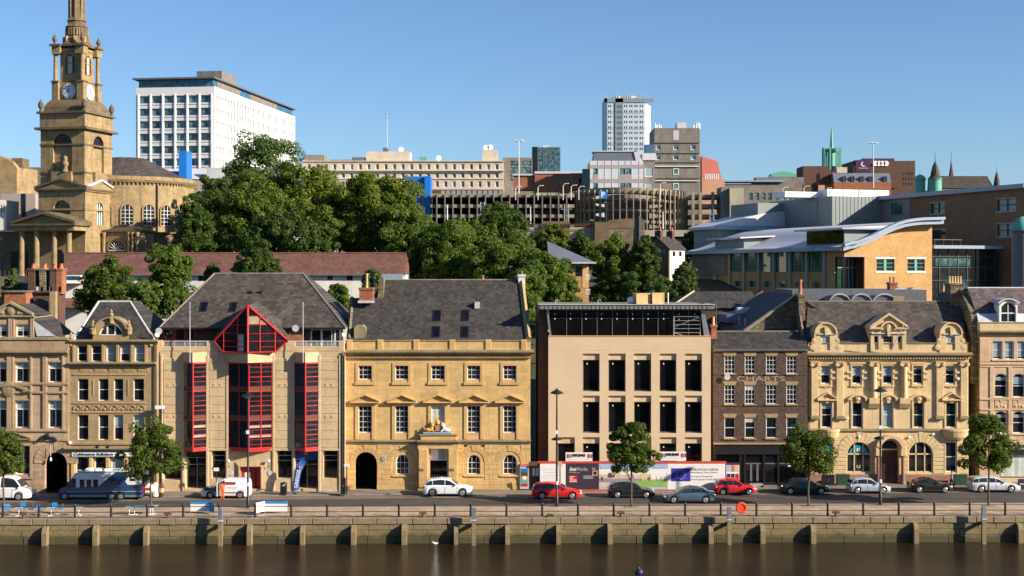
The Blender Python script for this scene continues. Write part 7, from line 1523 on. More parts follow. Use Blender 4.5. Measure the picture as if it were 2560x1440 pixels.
b = far_block('mansard_office', 'grey mansard roofed office with arched dormers below the hotel', 2085, 2228, 455, 340, 'brick_red', 14, base=25); mb = MB(); mb.prism([(0, b.Z(456)), (2, b.Z(432)), (12, b.Z(432)), (12, b.Z(456))], b.X(2085), b.X(2228), 'x'); b.part('mansard', mb, 'zinc')
for px in (2112, 2133, 2156, 2178, 2214): d_ = b.part('dormer', MB().prism(outline(b.X(px)-.6, b.X(px)+.6, b.Z(453), b.Z(439), .4), -.2, 2), 'zinc'); MB().quad(*[(p[0], -.22, p[1]) for p in outline(b.X(px)-.4, b.X(px)+.4, b.Z(452), b.Z(441), .3)]).build('pane', 'glass', d_)
add_box(b, 'left_roof', 2050, 2095, 432, 460, 4, 10, 'brick_brown')
b = far_block('civic_tower', 'green copper crowned civic tower with tall spike on the skyline', 2068, 2098, 415, 700, 'concrete', 8, base=25)
for i in range(8):
    a = 2*math.pi*(i+.5)/8; x, y = 5.4*math.cos(a), 4+5.4*math.sin(a); b.part('crown_column', MB().box(x-.45, x+.45, y-.45, y+.45, b.Z(425), b.Z(368)), 'copper')
b.part('crown_core', MB().lathe([(2.4, b.Z(425)), (2.4, b.Z(378)), (4.6, b.Z(377)), (4.6, b.Z(371)), (1.2, b.Z(370)), (.8, b.Z(345)), (.25, b.Z(318))], 0, 4, 8), 'copper')
b = far_block('left_rooftop_building', 'grey roofed building with small dormers right of the salmon hall', 1812, 2005, 460, 360, 'concrete', 14, [(482, 500)], [(1872+16*i, 1882+16*i) for i in range(8)], gm='glass_teal', base=25)
mb = MB(); mb.prism([(b.X(1812), b.Z(455)), (b.X(1960), b.Z(455)), (b.X(1960), b.Z(450)), (b.X(1812), b.Z(452))], -1, 8); b.part('flat_canopy', mb, 'roof_blue'); mb = MB(); gable_prism(mb, b.X(1872), b.X(1990), b.Z(462), b.Z(438), 2, 9); b.part('gable_roof', mb, 'zinc'); add_box(b, 'upper_box', 1890, 2010, 443, 462, 9, 14, 'concrete'); mb = MB(); mb.prism(outline(b.X(1940), b.X(2004), b.Z(438), b.Z(424), 1.0), 9, 14); b.part('green_roof', mb, 'copper')
b = far_block('brown_roof_blocks', 'brown brick blocks stepping up towards the green crowned tower', 2008, 2075, 415, 380, 'brick_brown', 12, base=25); add_box(b, 'lower_block', 1985, 2050, 452, 500, -3, 3, 'brick_brown'); add_box(b, 'pink_stack', 2046, 2074, 452, 500, -4, 0, 'salmon_wall'); add_box(b, 'white_box', 2092, 2118, 418, 432, 4, 8, 'cream')
b = far_block('slate_roofed_hall', 'brown slate roofed hall between green turrets on the right skyline', 2350, 2485, 470, 260, 'rubble', 14, base=20); mb = MB(); mb.prism([(b.X(2350), b.Z(472)), (b.X(2487), b.Z(472)), (b.X(2468), b.Z(440)), (b.X(2352), b.Z(440))], 0, 12); b.part('roof', mb, 'slate_brown')
turret('copper_turret', 'tall green copper turret with pointed slate cap on the right skyline', 2338, 402, 446, 17, 500, 180, 'copper', 'slate', 26); turret('copper_turret', 'small green copper turret left of the tall copper turret', 2300, 436, 448, 14, 500, 182, 'copper', 'copper', 10); turret('slate_turret', 'brown slate turret with green finials near the right edge skyline', 2492, 428, 470, 12, 500, 190, 'rubble', 'slate_brown', 14)
sp = thing('distant_spire', 'thin dark distant church spire right of the copper turret', 'spire', at(2378, 442, 300)); MB().lathe([(.95, 0), (.75, .5), (.03, 5.5)], n=6).build('cone', 'brick_brown', sp); MB().tube([(0, 0, 5.3), (0, 0, 8.0)], .06, 4).build('finial', 'iron', sp)
# ---------- masts, gantries, lamps on the hill
def mast(name, label, px, top, bot, Y, r, arms=(), mat='steel', cat='mast', head=None):
    k = (D0+Y)/F; x, y, zb = at(px, bot, Y); h = (bot-top)*k; t = thing(name, label, cat, (x, y, zb)); MB().tube([(0, 0, 0), (0, 0, h)], r, 6, r2=r*.6).build('pole', mat, t)
    for py, hw in arms: MB().tube([(-hw*k, 0, (bot-py)*k), (hw*k, 0, (bot-py)*k)], r*.5, 4).build('arm', mat, t)
    if head:
        for i in range(6): a = 2*math.pi*i/6; MB().sphere((head*k*math.cos(a), head*k*math.sin(a), h-.2), .45, .3, .16, 8, 5).build('lamp_head', 'globe', t); MB().tube([(0, 0, h-.2), (head*k*math.cos(a), head*k*math.sin(a), h-.2)], .06, 4).build('arm', mat, t)
    return t
mast('radio_mast', 'thin radio mast standing above the long cream building', 968, 282, 372, 335, .12, ((286, 6), (294, 5)))
mast('high_lamp_mast', 'tall lamp mast with ring of lights left of the dark glass cube', 1297, 350, 490, 250, .22, head=11, cat='lamp post'); mast('high_lamp_mast', 'tall lamp mast with ring of lights above the grey plant building', 2183, 356, 470, 250, .22, head=9, cat='lamp post')
def gantry(px, top, bot, Y, lb):
    k = (D0+Y)/F; x, y, zb = at(px, bot, Y); h = (bot-top)*k; t = thing('rail_gantry', lb, 'gantry', (x, y, zb)); m_ = MB()
    for s_ in (-.42, .42): m_.tube([(s_, 0, 0), (s_, 0, h)], .1, 4)
    m_.build('legs', 'steel', t)
    for i in range(7): MB().box(-.4, .4, -.05, .05, h*(i+.4)/7, h*(i+.4)/7+.14).build('rung', 'steel', t)
    MB().box(-1.2, 1.2, -.1, .1, h-1.2, h-1.0).build('arm', 'steel', t)
gantry(1416, 510, 590, 155, 'lattice rail gantry left of the round ramp'); gantry(1779, 522, 590, 155, 'lattice rail gantry right of the round ramp'); gantry(1206, 505, 552, 160, 'lattice rail gantry among the trees left of centre')
mast('rail_post', 'plain white rail post in front of the round ramp', 1657, 530, 572, 155, .2, cat='post'); mast('rail_post', 'plain white rail post in front of the open decks', 1326, 516, 560, 158, .2, cat='post'); mast('rail_post', 'plain white rail post beside the blue clad box', 1118, 512, 550, 160, .2, cat='post')
for i, (px, top) in enumerate(((1289, 466), (1345, 464), (1408, 459), (1428, 463), (1447, 466), (1651, 457), (2065, 470), (2010, 465), (1957, 468))):
    k = 320/F; x, y, zb = at(px, 500, 188); h = (500-top)*k; t = thing('deck_lamp', 'small curved lamp post on the car park roof, %s from the left' % ('first', 'second', 'third', 'fourth', 'fifth', 'sixth', 'seventh', 'eighth', 'ninth')[[0, 1, 2, 3, 4, 5, 8, 7, 6][i]], 'lamp post', (x, y, zb), group='car park roof lamps'); MB().tube([(0, 0, 0), (0, 0, h-.5), (.3, 0, h-.1), (1.0, 0, h)], .09, 5).build('pole', 'white_paint', t); MB().sphere((1.1, 0, h), .3, .15, .1, 6, 4).build('lamp_head', 'globe', t)
w = MB()
for py in (527, 531, 520): a = at(1206, py, 155); c = at(2000, py+4, 155); w.tube([a, c], .035, 3)
tag(w.build('overhead_wires', 'iron'), 'thin railway overhead wires strung across the car park', 'wires')
# ------------------------------------------------------------------ trees
def crown_mesh(name, seed, n, R3, leaf, mat, nclump=50, cr=.3, flat=.8, taper=0):
    r = np.random.default_rng(seed); rx, ry, rz = R3
    d = r.normal(size=(nclump, 3)); d /= np.linalg.norm(d, axis=1)[:, None]; rad = r.uniform(.25, 1, nclump)**.45; az = np.arctan2(d[:, 1], d[:, 0]); ph = r.uniform(0, 6.28, 3); rad = rad*(1+.13*np.sin(2*az+ph[0])+.12*np.sin(3*az+4*d[:, 2]+ph[1])+.08*np.sin(5*d[:, 2]+ph[2]))
    c = d*rad[:, None]*.86*np.array([rx, ry, rz]); c[:, 2] *= np.where(c[:, 2] < 0, flat, 1); c[:, :2] *= (1-taper*np.clip(c[:, 2]/rz, -.3, 1))[:, None]; s = cr*min(rx, rz)*r.uniform(.6, 1.25, nclump)
    idx = r.integers(0, nclump, n); u = r.normal(size=(n, 3)); u /= np.linalg.norm(u, axis=1)[:, None]
    p = c[idx]+u*(s[idx]*r.uniform(.55, 1.08, n)**.5)[:, None]*np.array([1.1, 1.1, .85])
    nrm = u+r.normal(scale=.4, size=(n, 3))+np.array([0, 0, .25]); nrm /= np.linalg.norm(nrm, axis=1)[:, None]
    t = np.cross(nrm, r.normal(size=(n, 3))); t /= np.linalg.norm(t, axis=1)[:, None]; b2 = np.cross(nrm, t); L = (leaf*r.uniform(.6, 1.35, n))[:, None]
    v = np.stack([p-t*L*.5, p+b2*L*.36, p+t*L*.5, p-b2*L*.36], 1).reshape(-1, 3)
    me = bpy.data.meshes.new(name); me.vertices.add(4*n); me.vertices.foreach_set('co', v.astype(np.float32).ravel()); me.loops.add(4*n); me.loops.foreach_set('vertex_index', np.arange(4*n, dtype=np.int32)); me.polygons.add(n); me.polygons.foreach_set('loop_start', np.arange(0, 4*n, 4, dtype=np.int32)); me.materials.append(M[mat]); me.update(); me.validate(); return me, c, s
def tree(name, label, loc, th, R3, n, leaf, mat, seed, tr=.2, group=None, nclump=50, cr=.3, cz=None, flat=.8, taper=.25):
    t = thing(name, label, 'tree', loc, 0, group); cz = th+R3[2]*.8 if cz is None else cz
    me, c, s = crown_mesh('crown', seed, n, R3, leaf, mat, nclump, cr, flat, taper); inst('crown', me, t, (0, 0, cz))
    tk = MB(); rr = random.Random(seed); tk.tube([(0, 0, 0), (rr.uniform(-.05, .05), 0, th*.5), (rr.uniform(-.1, .1), 0, th), (0, 0, cz)], tr, 8, r2=tr*.45); tk.build('trunk', 'bark', t, smooth=True)
    for i in rr.sample(range(len(c)), min(9, len(c))):
        e = c[i]; MB().tube([(0, 0, th*.9+(cz-th)*rr.uniform(0, .5)), (e[0]*.5, e[1]*.5, cz+e[2]*.35-.1), (e[0]*.9, e[1]*.9, cz+e[2]*.9)], tr*.35, 5, r2=tr*.1).build('limb', 'bark', t)
    return t
def hill_tree(label, pc, top, hw, bot, Y, mat, seed, n=14000, leaf=.42, ry=None, nclump=70, cr=.26):
    k = (D0+Y)/F; g = ground_z(Y)-.3; x = (pc-CX)*k; zt = HC-(top-HY)*k; zb = HC-(bot-HY)*k; rz = (zt-zb)/2*1.04; rx = hw*k*1.06
    return tree('hillside_tree', label, (x, Y, g), max(1, zb-g), (rx, ry or rx, rz), int(n*1.9), leaf*.86, mat, seed, max(.2, rx*.05), 'trees on the hillside', int(nclump*2.2), cr*.72, (zt+zb)/2-g, 1.0)
hill_tree('tall loose pale green tree rising in front of the white office', 655, 316, 100, 560, 118, 'leaf_c', 1, 14000, .5, nclump=60, cr=.27)
hill_tree('big round tree right of the church, left half of the wood', 640, 440, 105, 640, 88, 'leaf_a', 2, 24000, .42)
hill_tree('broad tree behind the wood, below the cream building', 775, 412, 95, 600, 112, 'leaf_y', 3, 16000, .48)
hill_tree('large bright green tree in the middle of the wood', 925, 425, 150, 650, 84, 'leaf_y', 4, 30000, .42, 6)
hill_tree('round tree at the foot of the blue clad box', 1010, 490, 80, 690, 80, 'leaf_a', 5, 16000, .4)
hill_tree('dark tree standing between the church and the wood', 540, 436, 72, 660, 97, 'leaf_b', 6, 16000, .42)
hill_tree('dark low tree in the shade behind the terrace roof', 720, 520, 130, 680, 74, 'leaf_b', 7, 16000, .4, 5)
hill_tree('dense tree right of the terrace end', 1130, 545, 90, 745, 62, 'leaf_a', 8, 20000, .36)
hill_tree('tree growing up in front of the car park decks', 1258, 503, 75, 650, 100, 'leaf_b', 9, 12000, .42)
hill_tree('dense tree in front of the wood, right of centre', 1265, 580, 110, 780, 55, 'leaf_a', 10, 24000, .34)
hill_tree('tree covering the left of the hipped roof pavilion', 1345, 612, 72, 790, 50, 'leaf_a', 11, 18000, .33)
hill_tree('yellowish tree above the hipped roof pavilion', 1382, 560, 55, 640, 98, 'leaf_y', 12, 8000, .4)
hill_tree('small dark tree below the left rail gantry', 1456, 572, 36, 680, 92, 'leaf_b', 13, 7000, .38)
hill_tree('tree in front of the retaining wall', 1535, 582, 52, 720, 80, 'leaf_a', 14, 10000, .36)
hill_tree('tree left of the white pub', 1608, 582, 46, 720, 78, 'leaf_b', 15, 10000, .36)
hill_tree('low dark bushy tree below the white pub', 1600, 672, 115, 790, 58, 'leaf_b', 16, 16000, .34, 4)
hill_tree('dark tree beside the left end of the college', 1712, 645, 38, 780, 62, 'leaf_b', 26, 7000, .32, 3)
hill_tree('dark tree behind the left end of the college roof', 1735, 573, 36, 660, 125, 'leaf_b', 17, 6000, .42)
hill_tree('leafy tree in front of the terrace, left of the pair', 268, 638, 72, 815, 26, 'leaf_st', 18, 14000, .3)
hill_tree('pointed tree in front of the terrace, right of the pair', 425, 598, 64, 800, 30, 'leaf_a', 19, 14000, .3, nclump=60)
hill_tree('pointed dark tree rising above the red bay building roof', 640, 590, 52, 735, 40, 'leaf_b', 20, 9000, .3)
hill_tree('small dark bush at the eaves of the terrace', 530, 656, 22, 720, 44, 'leaf_b', 21, 3500, .28)
hill_tree('low tree between the solicitors office and red bay building', 350, 690, 50, 850, 18, 'leaf_a', 22, 9000, .28)
hill_tree('small tree behind the red bay building right hip', 845, 700, 40, 820, 22, 'leaf_a', 23, 7000, .28)
hill_tree('sparse young tree among the chimneys at the far left', 32, 668, 28, 790, 16, 'leaf_c', 24, 3500, .26, nclump=30, cr=.3)
hill_tree('thin shrub growing behind the custom house chimney', 930, 668, 32, 740, 34, 'leaf_c', 25, 2500, .28, nclump=26)
hill_tree('dark tree in front of the right side of the church nave', 488, 478, 54, 690, 80, 'leaf_b', 41, 9000, .38)
hill_tree('round tree filling the gap behind the middle of the wood', 850, 470, 80, 640, 92, 'leaf_a', 42, 12000, .42)
hill_tree('low tree between the wood and the car park decks', 1080, 560, 70, 720, 70, 'leaf_b', 43, 12000, .38)
hill_tree('round tree below the open decks, left of the abutment', 1190, 540, 60, 700, 78, 'leaf_a', 44, 10000, .38)
hill_tree('dark tree pressed against the right side of the church nave', 522, 446, 42, 690, 106, 'leaf_b', 48, 8000, .4)
hill_tree('tree in front of the pavilion wall', 1408, 645, 42, 790, 56, 'leaf_a', 47, 8000, .32)
hill_tree('dark tree in the shade right of the pavilion', 1525, 650, 50, 780, 84, 'leaf_b', 45, 9000, .34)
hill_tree('dark tree left of the pale new building roof', 1310, 670, 66, 800, 42, 'leaf_a', 46, 12000, .32)
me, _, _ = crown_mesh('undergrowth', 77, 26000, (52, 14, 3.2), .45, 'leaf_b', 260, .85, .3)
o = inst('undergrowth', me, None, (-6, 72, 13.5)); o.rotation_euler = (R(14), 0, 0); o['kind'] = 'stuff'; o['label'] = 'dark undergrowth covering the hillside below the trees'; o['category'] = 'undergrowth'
# ------------------------------------------------------------------ vehicles
CARS = {
 'hatch': dict(W=1.7, sh=[(0, .60), (.015, .88), (.25, .93), (.62, .90), (.72, .87), (.90, .74), (.97, .62), (1, .48)], rf=[(.035, .90), (.09, 1.22), (.16, 1.38), (.36, 1.47), (.50, 1.43), (.57, 1.33), (.72, .88)], wh=(.19, .81), r=.31, pil=(.2, .44)),
 'suv': dict(W=1.84, sh=[(0, .70), (.015, 1.0), (.25, 1.06), (.62, 1.02), (.72, 1.0), (.90, .88), (.97, .74), (1, .56)], rf=[(.03, 1.02), (.08, 1.38), (.15, 1.56), (.36, 1.66), (.50, 1.61), (.57, 1.50), (.73, 1.01)], wh=(.19, .80), r=.36, pil=(.2, .45)),
 'estate': dict(W=1.8, sh=[(0, .62), (.012, .92), (.25, .96), (.62, .92), (.71, .89), (.90, .75), (.97, .62), (1, .48)], rf=[(.02, .93), (.06, 1.30), (.11, 1.41), (.34, 1.50), (.49, 1.46), (.57, 1.33), (.72, .90)], wh=(.20, .80), r=.33, pil=(.16, .33, .50)),
 'saloon': dict(W=1.8, sh=[(0, .58), (.012, .93), (.12, .97), (.60, .92), (.73, .88), (.92, .73), (.97, .62), (1, .48)], rf=[(.11, .96), (.24, 1.30), (.33, 1.41), (.47, 1.45), (.55, 1.40), (.62, 1.27), (.76, .88)], wh=(.20, .81), r=.32, pil=(.27, .48)),
 'coupe': dict(W=1.75, sh=[(0, .58), (.012, .90), (.14, .95), (.60, .92), (.72, .88), (.92, .74), (.97, .62), (1, .48)], rf=[(.10, .93), (.22, 1.20), (.32, 1.34), (.44, 1.38), (.52, 1.34), (.58, 1.22), (.70, .90)], wh=(.19, .81), r=.32, pil=(.34,)),
 'van': dict(W=1.8, sh=[(0, .7), (.01, 1.02), (.60, 1.02), (.72, 1.0), (.90, .86), (.97, .70), (1, .5)], rf=[(.005, 1.02), (.015, 1.6), (.05, 1.76), (.40, 1.82), (.53, 1.77), (.60, 1.62), (.76, 1.0)], wh=(.19, .80), r=.33, pil=()),
 'bigvan': dict(W=2.0, sh=[(0, .8), (.01, 1.2), (.70, 1.2), (.80, 1.14), (.93, .98), (.98, .8), (1, .55)], rf=[(.003, 1.2), (.01, 1.9), (.04, 2.1), (.60, 2.2), (.70, 2.1), (.75, 1.9), (.86, 1.14)], wh=(.2, .80), r=.36, pil=()),
}
def wheel(parent, x, y, r, side):
    t = MB().lathe([(r*.55, -.10), (r*.93, -.10), (r, -.06), (r, .06), (r*.93, .10), (r*.55, .10)], n=20, ax='y'); o = t.build('wheel', 'tyre', parent, (x, y, r), True)
    rm = MB(); rm.lathe([(r*.60, 0), (r*.66, -.012), (r*.60, -.024)], n=20, ax='y'); rm.lathe([(r*.13, -.03), (r*.13, 0)], n=8, ax='y')
    for i in range(5):
        a = 2*math.pi*i/5+.3; c, s_ = math.cos(a), math.sin(a); rm.prism([(c*.1*r-s_*.09*r, s_*.1*r+c*.09*r), (c*.1*r+s_*.09*r, s_*.1*r-c*.09*r), (c*.63*r+s_*.06*r, s_*.63*r-c*.06*r), (c*.63*r-s_*.06*r, s_*.63*r+c*.06*r)], -.025, -.004)
    ro = rm.build('rim', 'alloy', o, (0, .104*side, 0)); d = MB().lathe([(r*.6, 0), (r*.6, .01)], n=16, ax='y').build('brake_disc', 'plastic', o, (0, .085*side, 0)); return o
def body_mesh(S, L, mats):
    W_ = S['W']/2; shx = np.array([p[0] for p in S['sh']])*L-L/2; shz = np.array([p[1] for p in S['sh']]); r = S['r']; ar = r+.055; wx = [f*L-L/2 for f in S['wh']]
    xs = set(np.linspace(-L/2, L/2, 34).tolist())
    for w in wx: xs |= {w+ar*math.cos(a) for a in np.linspace(0, math.pi, 11)}
    xs |= {float(v) for v in shx}; xs = sorted(xs); xs = [x for i, x in enumerate(xs) if i == 0 or x-xs[i-1] > 1e-4]
    vs = []; n = 11
    for x in xs:
        zt = float(np.interp(x, shx, shz)); zb = .2
        e = max(0, (abs(x)-.38*L)/(.12*L)); hw = W_*(1-.16*e*e)
        if e > .6: zb = .2+.12*(e-.6)
        for w in wx:
            if abs(x-w) < ar: zb = max(zb, r+math.sqrt(ar*ar-(x-w)**2))
        zb = min(zb, zt-.06); m = zb+(zt-zb)*.5
        half = [(hw*.95, zb), (hw*1.0, m), (hw*.985, zt-.07), (hw*.93, zt-.012), (hw*.6, zt+.035)]
        vs += [(x, -y, z) for y, z in half]+[(x, 0, zt+.05)]+[(x, y, z) for y, z in half[::-1]]
    fs = []
    for i in range(len(xs)-1):
        for j in range(n-1): fs.append((i*n+j, i*n+j+1, (i+1)*n+j+1, (i+1)*n+j))
    fs.append(tuple(range(n))); fs.append(tuple((len(xs)-1)*n+j for j in range(n)))
    return MB().add(vs, fs)
def car(name, label, kind, p0, p1, py, face, paint, rim=None, cat='car', zs=1.0, extra=None):
    S = {k: v for k, v in CARS[kind].items()}; D = F*(HC+.108)/(py-HY); L = (p1-p0)*D/F; x = ((p0+p1)/2-CX)*D/F
    S['sh'] = [(a, b*zs) for a, b in S['sh']]; S['rf'] = [(a, b*zs) for a, b in S['rf']]
    W_ = S['W']/2; t = thing(name, label, cat, (x, D-D0+W_, -.104), 0 if face > 0 else math.pi); sx = face
    body_mesh(S, L, None).build('body', paint, t, smooth=True)
    shx = [p[0]*L-L/2 for p in S['sh']]; shz = [p[1] for p in S['sh']]; rx = [p[0]*L-L/2 for p in S['rf']]; rz = [p[1] for p in S['rf']]
    belt = lambda x: float(np.interp(x, shx, shz)); roof = lambda x: float(np.interp(x, rx, rz)); zb0 = belt((rx[0]+rx[-1])/2)
    ys = lambda z: W_*.925-max(0, z-zb0)*.30
    # cabin
    xs = sorted(set(np.linspace(rx[0], rx[-1], 22).tolist()+rx)); vs = []; n = 9
    for x_ in xs:
        zr = roof(x_); zb = min(belt(x_)-.03, zr-.01); h = zr-zb
        half = [(ys(zb), zb), (ys(zb+h*.8), zb+h*.8), (ys(zr)-.06, zr-.012*min(1, h*3)), (ys(zr)*.6, zr+.018*min(1, h*2))]
        vs += [(x_, -y, z) for y, z in half]+[(x_, 0, zr+.025*min(1, h*2))]+[(x_, y, z) for y, z in half[::-1]]
    fs = [(i*n+j, i*n+j+1, (i+1)*n+j+1, (i+1)*n+j) for i in range(len(xs)-1) for j in range(n-1)]
    MB().add(vs, fs).build('cabin', paint, t, smooth=True)
    # side glass
    lim = [rx[0]+.06*L if not S['pil'] else rx[0], rx[-1]]
    if kind in ('van', 'bigvan'): segs = [(.50*L-L/2, rx[-1])]
    else:
        p = [rx[0]]+[f*L-L/2 for f in S['pil']]+[rx[-1]]; segs = list(zip(p, p[1:]))
    for s_ in (-1, 1):
        for a, c in segs:
            top = []; bot = []
            for x_ in np.linspace(a+.035, c-.035, 12):
                zt = roof(x_)-.105; zb = belt(x_)+.035
                if zt-zb > .03: top.append((x_, zt)); bot.append((x_, zb))
            if len(top) < 2: continue
            m_ = MB(); m_.quad(*[(x_, s_*(ys(z)+.012), z) for x_, z in bot+top[::-1]]); m_.build('side_window', 'car_glass', t)
        for f in S['pil'][-1:] if S['pil'] else (.5,):
            hx = f*L-L/2+.12; MB().box(hx-.3, hx-.12, s_*(W_*.985)-.02, s_*(W_*.985)+.02, belt(hx)-.17, belt(hx)-.13).build('door_handle', paint, t)
        for f in (list(S['pil'][-1:])+[.70] if S['pil'] else [.52, .70]): xx = f*L-L/2; MB().box(xx-.008, xx+.008, s_*W_*1.0-.006, s_*W_*1.0+.006, .34, belt(xx)-.1).build('door_seam', 'plastic', t)
        mx = rx[-1]-.32*(.5 if kind != 'van' else .6)-.1; MB().sphere((mx, s_*(ys(belt(mx))+.14), belt(mx)+.09), .09, .1, .075, 8, 6).build('wing_mirror', paint if kind not in ('van',) else 'plastic', t, smooth=True)
        MB().sphere((L/2-.17, s_*W_*.70, belt(L/2-.17)-.08), .21, .19, .10, 10, 6).build('headlight', 'lamp_w', t, smooth=True)
        MB().sphere((-L/2+.13, s_*W_*.8, belt(-L/2+.1)-.12), .12, .15, .1, 8, 6).build('tail_light', 'lamp_r', t, smooth=True)
        MB().box(-L*.28, L*.28, s_*W_*.95-.015, s_*W_*.95+.015, .19, .29).build('sill_trim', 'plastic', t)
        for f in S['wh']: wheel(t, f*L-L/2, s_*(W_-.13), S['r'], s_)
    # front and rear glass
    def screen(i0, i1, nm):
        (xa, za), (xb, zb) = (rx[i0], rz[i0]), (rx[i1], rz[i1]); d = Vector((xb-xa, zb-za)); nl = Vector((-d.y, d.x)).normalized(); nl = nl if nl.y > 0 else -nl
        m_ = MB(); P = []
        for f, sg in ((.12, -1), (.12, 1), (.94, 1), (.94, -1)): x_, z_ = xa+(xb-xa)*f, za+(zb-za)*f; P.append((x_+nl.x*.03, sg*(ys(z_)-.07), z_+nl.y*.03))
        m_.quad(*P); m_.build(nm, 'car_glass', t)
    screen(len(rx)-1, len(rx)-2, 'windscreen')
    if kind not in ('van', 'bigvan'): screen(0, 1, 'rear_window')
    MB().box(-L*.44, L*.44, -W_*.72, W_*.72, .18, .62).build('underbody', 'void', t)
    MB().box(L/2-.03, L/2+.012, -W_*.55, W_*.55, .3, .44).build('grille', 'plastic', t); MB().box(-L/2-.012, -L/2+.02, -.26, .26, .48, .6).build('number_plate', 'pot_y', t)
    return t
def paint(name, c, metal=.0, rough=.3): M[name] = plain(name, c, .5, .03, .5, metal, 0, .9); M[name].node_tree.nodes['Principled BSDF'].inputs['Specular IOR Level'].default_value = .25; return name
car('white_car', 'white compact suv parked in front of the porch', 'suv', 1057, 1180, 1242, 1, paint('white_car_paint', (.78, .79, .80)))
car('red_car', 'red estate car parked at the left end of the hoarding', 'estate', 1330, 1455, 1249, 1, paint('red_car_paint', (.60, .012, .012)))
car('black_car', 'black hatchback parked behind the small street tree', 'hatch', 1521, 1638, 1246, 1, paint('black_car_paint', (.010, .010, .012)))
car('blue_car', 'blue grey saloon driving left along the road', 'saloon', 1660, 1790, 1259, -1, paint('blue_grey_paint', (.07, .12, .17), .3))
car('red_car', 'red hatchback parked at the right end of the hoarding', 'hatch', 1788, 1892, 1238, 1, paint('bright_red_paint', (.58, .01, .02)))
car('green_car', 'very dark green saloon parked in front of the black shopfront', 'saloon', 1951, 2077, 1237, 1, paint('dark_green_paint', (.006, .02, .018)))
car('silver_car', 'small silver hatchback parked outside the bank door', 'hatch', 2124, 2228, 1235, 1, paint('silver_paint', (.42, .47, .53), .3))
car('black_car', 'black coupe parked outside the right side of the bank', 'coupe', 2279, 2383, 1233, 1, paint('gloss_black_paint', (.008, .008, .01)))
car('silver_car', 'silver estate car parked at the far right', 'estate', 2429, 2553, 1232, 1, paint('pale_silver_paint', (.56, .58, .60), .25))
car('white_van', 'white delivery van nosing in at the left edge', 'bigvan', -75, 75, 1252, 1, paint('van_white', (.78, .78, .77)), cat='van', zs=.98)
sv_ = car('small_van', 'small white van with dark blue bonnet and open cab door', 'van', 501, 622, 1247, -1, 'van_white', cat='van')
L_ = 121*(F*(HC+.108)/(1247-HY))/F; W2 = .9; paint('van_blue', (.02, .06, .13), .2)
bn = MB(); xs_ = [.28*L_, .36*L_, .42*L_, .47*L_, .497*L_]; zz_ = [1.04, .98, .90, .80, .66]
bn.add([p for x_, z_ in zip(xs_, zz_) for p in ((x_, -W2*.93, z_+.03), (x_, W2*.93, z_+.03))], [(2*i, 2*i+1, 2*i+3, 2*i+2) for i in range(4)]); bn.build('bonnet', 'van_blue', sv_)
for s_ in (-1, 1): MB().quad((.10*L_, s_*(W2+.006), .34), (.17*L_, s_*(W2+.006), .34), (.19*L_, s_*(W2+.006), .62), (.27*L_, s_*(W2+.006), .76), (.41*L_, s_*(W2+.004), .72), (.42*L_, s_*(W2-.01), .86), (.24*L_, s_*(W2-.01), .97), (.10*L_, s_*(W2-.0), .97)).build('blue_wing', 'van_blue', sv_); MB().box(-.34*L_, .05*L_, s_*W2*1.0-.01, s_*W2*1.0+.012, .52, .60).build('rub_strip', 'plastic', sv_); MB().box(-.28*L_, .0, s_*(W2*.99)-.01, s_*(W2*.99)+.012, 1.0, 1.03).build('slide_rail', 'plastic', sv_)
sg = MB().box(-.22*L_, .02*L_, W2*.79, W2*.89, 1.3, 1.52).build('side_sign', 'red', sv_); MB().box(-.22*L_, .02*L_, W2*.80, W2*.895, 1.43, 1.50).build('sign_stripe', 'green_box', sg)
dr = MB().box(-.03, .03, 0, .85, .35, 1.7).build('open_cab_door', 'van_white', sv_, (.145*L_, W2, 0), rz=.15)
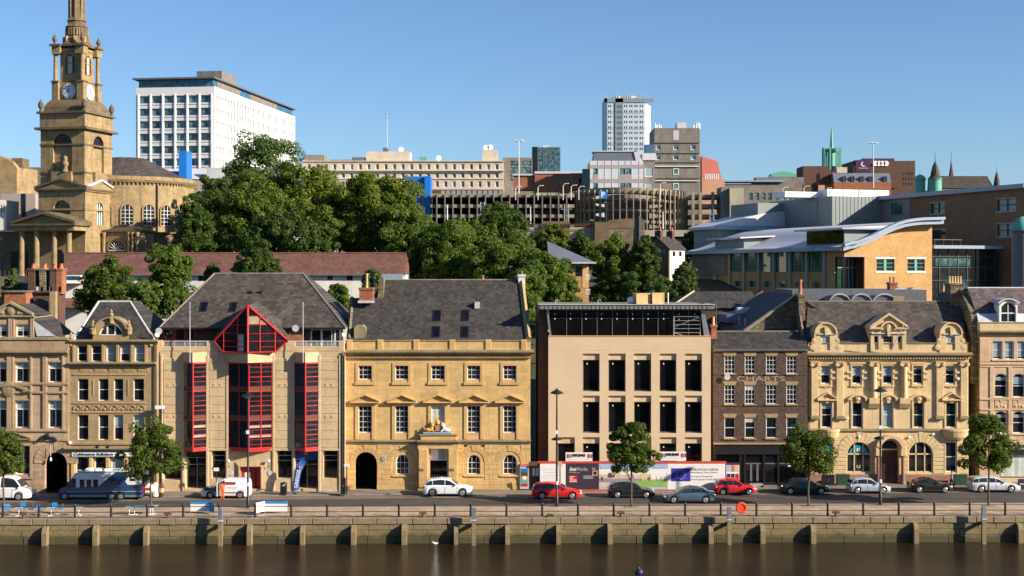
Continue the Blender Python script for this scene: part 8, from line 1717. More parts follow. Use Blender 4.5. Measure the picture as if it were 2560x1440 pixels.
# motorhome
def motorhome():
    D = F*(HC+.108)/(1250-HY); k = D/F; t = thing('motorhome', 'blue and white six-wheeled motorhome parked at the left', 'motorhome', ((262-CX)*k, D-D0+1.1, -.104)); paint('mh_blue', (.010, .055, .14), .1); paint('mh_white', (.76, .77, .78))
    def p(px, py): return ((px-262)*k, (1250-py)*k)
    prof = [p(146, 1243), p(146, 1228), p(150, 1222), p(163, 1217), p(180, 1195), p(186, 1186), p(203, 1181), p(352, 1179), p(356, 1184), p(356, 1243)]
    MB().prism(prof, -1.08, 1.08).build('body', 'mh_blue', t)
    for y in (-1.087, 1.087):
        W_ = lambda nm, pts, m, e=0: MB().quad(*[(a, y*(1+e), c) for a, c in pts]).build(nm, m, t)
        W_('white_upper_side', [p(181, 1196), p(187, 1187), p(203, 1182), p(288, 1181), p(246, 1216), p(190, 1219), p(190, 1196)], 'mh_white'); W_('white_rear_patch', [p(320, 1193), p(355, 1192), p(355, 1212), p(319, 1212), p(313, 1204)], 'mh_white')
        for a in (199, 216, 233): W_('side_window', [p(a, 1219), p(a+12, 1219), p(a+12, 1199), p(a, 1199)], 'car_glass', .004)
        W_('small_window', [p(273, 1204), p(288, 1204), p(288, 1197), p(273, 1197)], 'car_glass', .004); W_('small_window', [p(324, 1203), p(339, 1203), p(339, 1196), p(324, 1196)], 'car_glass', .005); W_('cab_window', [p(166, 1217), p(187, 1217), p(187, 1199), p(181, 1199)], 'car_glass', .004)
        W_('pale_stripe', [p(150, 1231), p(354, 1230), p(354, 1227.5), p(150, 1228)], 'roof_blue', .002); W_('grey_skirt', [p(150, 1243), p(356, 1243), p(356, 1237), p(150, 1237)], 'steel', .003); W_('locker_hatch', [p(293, 1222), p(302, 1222), p(302, 1218), p(293, 1218)], 'black', .003)
    MB().quad((p(163, 1217)[0]-.03, -.95, p(163, 1217)[1]+.06), (p(163, 1217)[0]-.03, .95, p(163, 1217)[1]+.06), (p(180, 1196)[0]-.03, .9, p(180, 1196)[1]), (p(180, 1196)[0]-.03, -.9, p(180, 1196)[1])).build('windscreen', 'car_glass', t)
    MB().prism([p(184, 1187.2), p(203, 1181), p(352, 1179), p(352, 1177.6), p(203, 1179.3), p(186, 1184)], -1.0, 1.0).build('white_roof', 'mh_white', t)
    for a in (215, 240, 262, 300, 330): MB().box(p(a, 0)[0]-.25, p(a, 0)[0]+.25, -.4, .4, p(0, 1178.6)[1], p(0, 1174.6)[1]).build('roof_vent', 'white_paint', t)
    for px in (161, 278, 301):
        for s_ in (-1, 1): wheel(t, p(px, 0)[0], s_*.98, .33, s_); MB().lathe([(.42, 0), (.42, .012)], n=18, ax='y').build('wheel_arch', 'plastic', t, (p(px, 0)[0], 1.08*s_ if s_ > 0 else -1.094, .36))
    MB().box(p(149, 0)[0]-.16, p(152, 0)[0], -.95, .95, .3, .62).build('bumper', 'steel', t); MB().sphere((p(150, 0)[0], -.85, .8), .14, .2, .1).build('headlight', 'lamp_w', t); MB().box(p(355, 0)[0], p(357, 0)[0], -.95, -.75, .6, 1.3).build('tail_light', 'lamp_r', t)
    bk = MB(); bk.box(p(357, 0)[0], p(374, 0)[0], -.7, .7, .5, .6); bk.build('bike_rack', 'steel', t); MB().box(p(360, 0)[0], p(372, 0)[0], -.75, .7, .62, 1.2).build('rack_box', 'white_paint', t); MB().sphere((p(364, 0)[0], -.3, 1.55), .3, .4, .38).build('covered_load', 'white_paint', t, smooth=True); MB().box(p(358, 0)[0], p(373, 0)[0], -.78, -.752, .85, 1.05).build('tail_board', 'lamp_r', t)
motorhome()
# ------------------------------------------------------------------ people
def person(label, px, py, parts, head, face_y=-1, z=0.0, Y=None, name='person', scale=1.0):
    Y = gy(py, z) if Y is None else Y; x = (px-CX)*(D0+Y)/F; t = thing(name, label, 'person', (x, Y, z))
    for nm, pts, edges, rad, mat, root in parts:
        me = bpy.data.meshes.new(nm); me.from_pydata([tuple(c*scale for c in p) for p in pts], edges, []); me.materials.append(M[mat]); o = bpy.data.objects.new(nm, me); link(o, t)
        m_ = o.modifiers.new('skin', 'SKIN'); m_.use_smooth_shade = True
        for i, r in enumerate(rad): v = me.skin_vertices[0].data[i]; v.radius = (r*scale, r*scale); v.use_root = (i == root)
        o.modifiers.new('sub', 'SUBSURF').levels = 1
    c = Vector(head)*scale; h = MB(); h.sphere(c, .078*scale, .095*scale, .115*scale, 12, 10); h.sphere(c+Vector((0, face_y*.095, -.01))*scale, .016*scale, .022*scale, .026*scale, 6, 5)
    for s_ in (-1, 1): h.sphere(c+Vector((s_*.078, 0, -.005))*scale, .012*scale, .02*scale, .028*scale, 6, 5)
    ho = h.build('head', 'skin', t, smooth=True); hr = MB(); hr.sphere(c+Vector((0, -face_y*.018, .022))*scale, .088*scale, .1*scale, .112*scale, 12, 8); hr.build('hair', 'hair', t, smooth=True)
    e = MB(); [e.sphere(c+Vector((s_*.03, face_y*.088, .012))*scale, .01*scale, .008*scale, .008*scale, 6, 4) for s_ in (-1, 1)]; e.build('eyes', 'black', ho)
    m2 = MB(); m2.box(c.x-.022*scale, c.x+.022*scale, c.y+face_y*.092*scale-.004, c.y+face_y*.092*scale+.004, c.z-.055*scale, c.z-.048*scale); m2.build('mouth', 'arms_red', ho); return t
def hand(t_, base, d, side, sc_=1): pass
BODY = [(0, 0, .95), (0, 0, 1.15), (0, 0, 1.38), (0, 0, 1.48)]
paint('jacket_grey', (.22, .20, .19), 0, .8); paint('trouser_dark', (.02, .02, .025), 0, .8); M['jacket_grey'] = plain('grey_jacket', (.22, .21, .2), .85, .15, 8); M['trouser_dark'] = plain('dark_trousers', (.018, .018, .022), .85, .2, 8)
def hands(t, pts, sc_=1):
    for (hx, hy, hz), d in pts:
        h = MB(); h.sphere((hx, hy, hz), .03, .042, .05, 8, 6)
        for i in range(4): o = (i-1.5)*.018; h.tube([(hx, hy+o, hz-.03), (hx+d*.012, hy+o, hz-.075-.008*(1-abs(i-1.5))), (hx+d*.03, hy+o, hz-.105)], .009, 5, r2=.006)
        h.tube([(hx, hy-.035, hz), (hx+d*.02, hy-.06, hz-.04)], .011, 5, r2=.007); h.build('hand', 'skin', t, smooth=True)
p1_ = person('pedestrian in grey jacket and dark trousers walking past the green cabinet', 2379, 1222, [
 ('jacket', [(0, 0, .93), (0, 0, 1.15), (0, 0, 1.36), (0, 0, 1.46), (-.03, -.19, 1.38), (-.1, -.23, 1.12), (.05, -.22, .9), (.03, .19, 1.38), (.1, .23, 1.12), (.22, .2, .92)], [(0, 1), (1, 2), (2, 3), (2, 4), (4, 5), (5, 6), (2, 7), (7, 8), (8, 9)], [.16, .15, .16, .06, .075, .055, .04, .075, .055, .04], 'jacket_grey', 0),
 ('trousers', [(0, 0, .95), (.03, -.1, .85), (.16, -.1, .47), (.2, -.1, .08), (-.03, .1, .85), (-.1, .1, .47), (-.3, .1, .12)], [(0, 1), (1, 2), (2, 3), (0, 4), (4, 5), (5, 6)], [.14, .1, .07, .05, .1, .07, .05], 'trouser_dark', 0),
 ('shoe', [(.17, -.1, .05), (.33, -.1, .04)], [(0, 1)], [.05, .04], 'black', 0), ('shoe', [(-.33, .1, .09), (-.2, .1, .03)], [(0, 1)], [.05, .04], 'black', 0)], (.02, 0, 1.62))
hands(p1_, [((.06, -.22, .84), 1), ((.25, .2, .86), 1)])
p2_ = person('worker in bright orange overalls leaning into the open cab of the small van', 556, 1249, [
 ('overalls', [(0, 0, .95), (-.03, .03, 1.15), (-.06, .1, 1.34), (-.08, .14, 1.42), (-.25, .1, 1.33), (-.26, .3, 1.2), (-.2, .5, 1.15), (.12, .1, 1.33), (.16, .3, 1.22), (.1, .5, 1.2), (-.1, 0, .85), (-.09, -.02, .47), (-.09, .02, .09), (.1, 0, .85), (.1, -.03, .47), (.1, .02, .09)], [(0, 1), (1, 2), (2, 3), (2, 4), (4, 5), (5, 6), (2, 7), (7, 8), (8, 9), (0, 10), (10, 11), (11, 12), (0, 13), (13, 14), (14, 15)], [.17, .16, .17, .07, .08, .06, .05, .08, .06, .05, .11, .085, .065, .11, .085, .065], 'orange', 0),
 ('shoe', [(-.09, .05, .05), (-.09, -.12, .04)], [(0, 1)], [.055, .045], 'black', 0), ('shoe', [(.1, .05, .05), (.1, -.12, .04)], [(0, 1)], [.055, .045], 'black', 0)], (-.09, .19, 1.57), 1, z=-.1)
hands(p2_, [((-.19, .55, 1.15), 1), ((.1, .55, 1.2), 1)])
# ------------------------------------------------------------------ street trees
def street_tree(label, px, base, cx_, hw, top, bot, seed, n=15000):
    Y = gy(base); k = (D0+Y)/F; x = (px-CX)*k; zt = HC-(top-HY)*k; zb = HC-(bot-HY)*k
    t = tree('street_tree', label, (x, Y, 0), zb+.3, (hw*k*1.03, hw*k*.68, (zt-zb)/2*1.1), int(n*.8), .2, 'leaf_st', seed, .11, 'young trees along the promenade', 58, .235, (zt+zb)/2-.1, .9, .45)
    MB().box(-.6, .6, -.6, .6, .004, .02).build('tree_pit', 'kerb', t); return t
street_tree('street tree at the left edge beside the white delivery van', 10, 1268, 5, 58, 1072, 1200, 31)
street_tree('wide street tree in front of the motorhome', 378, 1265, 378, 76, 1052, 1208, 32, 17000)
street_tree('small street tree in front of the hoarding', 1578, 1267, 1573, 62, 1042, 1198, 33, 13000)
street_tree('street tree in front of the black shopfront and dark green car', 2021, 1265, 2021, 68, 1058, 1188, 36, 15000)
street_tree('round street tree at the far right by the silver estate car', 2471, 1264, 2470, 72, 1038, 1185, 35, 17000)
# ------------------------------------------------------------------ lamps and street furniture
def lamp(label, px, base, top, low=None, sign=None):
    Y = gy(base); k = (D0+Y)/F; h = (base-top)*k; t = thing('street_lamp', label, 'street lamp', ((px-CX)*k, Y, 0), 0, 'tall black promenade lamps')
    MB().lathe([(.16, 0), (.16, .9), (.1, 1.0), (.085, h*.55), (.06, h)], n=10).build('post', 'iron', t, smooth=True); MB().lathe([(.62, h-.16), (.5, h-.02), (.2, h+.12), (.06, h+.25), (.02, h+.3)], n=14).build('lamp_shade', 'iron', t, smooth=True); MB().lathe([(.4, h-.17), (.3, h-.24), (.05, h-.26)], n=12).build('lens', 'globe', t, smooth=True)
    if low: z = (base-low)*k; MB().lathe([(.5, z-.12), (.4, z), (.14, z+.12)], n=12).build('lower_shade', 'iron', t, (0, .5, 0), True); MB().tube([(0, 0, z+.1), (0, .5, z+.12)], .035, 5).build('bracket', 'iron', t)
    if sign: z = (base-sign)*k; MB().box(-.14, .14, -.14, -.1, z-.16, z+.16).build('sign_plate', 'white_paint', t)
    MB().lathe([(.125, 1.95), (.125, 2.25)], n=10).build('white_band', 'white_paint', t)
lamp('tall black lamp post in front of the red door', 620, 1270, 987, 1080, 1080); lamp('tall black lamp post in front of the hoarding, left end', 1392, 1266, 979, 1098, 1080); lamp('tall black lamp post in front of the bank', 2201, 1261, 974, 1096, 1068)
def pole(name, label, px, base, top, r, cat, mat='iron', plate=None, pm='white_paint', pw=.25, extra=None):
    Y = gy(base); k = (D0+Y)/F; h = (base-top)*k; t = thing(name, label, cat, ((px-CX)*k, Y, 0)); MB().tube([(0, 0, 0), (0, 0, h)], r, 8).build('post', mat, t)
    if plate: MB().box(-pw, pw, -r-.04, -r-.005, h-plate, h).build('plate', pm, t)
    return t, h
t, h = pole('cctv_pole', 'black camera pole with white camera left of the red bay building', 402, 1234, 1022, .1, 'camera pole'); MB().box(-.5, .3, -.18, .12, h, h+.3).build('camera_housing', 'white_paint', t); MB().tube([(.1, 0, h-.4), (.4, 0, h-.2), (.35, 0, h+.05)], .04, 5).build('bracket', 'steel', t)
pole('sign_post', 'small white sign on a black post beside the small van', 541, 1235, 1169, .045, 'sign', plate=.32); pole('sign_post', 'thin sign post with pale plate left of the golden building', 867, 1237, 1160, .05, 'sign', plate=.22)
t, h = pole('sign_post', 'leaning post with yellow parking plate at the hoarding', 1400, 1233, 1154, .05, 'sign', plate=.42, pm='pot_y', pw=.2); pole('sign_post', 'thin post with white twin top beside the dark green car', 1973, 1215, 1163, .03, 'post', 'steel', plate=.12, pw=.14)
def cab(label, p0, p1, top, base, mat, name='utility_cabinet', cat='cabinet'):
    Y = gy(base); k = (D0+Y)/F; w = (p1-p0)*k/2; h = (base-top)*k; t = thing(name, label, cat, (((p0+p1)/2-CX)*k, Y, 0)); MB().box(-w, w, 0, .45, .06, h-.05).build('case', mat, t); MB().box(-w-.03, w+.03, -.03, .48, h-.05, h).build('lid', mat, t); MB().box(-w-.02, w+.02, -.02, .47, 0, .06).build('plinth', 'concrete', t)
    for s_ in (-1, 1): MB().box(s_*w/2-w*.46, s_*w/2+w*.46, -.015, 0, .12, h-.12).build('door', mat, t)
    MB().box(-.03, .03, -.035, -.015, h*.5, h*.62).build('handle', 'steel', t)
cab('dark utility cabinet against the bank plinth, left of the green one', 2056, 2086, 1188, 1215, 'black'); cab('green utility cabinet left of the bank door', 2093, 2124, 1187, 1214, 'green_box'); cab('green utility cabinet at the right end of the bank', 2387, 2418, 1187, 1214, 'green_box'); cab('tall black service cabinet between the red bay and golden buildings', 852, 863, 1196, 1238, 'black')
def bin_():
    t = thing('litter_bin', 'black square litter bin with domed top in front of the shops', 'bin', ((709-CX)*(D0+gy(1236))/F, gy(1236), 0)); MB().box(-.28, .28, -.28, .28, 0, .75).build('body', 'black', t); MB().lathe([(.36, .95), (.3, 1.08), (.12, 1.15), (.03, 1.17)], n=10).build('hood', 'black', t, smooth=True); m_ = MB(); [m_.box(a-.04, a+.04, b_-.04, b_+.04, .75, .96) for a in (-.22, .22) for b_ in (-.22, .22)]; m_.build('hood_posts', 'black', t)
bin_()
# phone kiosk with poster
Yk_ = gy(1225); t = thing('advert_kiosk', 'phone kiosk with bright poster panel at the corner of the golden building', 'kiosk', ((1311-CX)*(D0+Yk_)/F, Yk_, 0)); MB().box(-.42, .42, 0, .8, .1, 2.25).build('case', 'lead', t); MB().prism([(-.44, 2.25), (.44, 2.25), (.36, 2.5), (-.36, 2.5)], -.02, .82).build('roof', 'arms_red', t); MB().box(-.42, .42, 0, .8, 0, .1).build('base', 'black', t)
for z0, z1, m_ in ((.35, .6, 'red'), (.6, 1.1, 'copper'), (1.1, 1.35, 'orange'), (1.35, 1.7, 'leaf_y'), (1.7, 2.05, 'sheet_blue')): MB().box(-.33, .33, -.02, -.001, z0, z1).build('poster_band', m_, t)
MB().sphere((0, -.02, 1.15), .22, .015, .18, 10, 6).build('poster_picture', 'white_paint', t)
# hoarding
def hoarding():
    b = Bld('site_hoarding', 'long printed site hoarding with red rails in front of the unfinished building', 'hoarding', 1580, -1.1); X, Z = b.X, b.Z
    def pn(nm, a, c, mat): return b.part(nm, MB().box(X(a), X(c), -.04, .0, .12, Z(1158)), mat)
    M['dark_print'] = plain('dark_print', (.035, .024, .035), .6, .08, .5); M['sky_print'] = plain('printed_sky', (.35, .45, .62), .6, .1, .6); M['grey_letter'] = plain('grey_lettering', (.45, .44, .43), .6)
    l = pn('white_panel', 1350, 1414, 'white_paint')
    for i, py in enumerate((1172, 1180, 1188, 1194, 1202)): MB().box(X(1358), X(1358+(40, 32, 44, 28, 46)[i]), -.046, -.041, Z(py+1), Z(py)).build('print_line', 'lead', l)
    d = pn('dark_panel', 1414.3, 1497, 'dark_print'); text('live', .5, 'white_paint', d, (X(1431.5), -.05, Z(1172.5)), width=X(1438)-X(1422), height=.4, shear=.3, bold=.01); text('Works', .5, 'lead', d, (X(1454), -.05, Z(1172.5)), width=X(1469)-X(1439), height=.36); text('www.liveworks.org.uk', .2, 'white_paint', d, (X(1436), -.05, Z(1181.5)), width=X(1449)-X(1423), height=.09)
    rp = MB().box(X(1422), X(1444), -.05, -.041, Z(1206), Z(1188)).build('red_box', 'red', d)
    for py in (1191, 1195, 1199, 1203): MB().box(X(1424), X(1424+(12, 8, 17, 18)[(py-1191)//4]), -.055, -.051, Z(py+1.6), Z(py)).build('print_line', 'white_paint', rp)
    fr = MB().box(X(1481), X(1494), -.05, -.041, Z(1189), Z(1176)).build('frame_print', 'crate', d); MB().box(X(1483.5), X(1491.5), -.055, -.051, Z(1186.5), Z(1178.5)).build('frame_centre', 'black', fr)
    text('live', .3, 'white_paint', d, (X(1484), -.05, Z(1171)), width=X(1488)-X(1480), height=.18)
    for py in (1189, 1192, 1195): MB().box(X(1458), X(1483), -.046, -.041, Z(py+1.2), Z(py)).build('print_line', 'lead', d)
    pc = pn('picture_panel', 1497.3, 1668.7, 'sky_print'); rr = random.Random(2)
    def pp(a, c, t_, bo, m_, e=0): MB().box(X(a), X(c), -.046-e, -.041-e, Z(bo), Z(t_)).build('print_shape', m_, pc)
    pp(1497.5, 1668.5, 1172, 1186, 'white_paint'); M['print_lilac'] = plain('lilac_print', (.28, .22, .36), .6, .15, 2); M['print_warm'] = plain('warm_print', (.62, .48, .28), .6, .15, 2); M['print_grass'] = plain('grass_print', (.25, .42, .10), .6, .15, 2)
    pp(1497.5, 1600, 1186, 1196, 'print_warm', .001); pp(1497.5, 1600, 1196, 1206, 'print_lilac', .001); pp(1497.5, 1600, 1206, 1217, 'print_warm', .001); pp(1590, 1668.5, 1200, 1217, 'print_grass', .003); pp(1600, 1668.5, 1184, 1200, 'print_warm', .002); pp(1628, 1664, 1182, 1197, 'white_paint', .003)
    for i in range(16): a = rr.uniform(1499, 1590); w_ = rr.uniform(2, 7); t_ = rr.uniform(1178, 1192); pp(a, a+w_, t_, t_+rr.uniform(4, 12), rr.choice(('print_lilac', 'print_warm', 'brick_brown')), .004+.0005*i)
    for i in range(14): a = rr.uniform(1600, 1664); pp(a, a+1.2, 1192+rr.uniform(-2, 6), 1199+rr.uniform(-1, 4), rr.choice(('black', 'print_lilac', 'brick_brown')), .006)
    text('New offices from', .3, 'white_paint', pc, (X(1521), -.052, Z(1169.5)), width=X(1541)-X(1502), height=.2); text('Summer 2013', .3, 'white_paint', pc, (X(1650), -.052, Z(1168.5)), width=X(1664)-X(1636), height=.18)
    e = pn('flag_panel', 1669, 1813, 'white_paint'); M['eu_blue'] = plain('flag_blue', (.045, .03, .36), .5, .05, 1); f = MB().box(X(1678), X(1726), -.05, -.041, Z(1203), Z(1170.5)).build('flag', 'eu_blue', e); c_ = (X(1702), Z(1186.8)); st = MB()
    for i in range(12):
        a = 2*math.pi*i/12; cx, cz = c_[0]+.42*math.cos(a), c_[1]+.42*math.sin(a); MB().prism([(cx+(.065 if j % 2 == 0 else .027)*math.sin(math.pi*j/5), cz+(.065 if j % 2 == 0 else .027)*math.cos(math.pi*j/5)) for j in range(10)], -.056, -.051).build('star', 'white_paint', f)
    for tx, py, hh, x1 in (('EUROPEAN UNION', 1173.5, .22, 1796), ('Investing in Your Future', 1181, .2, 1794), ('European Regional', 1191, .2, 1781), ('Development Fund 2007', 1198.5, .2, 1796)): text(tx, .3, 'grey_letter', e, ((X(1728)+X(x1))/2, -.05, Z(py)), width=X(x1)-X(1728), height=hh)
    b.part('top_rail', MB().box(X(1344), X(1815), -.08, .03, Z(1158), Z(1153)), 'hoard_red'); b.part('bottom_rail', MB().box(X(1344), X(1815), -.08, .03, 0, .13), 'hoard_red')
    for i in range(9): b.part('post', MB().box(X(1350+57*i)-.05, X(1350+57*i)+.05, .01, .12, 0, Z(1155)), 'wood')
    s_ = b.part('return_panel', MB().box(X(1326), X(1344), .5, .55, 0, Z(1156)), 'brick_brown')
    for a in (1331, 1340): MB().box(X(a), X(a+7), .48, .5, Z(1192), Z(1172)).build('notice', 'white_paint', s_)
    ps = Bld('poster_board', 'board of small coloured posters beside the black shopfront', 'poster board', 1832, 1.1); o = MB().box(ps.X(1815.5), ps.X(1848), -.05, .0, .5, ps.Z(1158)); o.build('board', 'white_paint', ps.root)
    for j, py in enumerate((1163, 1184)):
        for i in range(3): MB().box(ps.X(1817+10.5*i), ps.X(1826+10.5*i), -.06, -.051, ps.Z(py+16), ps.Z(py)).build('poster', ('sky_print', 'arms_red', 'print_warm', 'navy', 'purple', 'red')[j*3+i], ps.root)
    MB().box(ps.X(1815.5), ps.X(1848), -.07, -.0505, ps.Z(1162), ps.Z(1156)).build('header', 'purple', ps.root)
    for lb, a, c, t_, bo in (('contractor sign board above the left part of the hoarding', 1414, 1481, 1131, 1153), ('contractor sign board above the right part of the hoarding', 1649, 1715, 1129, 1151.5)):
        s_ = Bld('contractor_sign', lb, 'sign', (a+c)/2, -1.0, group='contractor signs'); MB().box(s_.X(a), s_.X(c), -.03, .02, s_.Z(bo), s_.Z(t_)).build('board', 'white_paint', s_.root)
        for q_ in (a+6, c-6): MB().box(s_.X(q_)-.05, s_.X(q_)+.05, .025, .1, 0, s_.Z(t_+2)).build('post', 'wood', s_.root)
        zc = s_.Z(t_+9); cx = (a+c)/2
        text('BRIMS', .4, 'black', s_.root, (s_.X(cx), -.045, s_.Z(t_+7)), width=1.22, height=.27, bold=.012)
        for q_ in (a+6.5, c-9): text('B', .5, 'red', s_.root, (s_.X(q_+1), -.045, zc), width=.3, height=.37, bold=.012, name='logo'); MB().prism([(s_.X(q_+6.5), zc-.18), (s_.X(q_+8.6), zc-.18), (s_.X(q_+8.6), zc+.18), (s_.X(q_+5.6), zc+.18), (s_.X(q_+6.5), zc+.05)], -.05, -.031).build('logo', 'navy', s_.root)
        MB().box(s_.X(a+5), s_.X(c-5), -.036, -.031, s_.Z(t_+18), s_.Z(t_+17)).build('print_line', 'lead', s_.root); MB().box(s_.X(a+18), s_.X(c-18), -.036, -.031, s_.Z(t_+13.5), s_.Z(t_+12.5)).build('print_line', 'lead', s_.root)
hoarding()
# feather flag
Yg = gy(1234); k = (D0+Yg)/F; t = thing('feather_flag', 'blue feather flag outside the bakery shop', 'flag', ((740-CX)*k, Yg, 0)); M['flag_blue'] = plain('flag_cloth_blue', (.04, .15, .48), .7, .1, 2); m_ = MB(); pr = [(-8, 0), (-7, 22), (-3, 55), (6, 75), (14, 82), (24, 78)]; pl = [(8, 8), (9, 28), (13, 50), (18, 62), (22, 68), (25, 72)]
vs = []
for i in range(6): a, c = pr[i], pl[i]; vs += [(a[0]*k, .03*math.sin(i), a[1]*k+.12), (c[0]*k, -.05*math.sin(i*1.3), c[1]*k+.12)]
m_.add(vs+[(x_, y_+.012, z_) for x_, y_, z_ in vs], [(2*i, 2*i+1, 2*i+3, 2*i+2) for i in range(5)]+[(12+2*i, 12+2*i+1, 12+2*i+3, 12+2*i+2) for i in range(5)]); m_.build('cloth', 'flag_blue', t); MB().tube([(p[0]*k-.03, .02, p[1]*k+.12) for p in pr], .025, 5).build('pole', 'black', t); MB().lathe([(.3, 0), (.26, .1)], n=12).build('base', 'plastic', t)
o = text('GREGGS', .5, 'white_paint', t, (3.5*k, -.1, 34*k+.12), width=1.75, height=.34, bold=.012); o.rotation_euler = (R(90), R(-80), 0); [MB().box(8*k+i*.15, 8*k+i*.15+.12, -.12, -.1, 62*k+j*.15, 62*k+j*.15+.12).build('logo', 'orange_sq', t) for i in (0, 1) for j in (0, 1)]
# bottle figure and draped stand
Yb = gy(1240); k = (D0+Yb)/F; t = thing('giant_bottle', 'man-sized brown bottle figure beside the motorhome', 'sculpture', ((404-CX)*k, Yb, 0)); M['bottle'] = plain('brown_bottle', (.09, .035, .02), .3, .2, 5); MB().lathe([(.2, 0), (.22, .05), (.22, .9), (.09, 1.25), (.08, 1.5), (.1, 1.52), (.1, 1.58)], n=12).build('bottle', 'bottle', t, smooth=True); MB().lathe([(.225, .35), (.225, .75)], n=12).build('label_band', 'crate', t)
t = thing('draped_stand', 'white draped stand beside the brown bottle figure', 'stand', ((389-CX)*k, Yb, 0)); MB().lathe([(.34, 0), (.3, .3), (.26, .9), (.22, 1.2), (.05, 1.28)], n=9).build('drape', 'white_paint', t, smooth=True); MB().tube([(0, 0, 1.2), (0, 0, 1.45)], .03, 5).build('post', 'iron', t)
# cafe furniture on the promenade
M['cafe_blue'] = plain('cafe_blue', (.02, .24, .52), .5, .08, 3); M['cafe_pale'] = plain('cafe_pale_blue', (.30, .55, .72), .5, .08, 3)
def table(label, px, py, w=.65, topm='cafe_pale', d=.6):
    Y = gy(py); t = thing('cafe_table', label, 'table', ((px-CX)*(D0+Y)/F, Y, .002), 0, 'cafe tables on the promenade'); MB().box(-w/2, w/2, -d/2, d/2, .70, .74).build('table_top', topm, t)
    for x_ in ((0,) if w < 1 else (-w*.36, w*.36)): MB().tube([(x_, 0, .02), (x_, 0, .7)], .035, 6).build('leg', 'white_paint', t); f = MB(); f.tube([(x_-.22, -.2, .02), (x_+.22, .2, .02)], .025, 4); f.tube([(x_-.22, .2, .02), (x_+.22, -.2, .02)], .025, 4); f.build('foot', 'white_paint', t)
def chair(label, px, py, rz):
    Y = gy(py); t = thing('cafe_chair', label, 'chair', ((px-CX)*(D0+Y)/F, Y, .002), rz, 'blue cafe chairs'); MB().box(-.22, .22, -.22, .22, .43, .47).build('seat', 'cafe_blue', t); MB().prism([(-.22, .55), (.22, .55), (.22, .86), (.16, .9), (-.16, .9), (-.22, .86)], .2, .24).build('backrest', 'cafe_blue', t)
    for a in (-1, 1):
        for c in (-1, 1): MB().tube([(a*.19, c*.19, .43), (a*.23, c*.23, 0)], .018, 5).build('leg', 'steel', t)
        MB().tube([(a*.2, .2, .45), (a*.2, .22, .62)], .016, 4).build('back_post', 'steel', t)
table('small pale cafe table, first from the left', 47, 1290); table('small pale cafe table, second from the left', 128, 1290); table('small pale cafe table, third from the left', 197, 1289, .6); table('long blue trestle table on the promenade', 356, 1287, 1.9, 'cafe_blue'); table('small pale table at the left end of the long blue table', 323, 1288, .7); table('small pale table at the right end of the long blue table', 382, 1286, .7)
for i, (px, py, rz, lb) in enumerate(((18, 1287, .4, 'at the left edge'), (56, 1283, .1, 'behind the first table'), (76, 1286, -1.2, 'right of the first table'), (100, 1288, 1.4, 'left of the second table'), (135, 1283, .1, 'behind the second table'), (150, 1286, -1.2, 'right of the second table'))): chair('blue cafe chair %s' % lb, px, py, rz)
def windbreak(label, p0, p1, top, base, skew):
    Y = gy(base); k = (D0+Y)/F; t = thing('windbreak', label, 'windbreak', ((p0-CX)*k, Y, 0), 0, 'cafe windbreaks'); w = (p1-p0)*k; h = (base-top)*k; A = (0, 0); B_ = (w, .0); C = (w+skew*k*18, -.9) if skew > 0 else (skew*k*18, -.9)
    m_ = MB(); m_.box(0, w, -.02, .02, .18, h-.22); m_.build('banner', 'white_panel', t); MB().box(0, w, -.021, .021, h-.219, h).build('blue_strip', 'cafe_blue', t); e = w if skew > 0 else 0
    r_ = MB(); r_.add([(e, 0, .18), (C[0], C[1], .18), (C[0], C[1], h), (e, 0, h), (e+.02, .02, .18), (C[0]+.02, C[1]+.02, .18), (C[0]+.02, C[1]+.02, h), (e+.02, .02, h)], [(0, 1, 2, 3), (4, 5, 6, 7), (0, 1, 5, 4), (2, 3, 7, 6)]); r_.build('return_banner', 'cafe_blue' if skew > 0 else 'white_panel', t)
    for x_, y_ in ((0, 0), (w, 0), C): MB().tube([(x_, y_, 0), (x_, y_, h+.03)], .025, 6).build('post', 'steel', t); MB().box(x_-.2, x_+.2, y_-.03, y_+.03, 0, .03).build('foot', 'steel', t)
    if skew > 0: m2 = MB(); m2.prism([(w*.45, .18), (w, .18), (w, h-.3)], -.026, -.021); m2.build('painted_shadow', 'cafe_pale', t)  # pale blue triangle painted as a shadow across the banner
windbreak('blue and white windbreak panel left of the mooring pile', 476, 524, 1254, 1283, 1); windbreak('white windbreak panel with blue top right of the lamp post', 662, 719, 1253, 1284, -1)
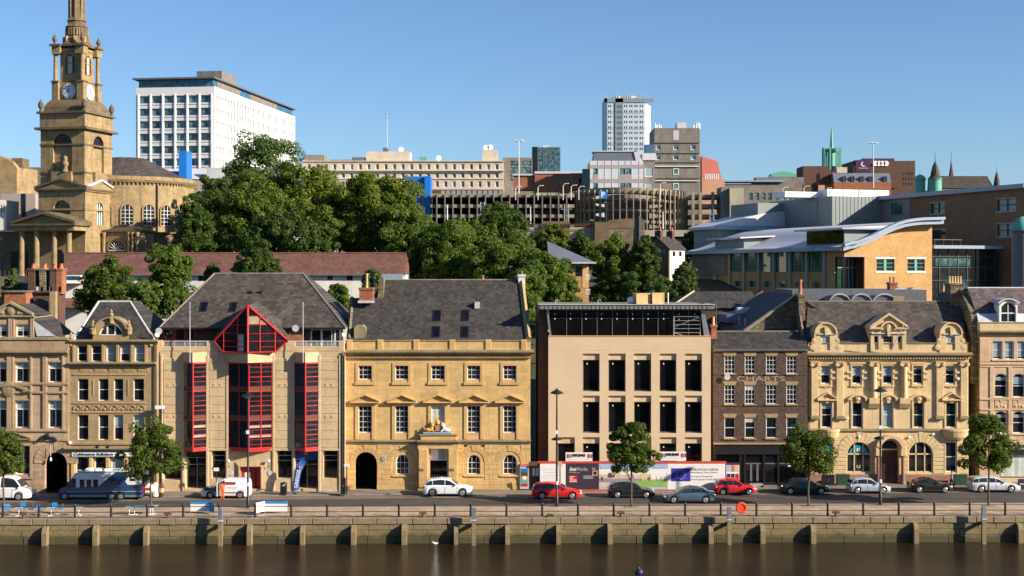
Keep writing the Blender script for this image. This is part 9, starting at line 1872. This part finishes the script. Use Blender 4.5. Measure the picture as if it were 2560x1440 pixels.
# lifebuoy on the railing
c = QX(1857); t = thing('lifebuoy', 'orange lifebuoy hanging on the quay railing', 'lifebuoy', (c, Yq(c)+.44, .72)); m_ = MB(); n = 20; vs = []; fs = []
for i in range(n):
    for j in range(8): a, b_ = 2*math.pi*i/n, 2*math.pi*j/8; vs.append(((.38+.12*math.cos(b_))*math.cos(a), .09*math.sin(b_), (.38+.12*math.cos(b_))*math.sin(a)))
for i in range(n):
    for j in range(8): fs.append((i*8+j, i*8+(j+1) % 8, ((i+1) % n)*8+(j+1) % 8, ((i+1) % n)*8+j))
m_.add(vs, fs); m_.build('ring', 'ring', t, smooth=True); MB().lathe([(.27, -.03), (.27, .05)], n=14, ax='y').build('backing', 'ring', t)
for a in (R(45), R(135), R(225), R(315)): MB().sphere((.38*math.cos(a), 0, .38*math.sin(a)), .06, .11, .06, 6, 5).build('strap', 'crate', t)
# gulls and float, posts
def gull(label, px, py):
    D = F*(HC-WZ)/(py-HY); t = thing('gull', label, 'gull', ((px-CX)*D/F, D-D0, WZ)); m_ = MB(); m_.sphere((0, 0, .08), .22, .1, .1, 10, 6); m_.sphere((-.17, 0, .2), .06, .055, .06, 8, 6); m_.tube([(-.1, 0, .12), (-.16, 0, .19)], .05, 6); m_.tube([(.18, 0, .1), (.32, 0, .13)], .05, 5, r2=.01); m_.build('body', 'white_paint', t, smooth=True); MB().tube([(-.22, 0, .2), (-.28, 0, .19)], .015, 4).build('beak', 'pot_y', t)
gull('white gull floating below the rear of the white car', 1087, 1361)
D = F*(HC-WZ)/(1434-HY); t = thing('mooring_buoy', 'dark round float in the river at the bottom of the picture', 'buoy', ((1598-CX)*D/F, D-D0, WZ)); MB().sphere((0, 0, .1), .32, .32, .3, 14, 10).build('float', 'navy', t, smooth=True); MB().lathe([(.06, .36), (.06, .48)], n=8).build('eye', 'steel', t)
Ya = gy(1222); t = thing('pavement_sign', 'small black pavement sign at the right edge', 'sign', ((2553-CX)*(D0+Ya)/F, Ya, 0)); MB().prism([(-.25, 0), (-.2, 0), (.02, .95), (-.03, .95)], -.3, .3, 'x').build('front_board', 'black', t); MB().prism([(.25, 0), (.2, 0), (-.02, .95), (.03, .95)], -.3, .3, 'x').build('rear_board', 'black', t); MB().box(-.2, .2, -.2, -.17, .45, .52).build('chalk_line', 'white_paint', t)
w_ = crown_mesh('weeds', 5, 260, (.5, .25, .18), .12, 'leaf_a', 10, .5)[0]; o = inst('weeds', w_, None, (QX(1375), Yq(QX(1375))+.5, .12)); o['kind'] = 'stuff'; o['label'] = 'tuft of weeds growing at the quay edge'; o['category'] = 'weeds'
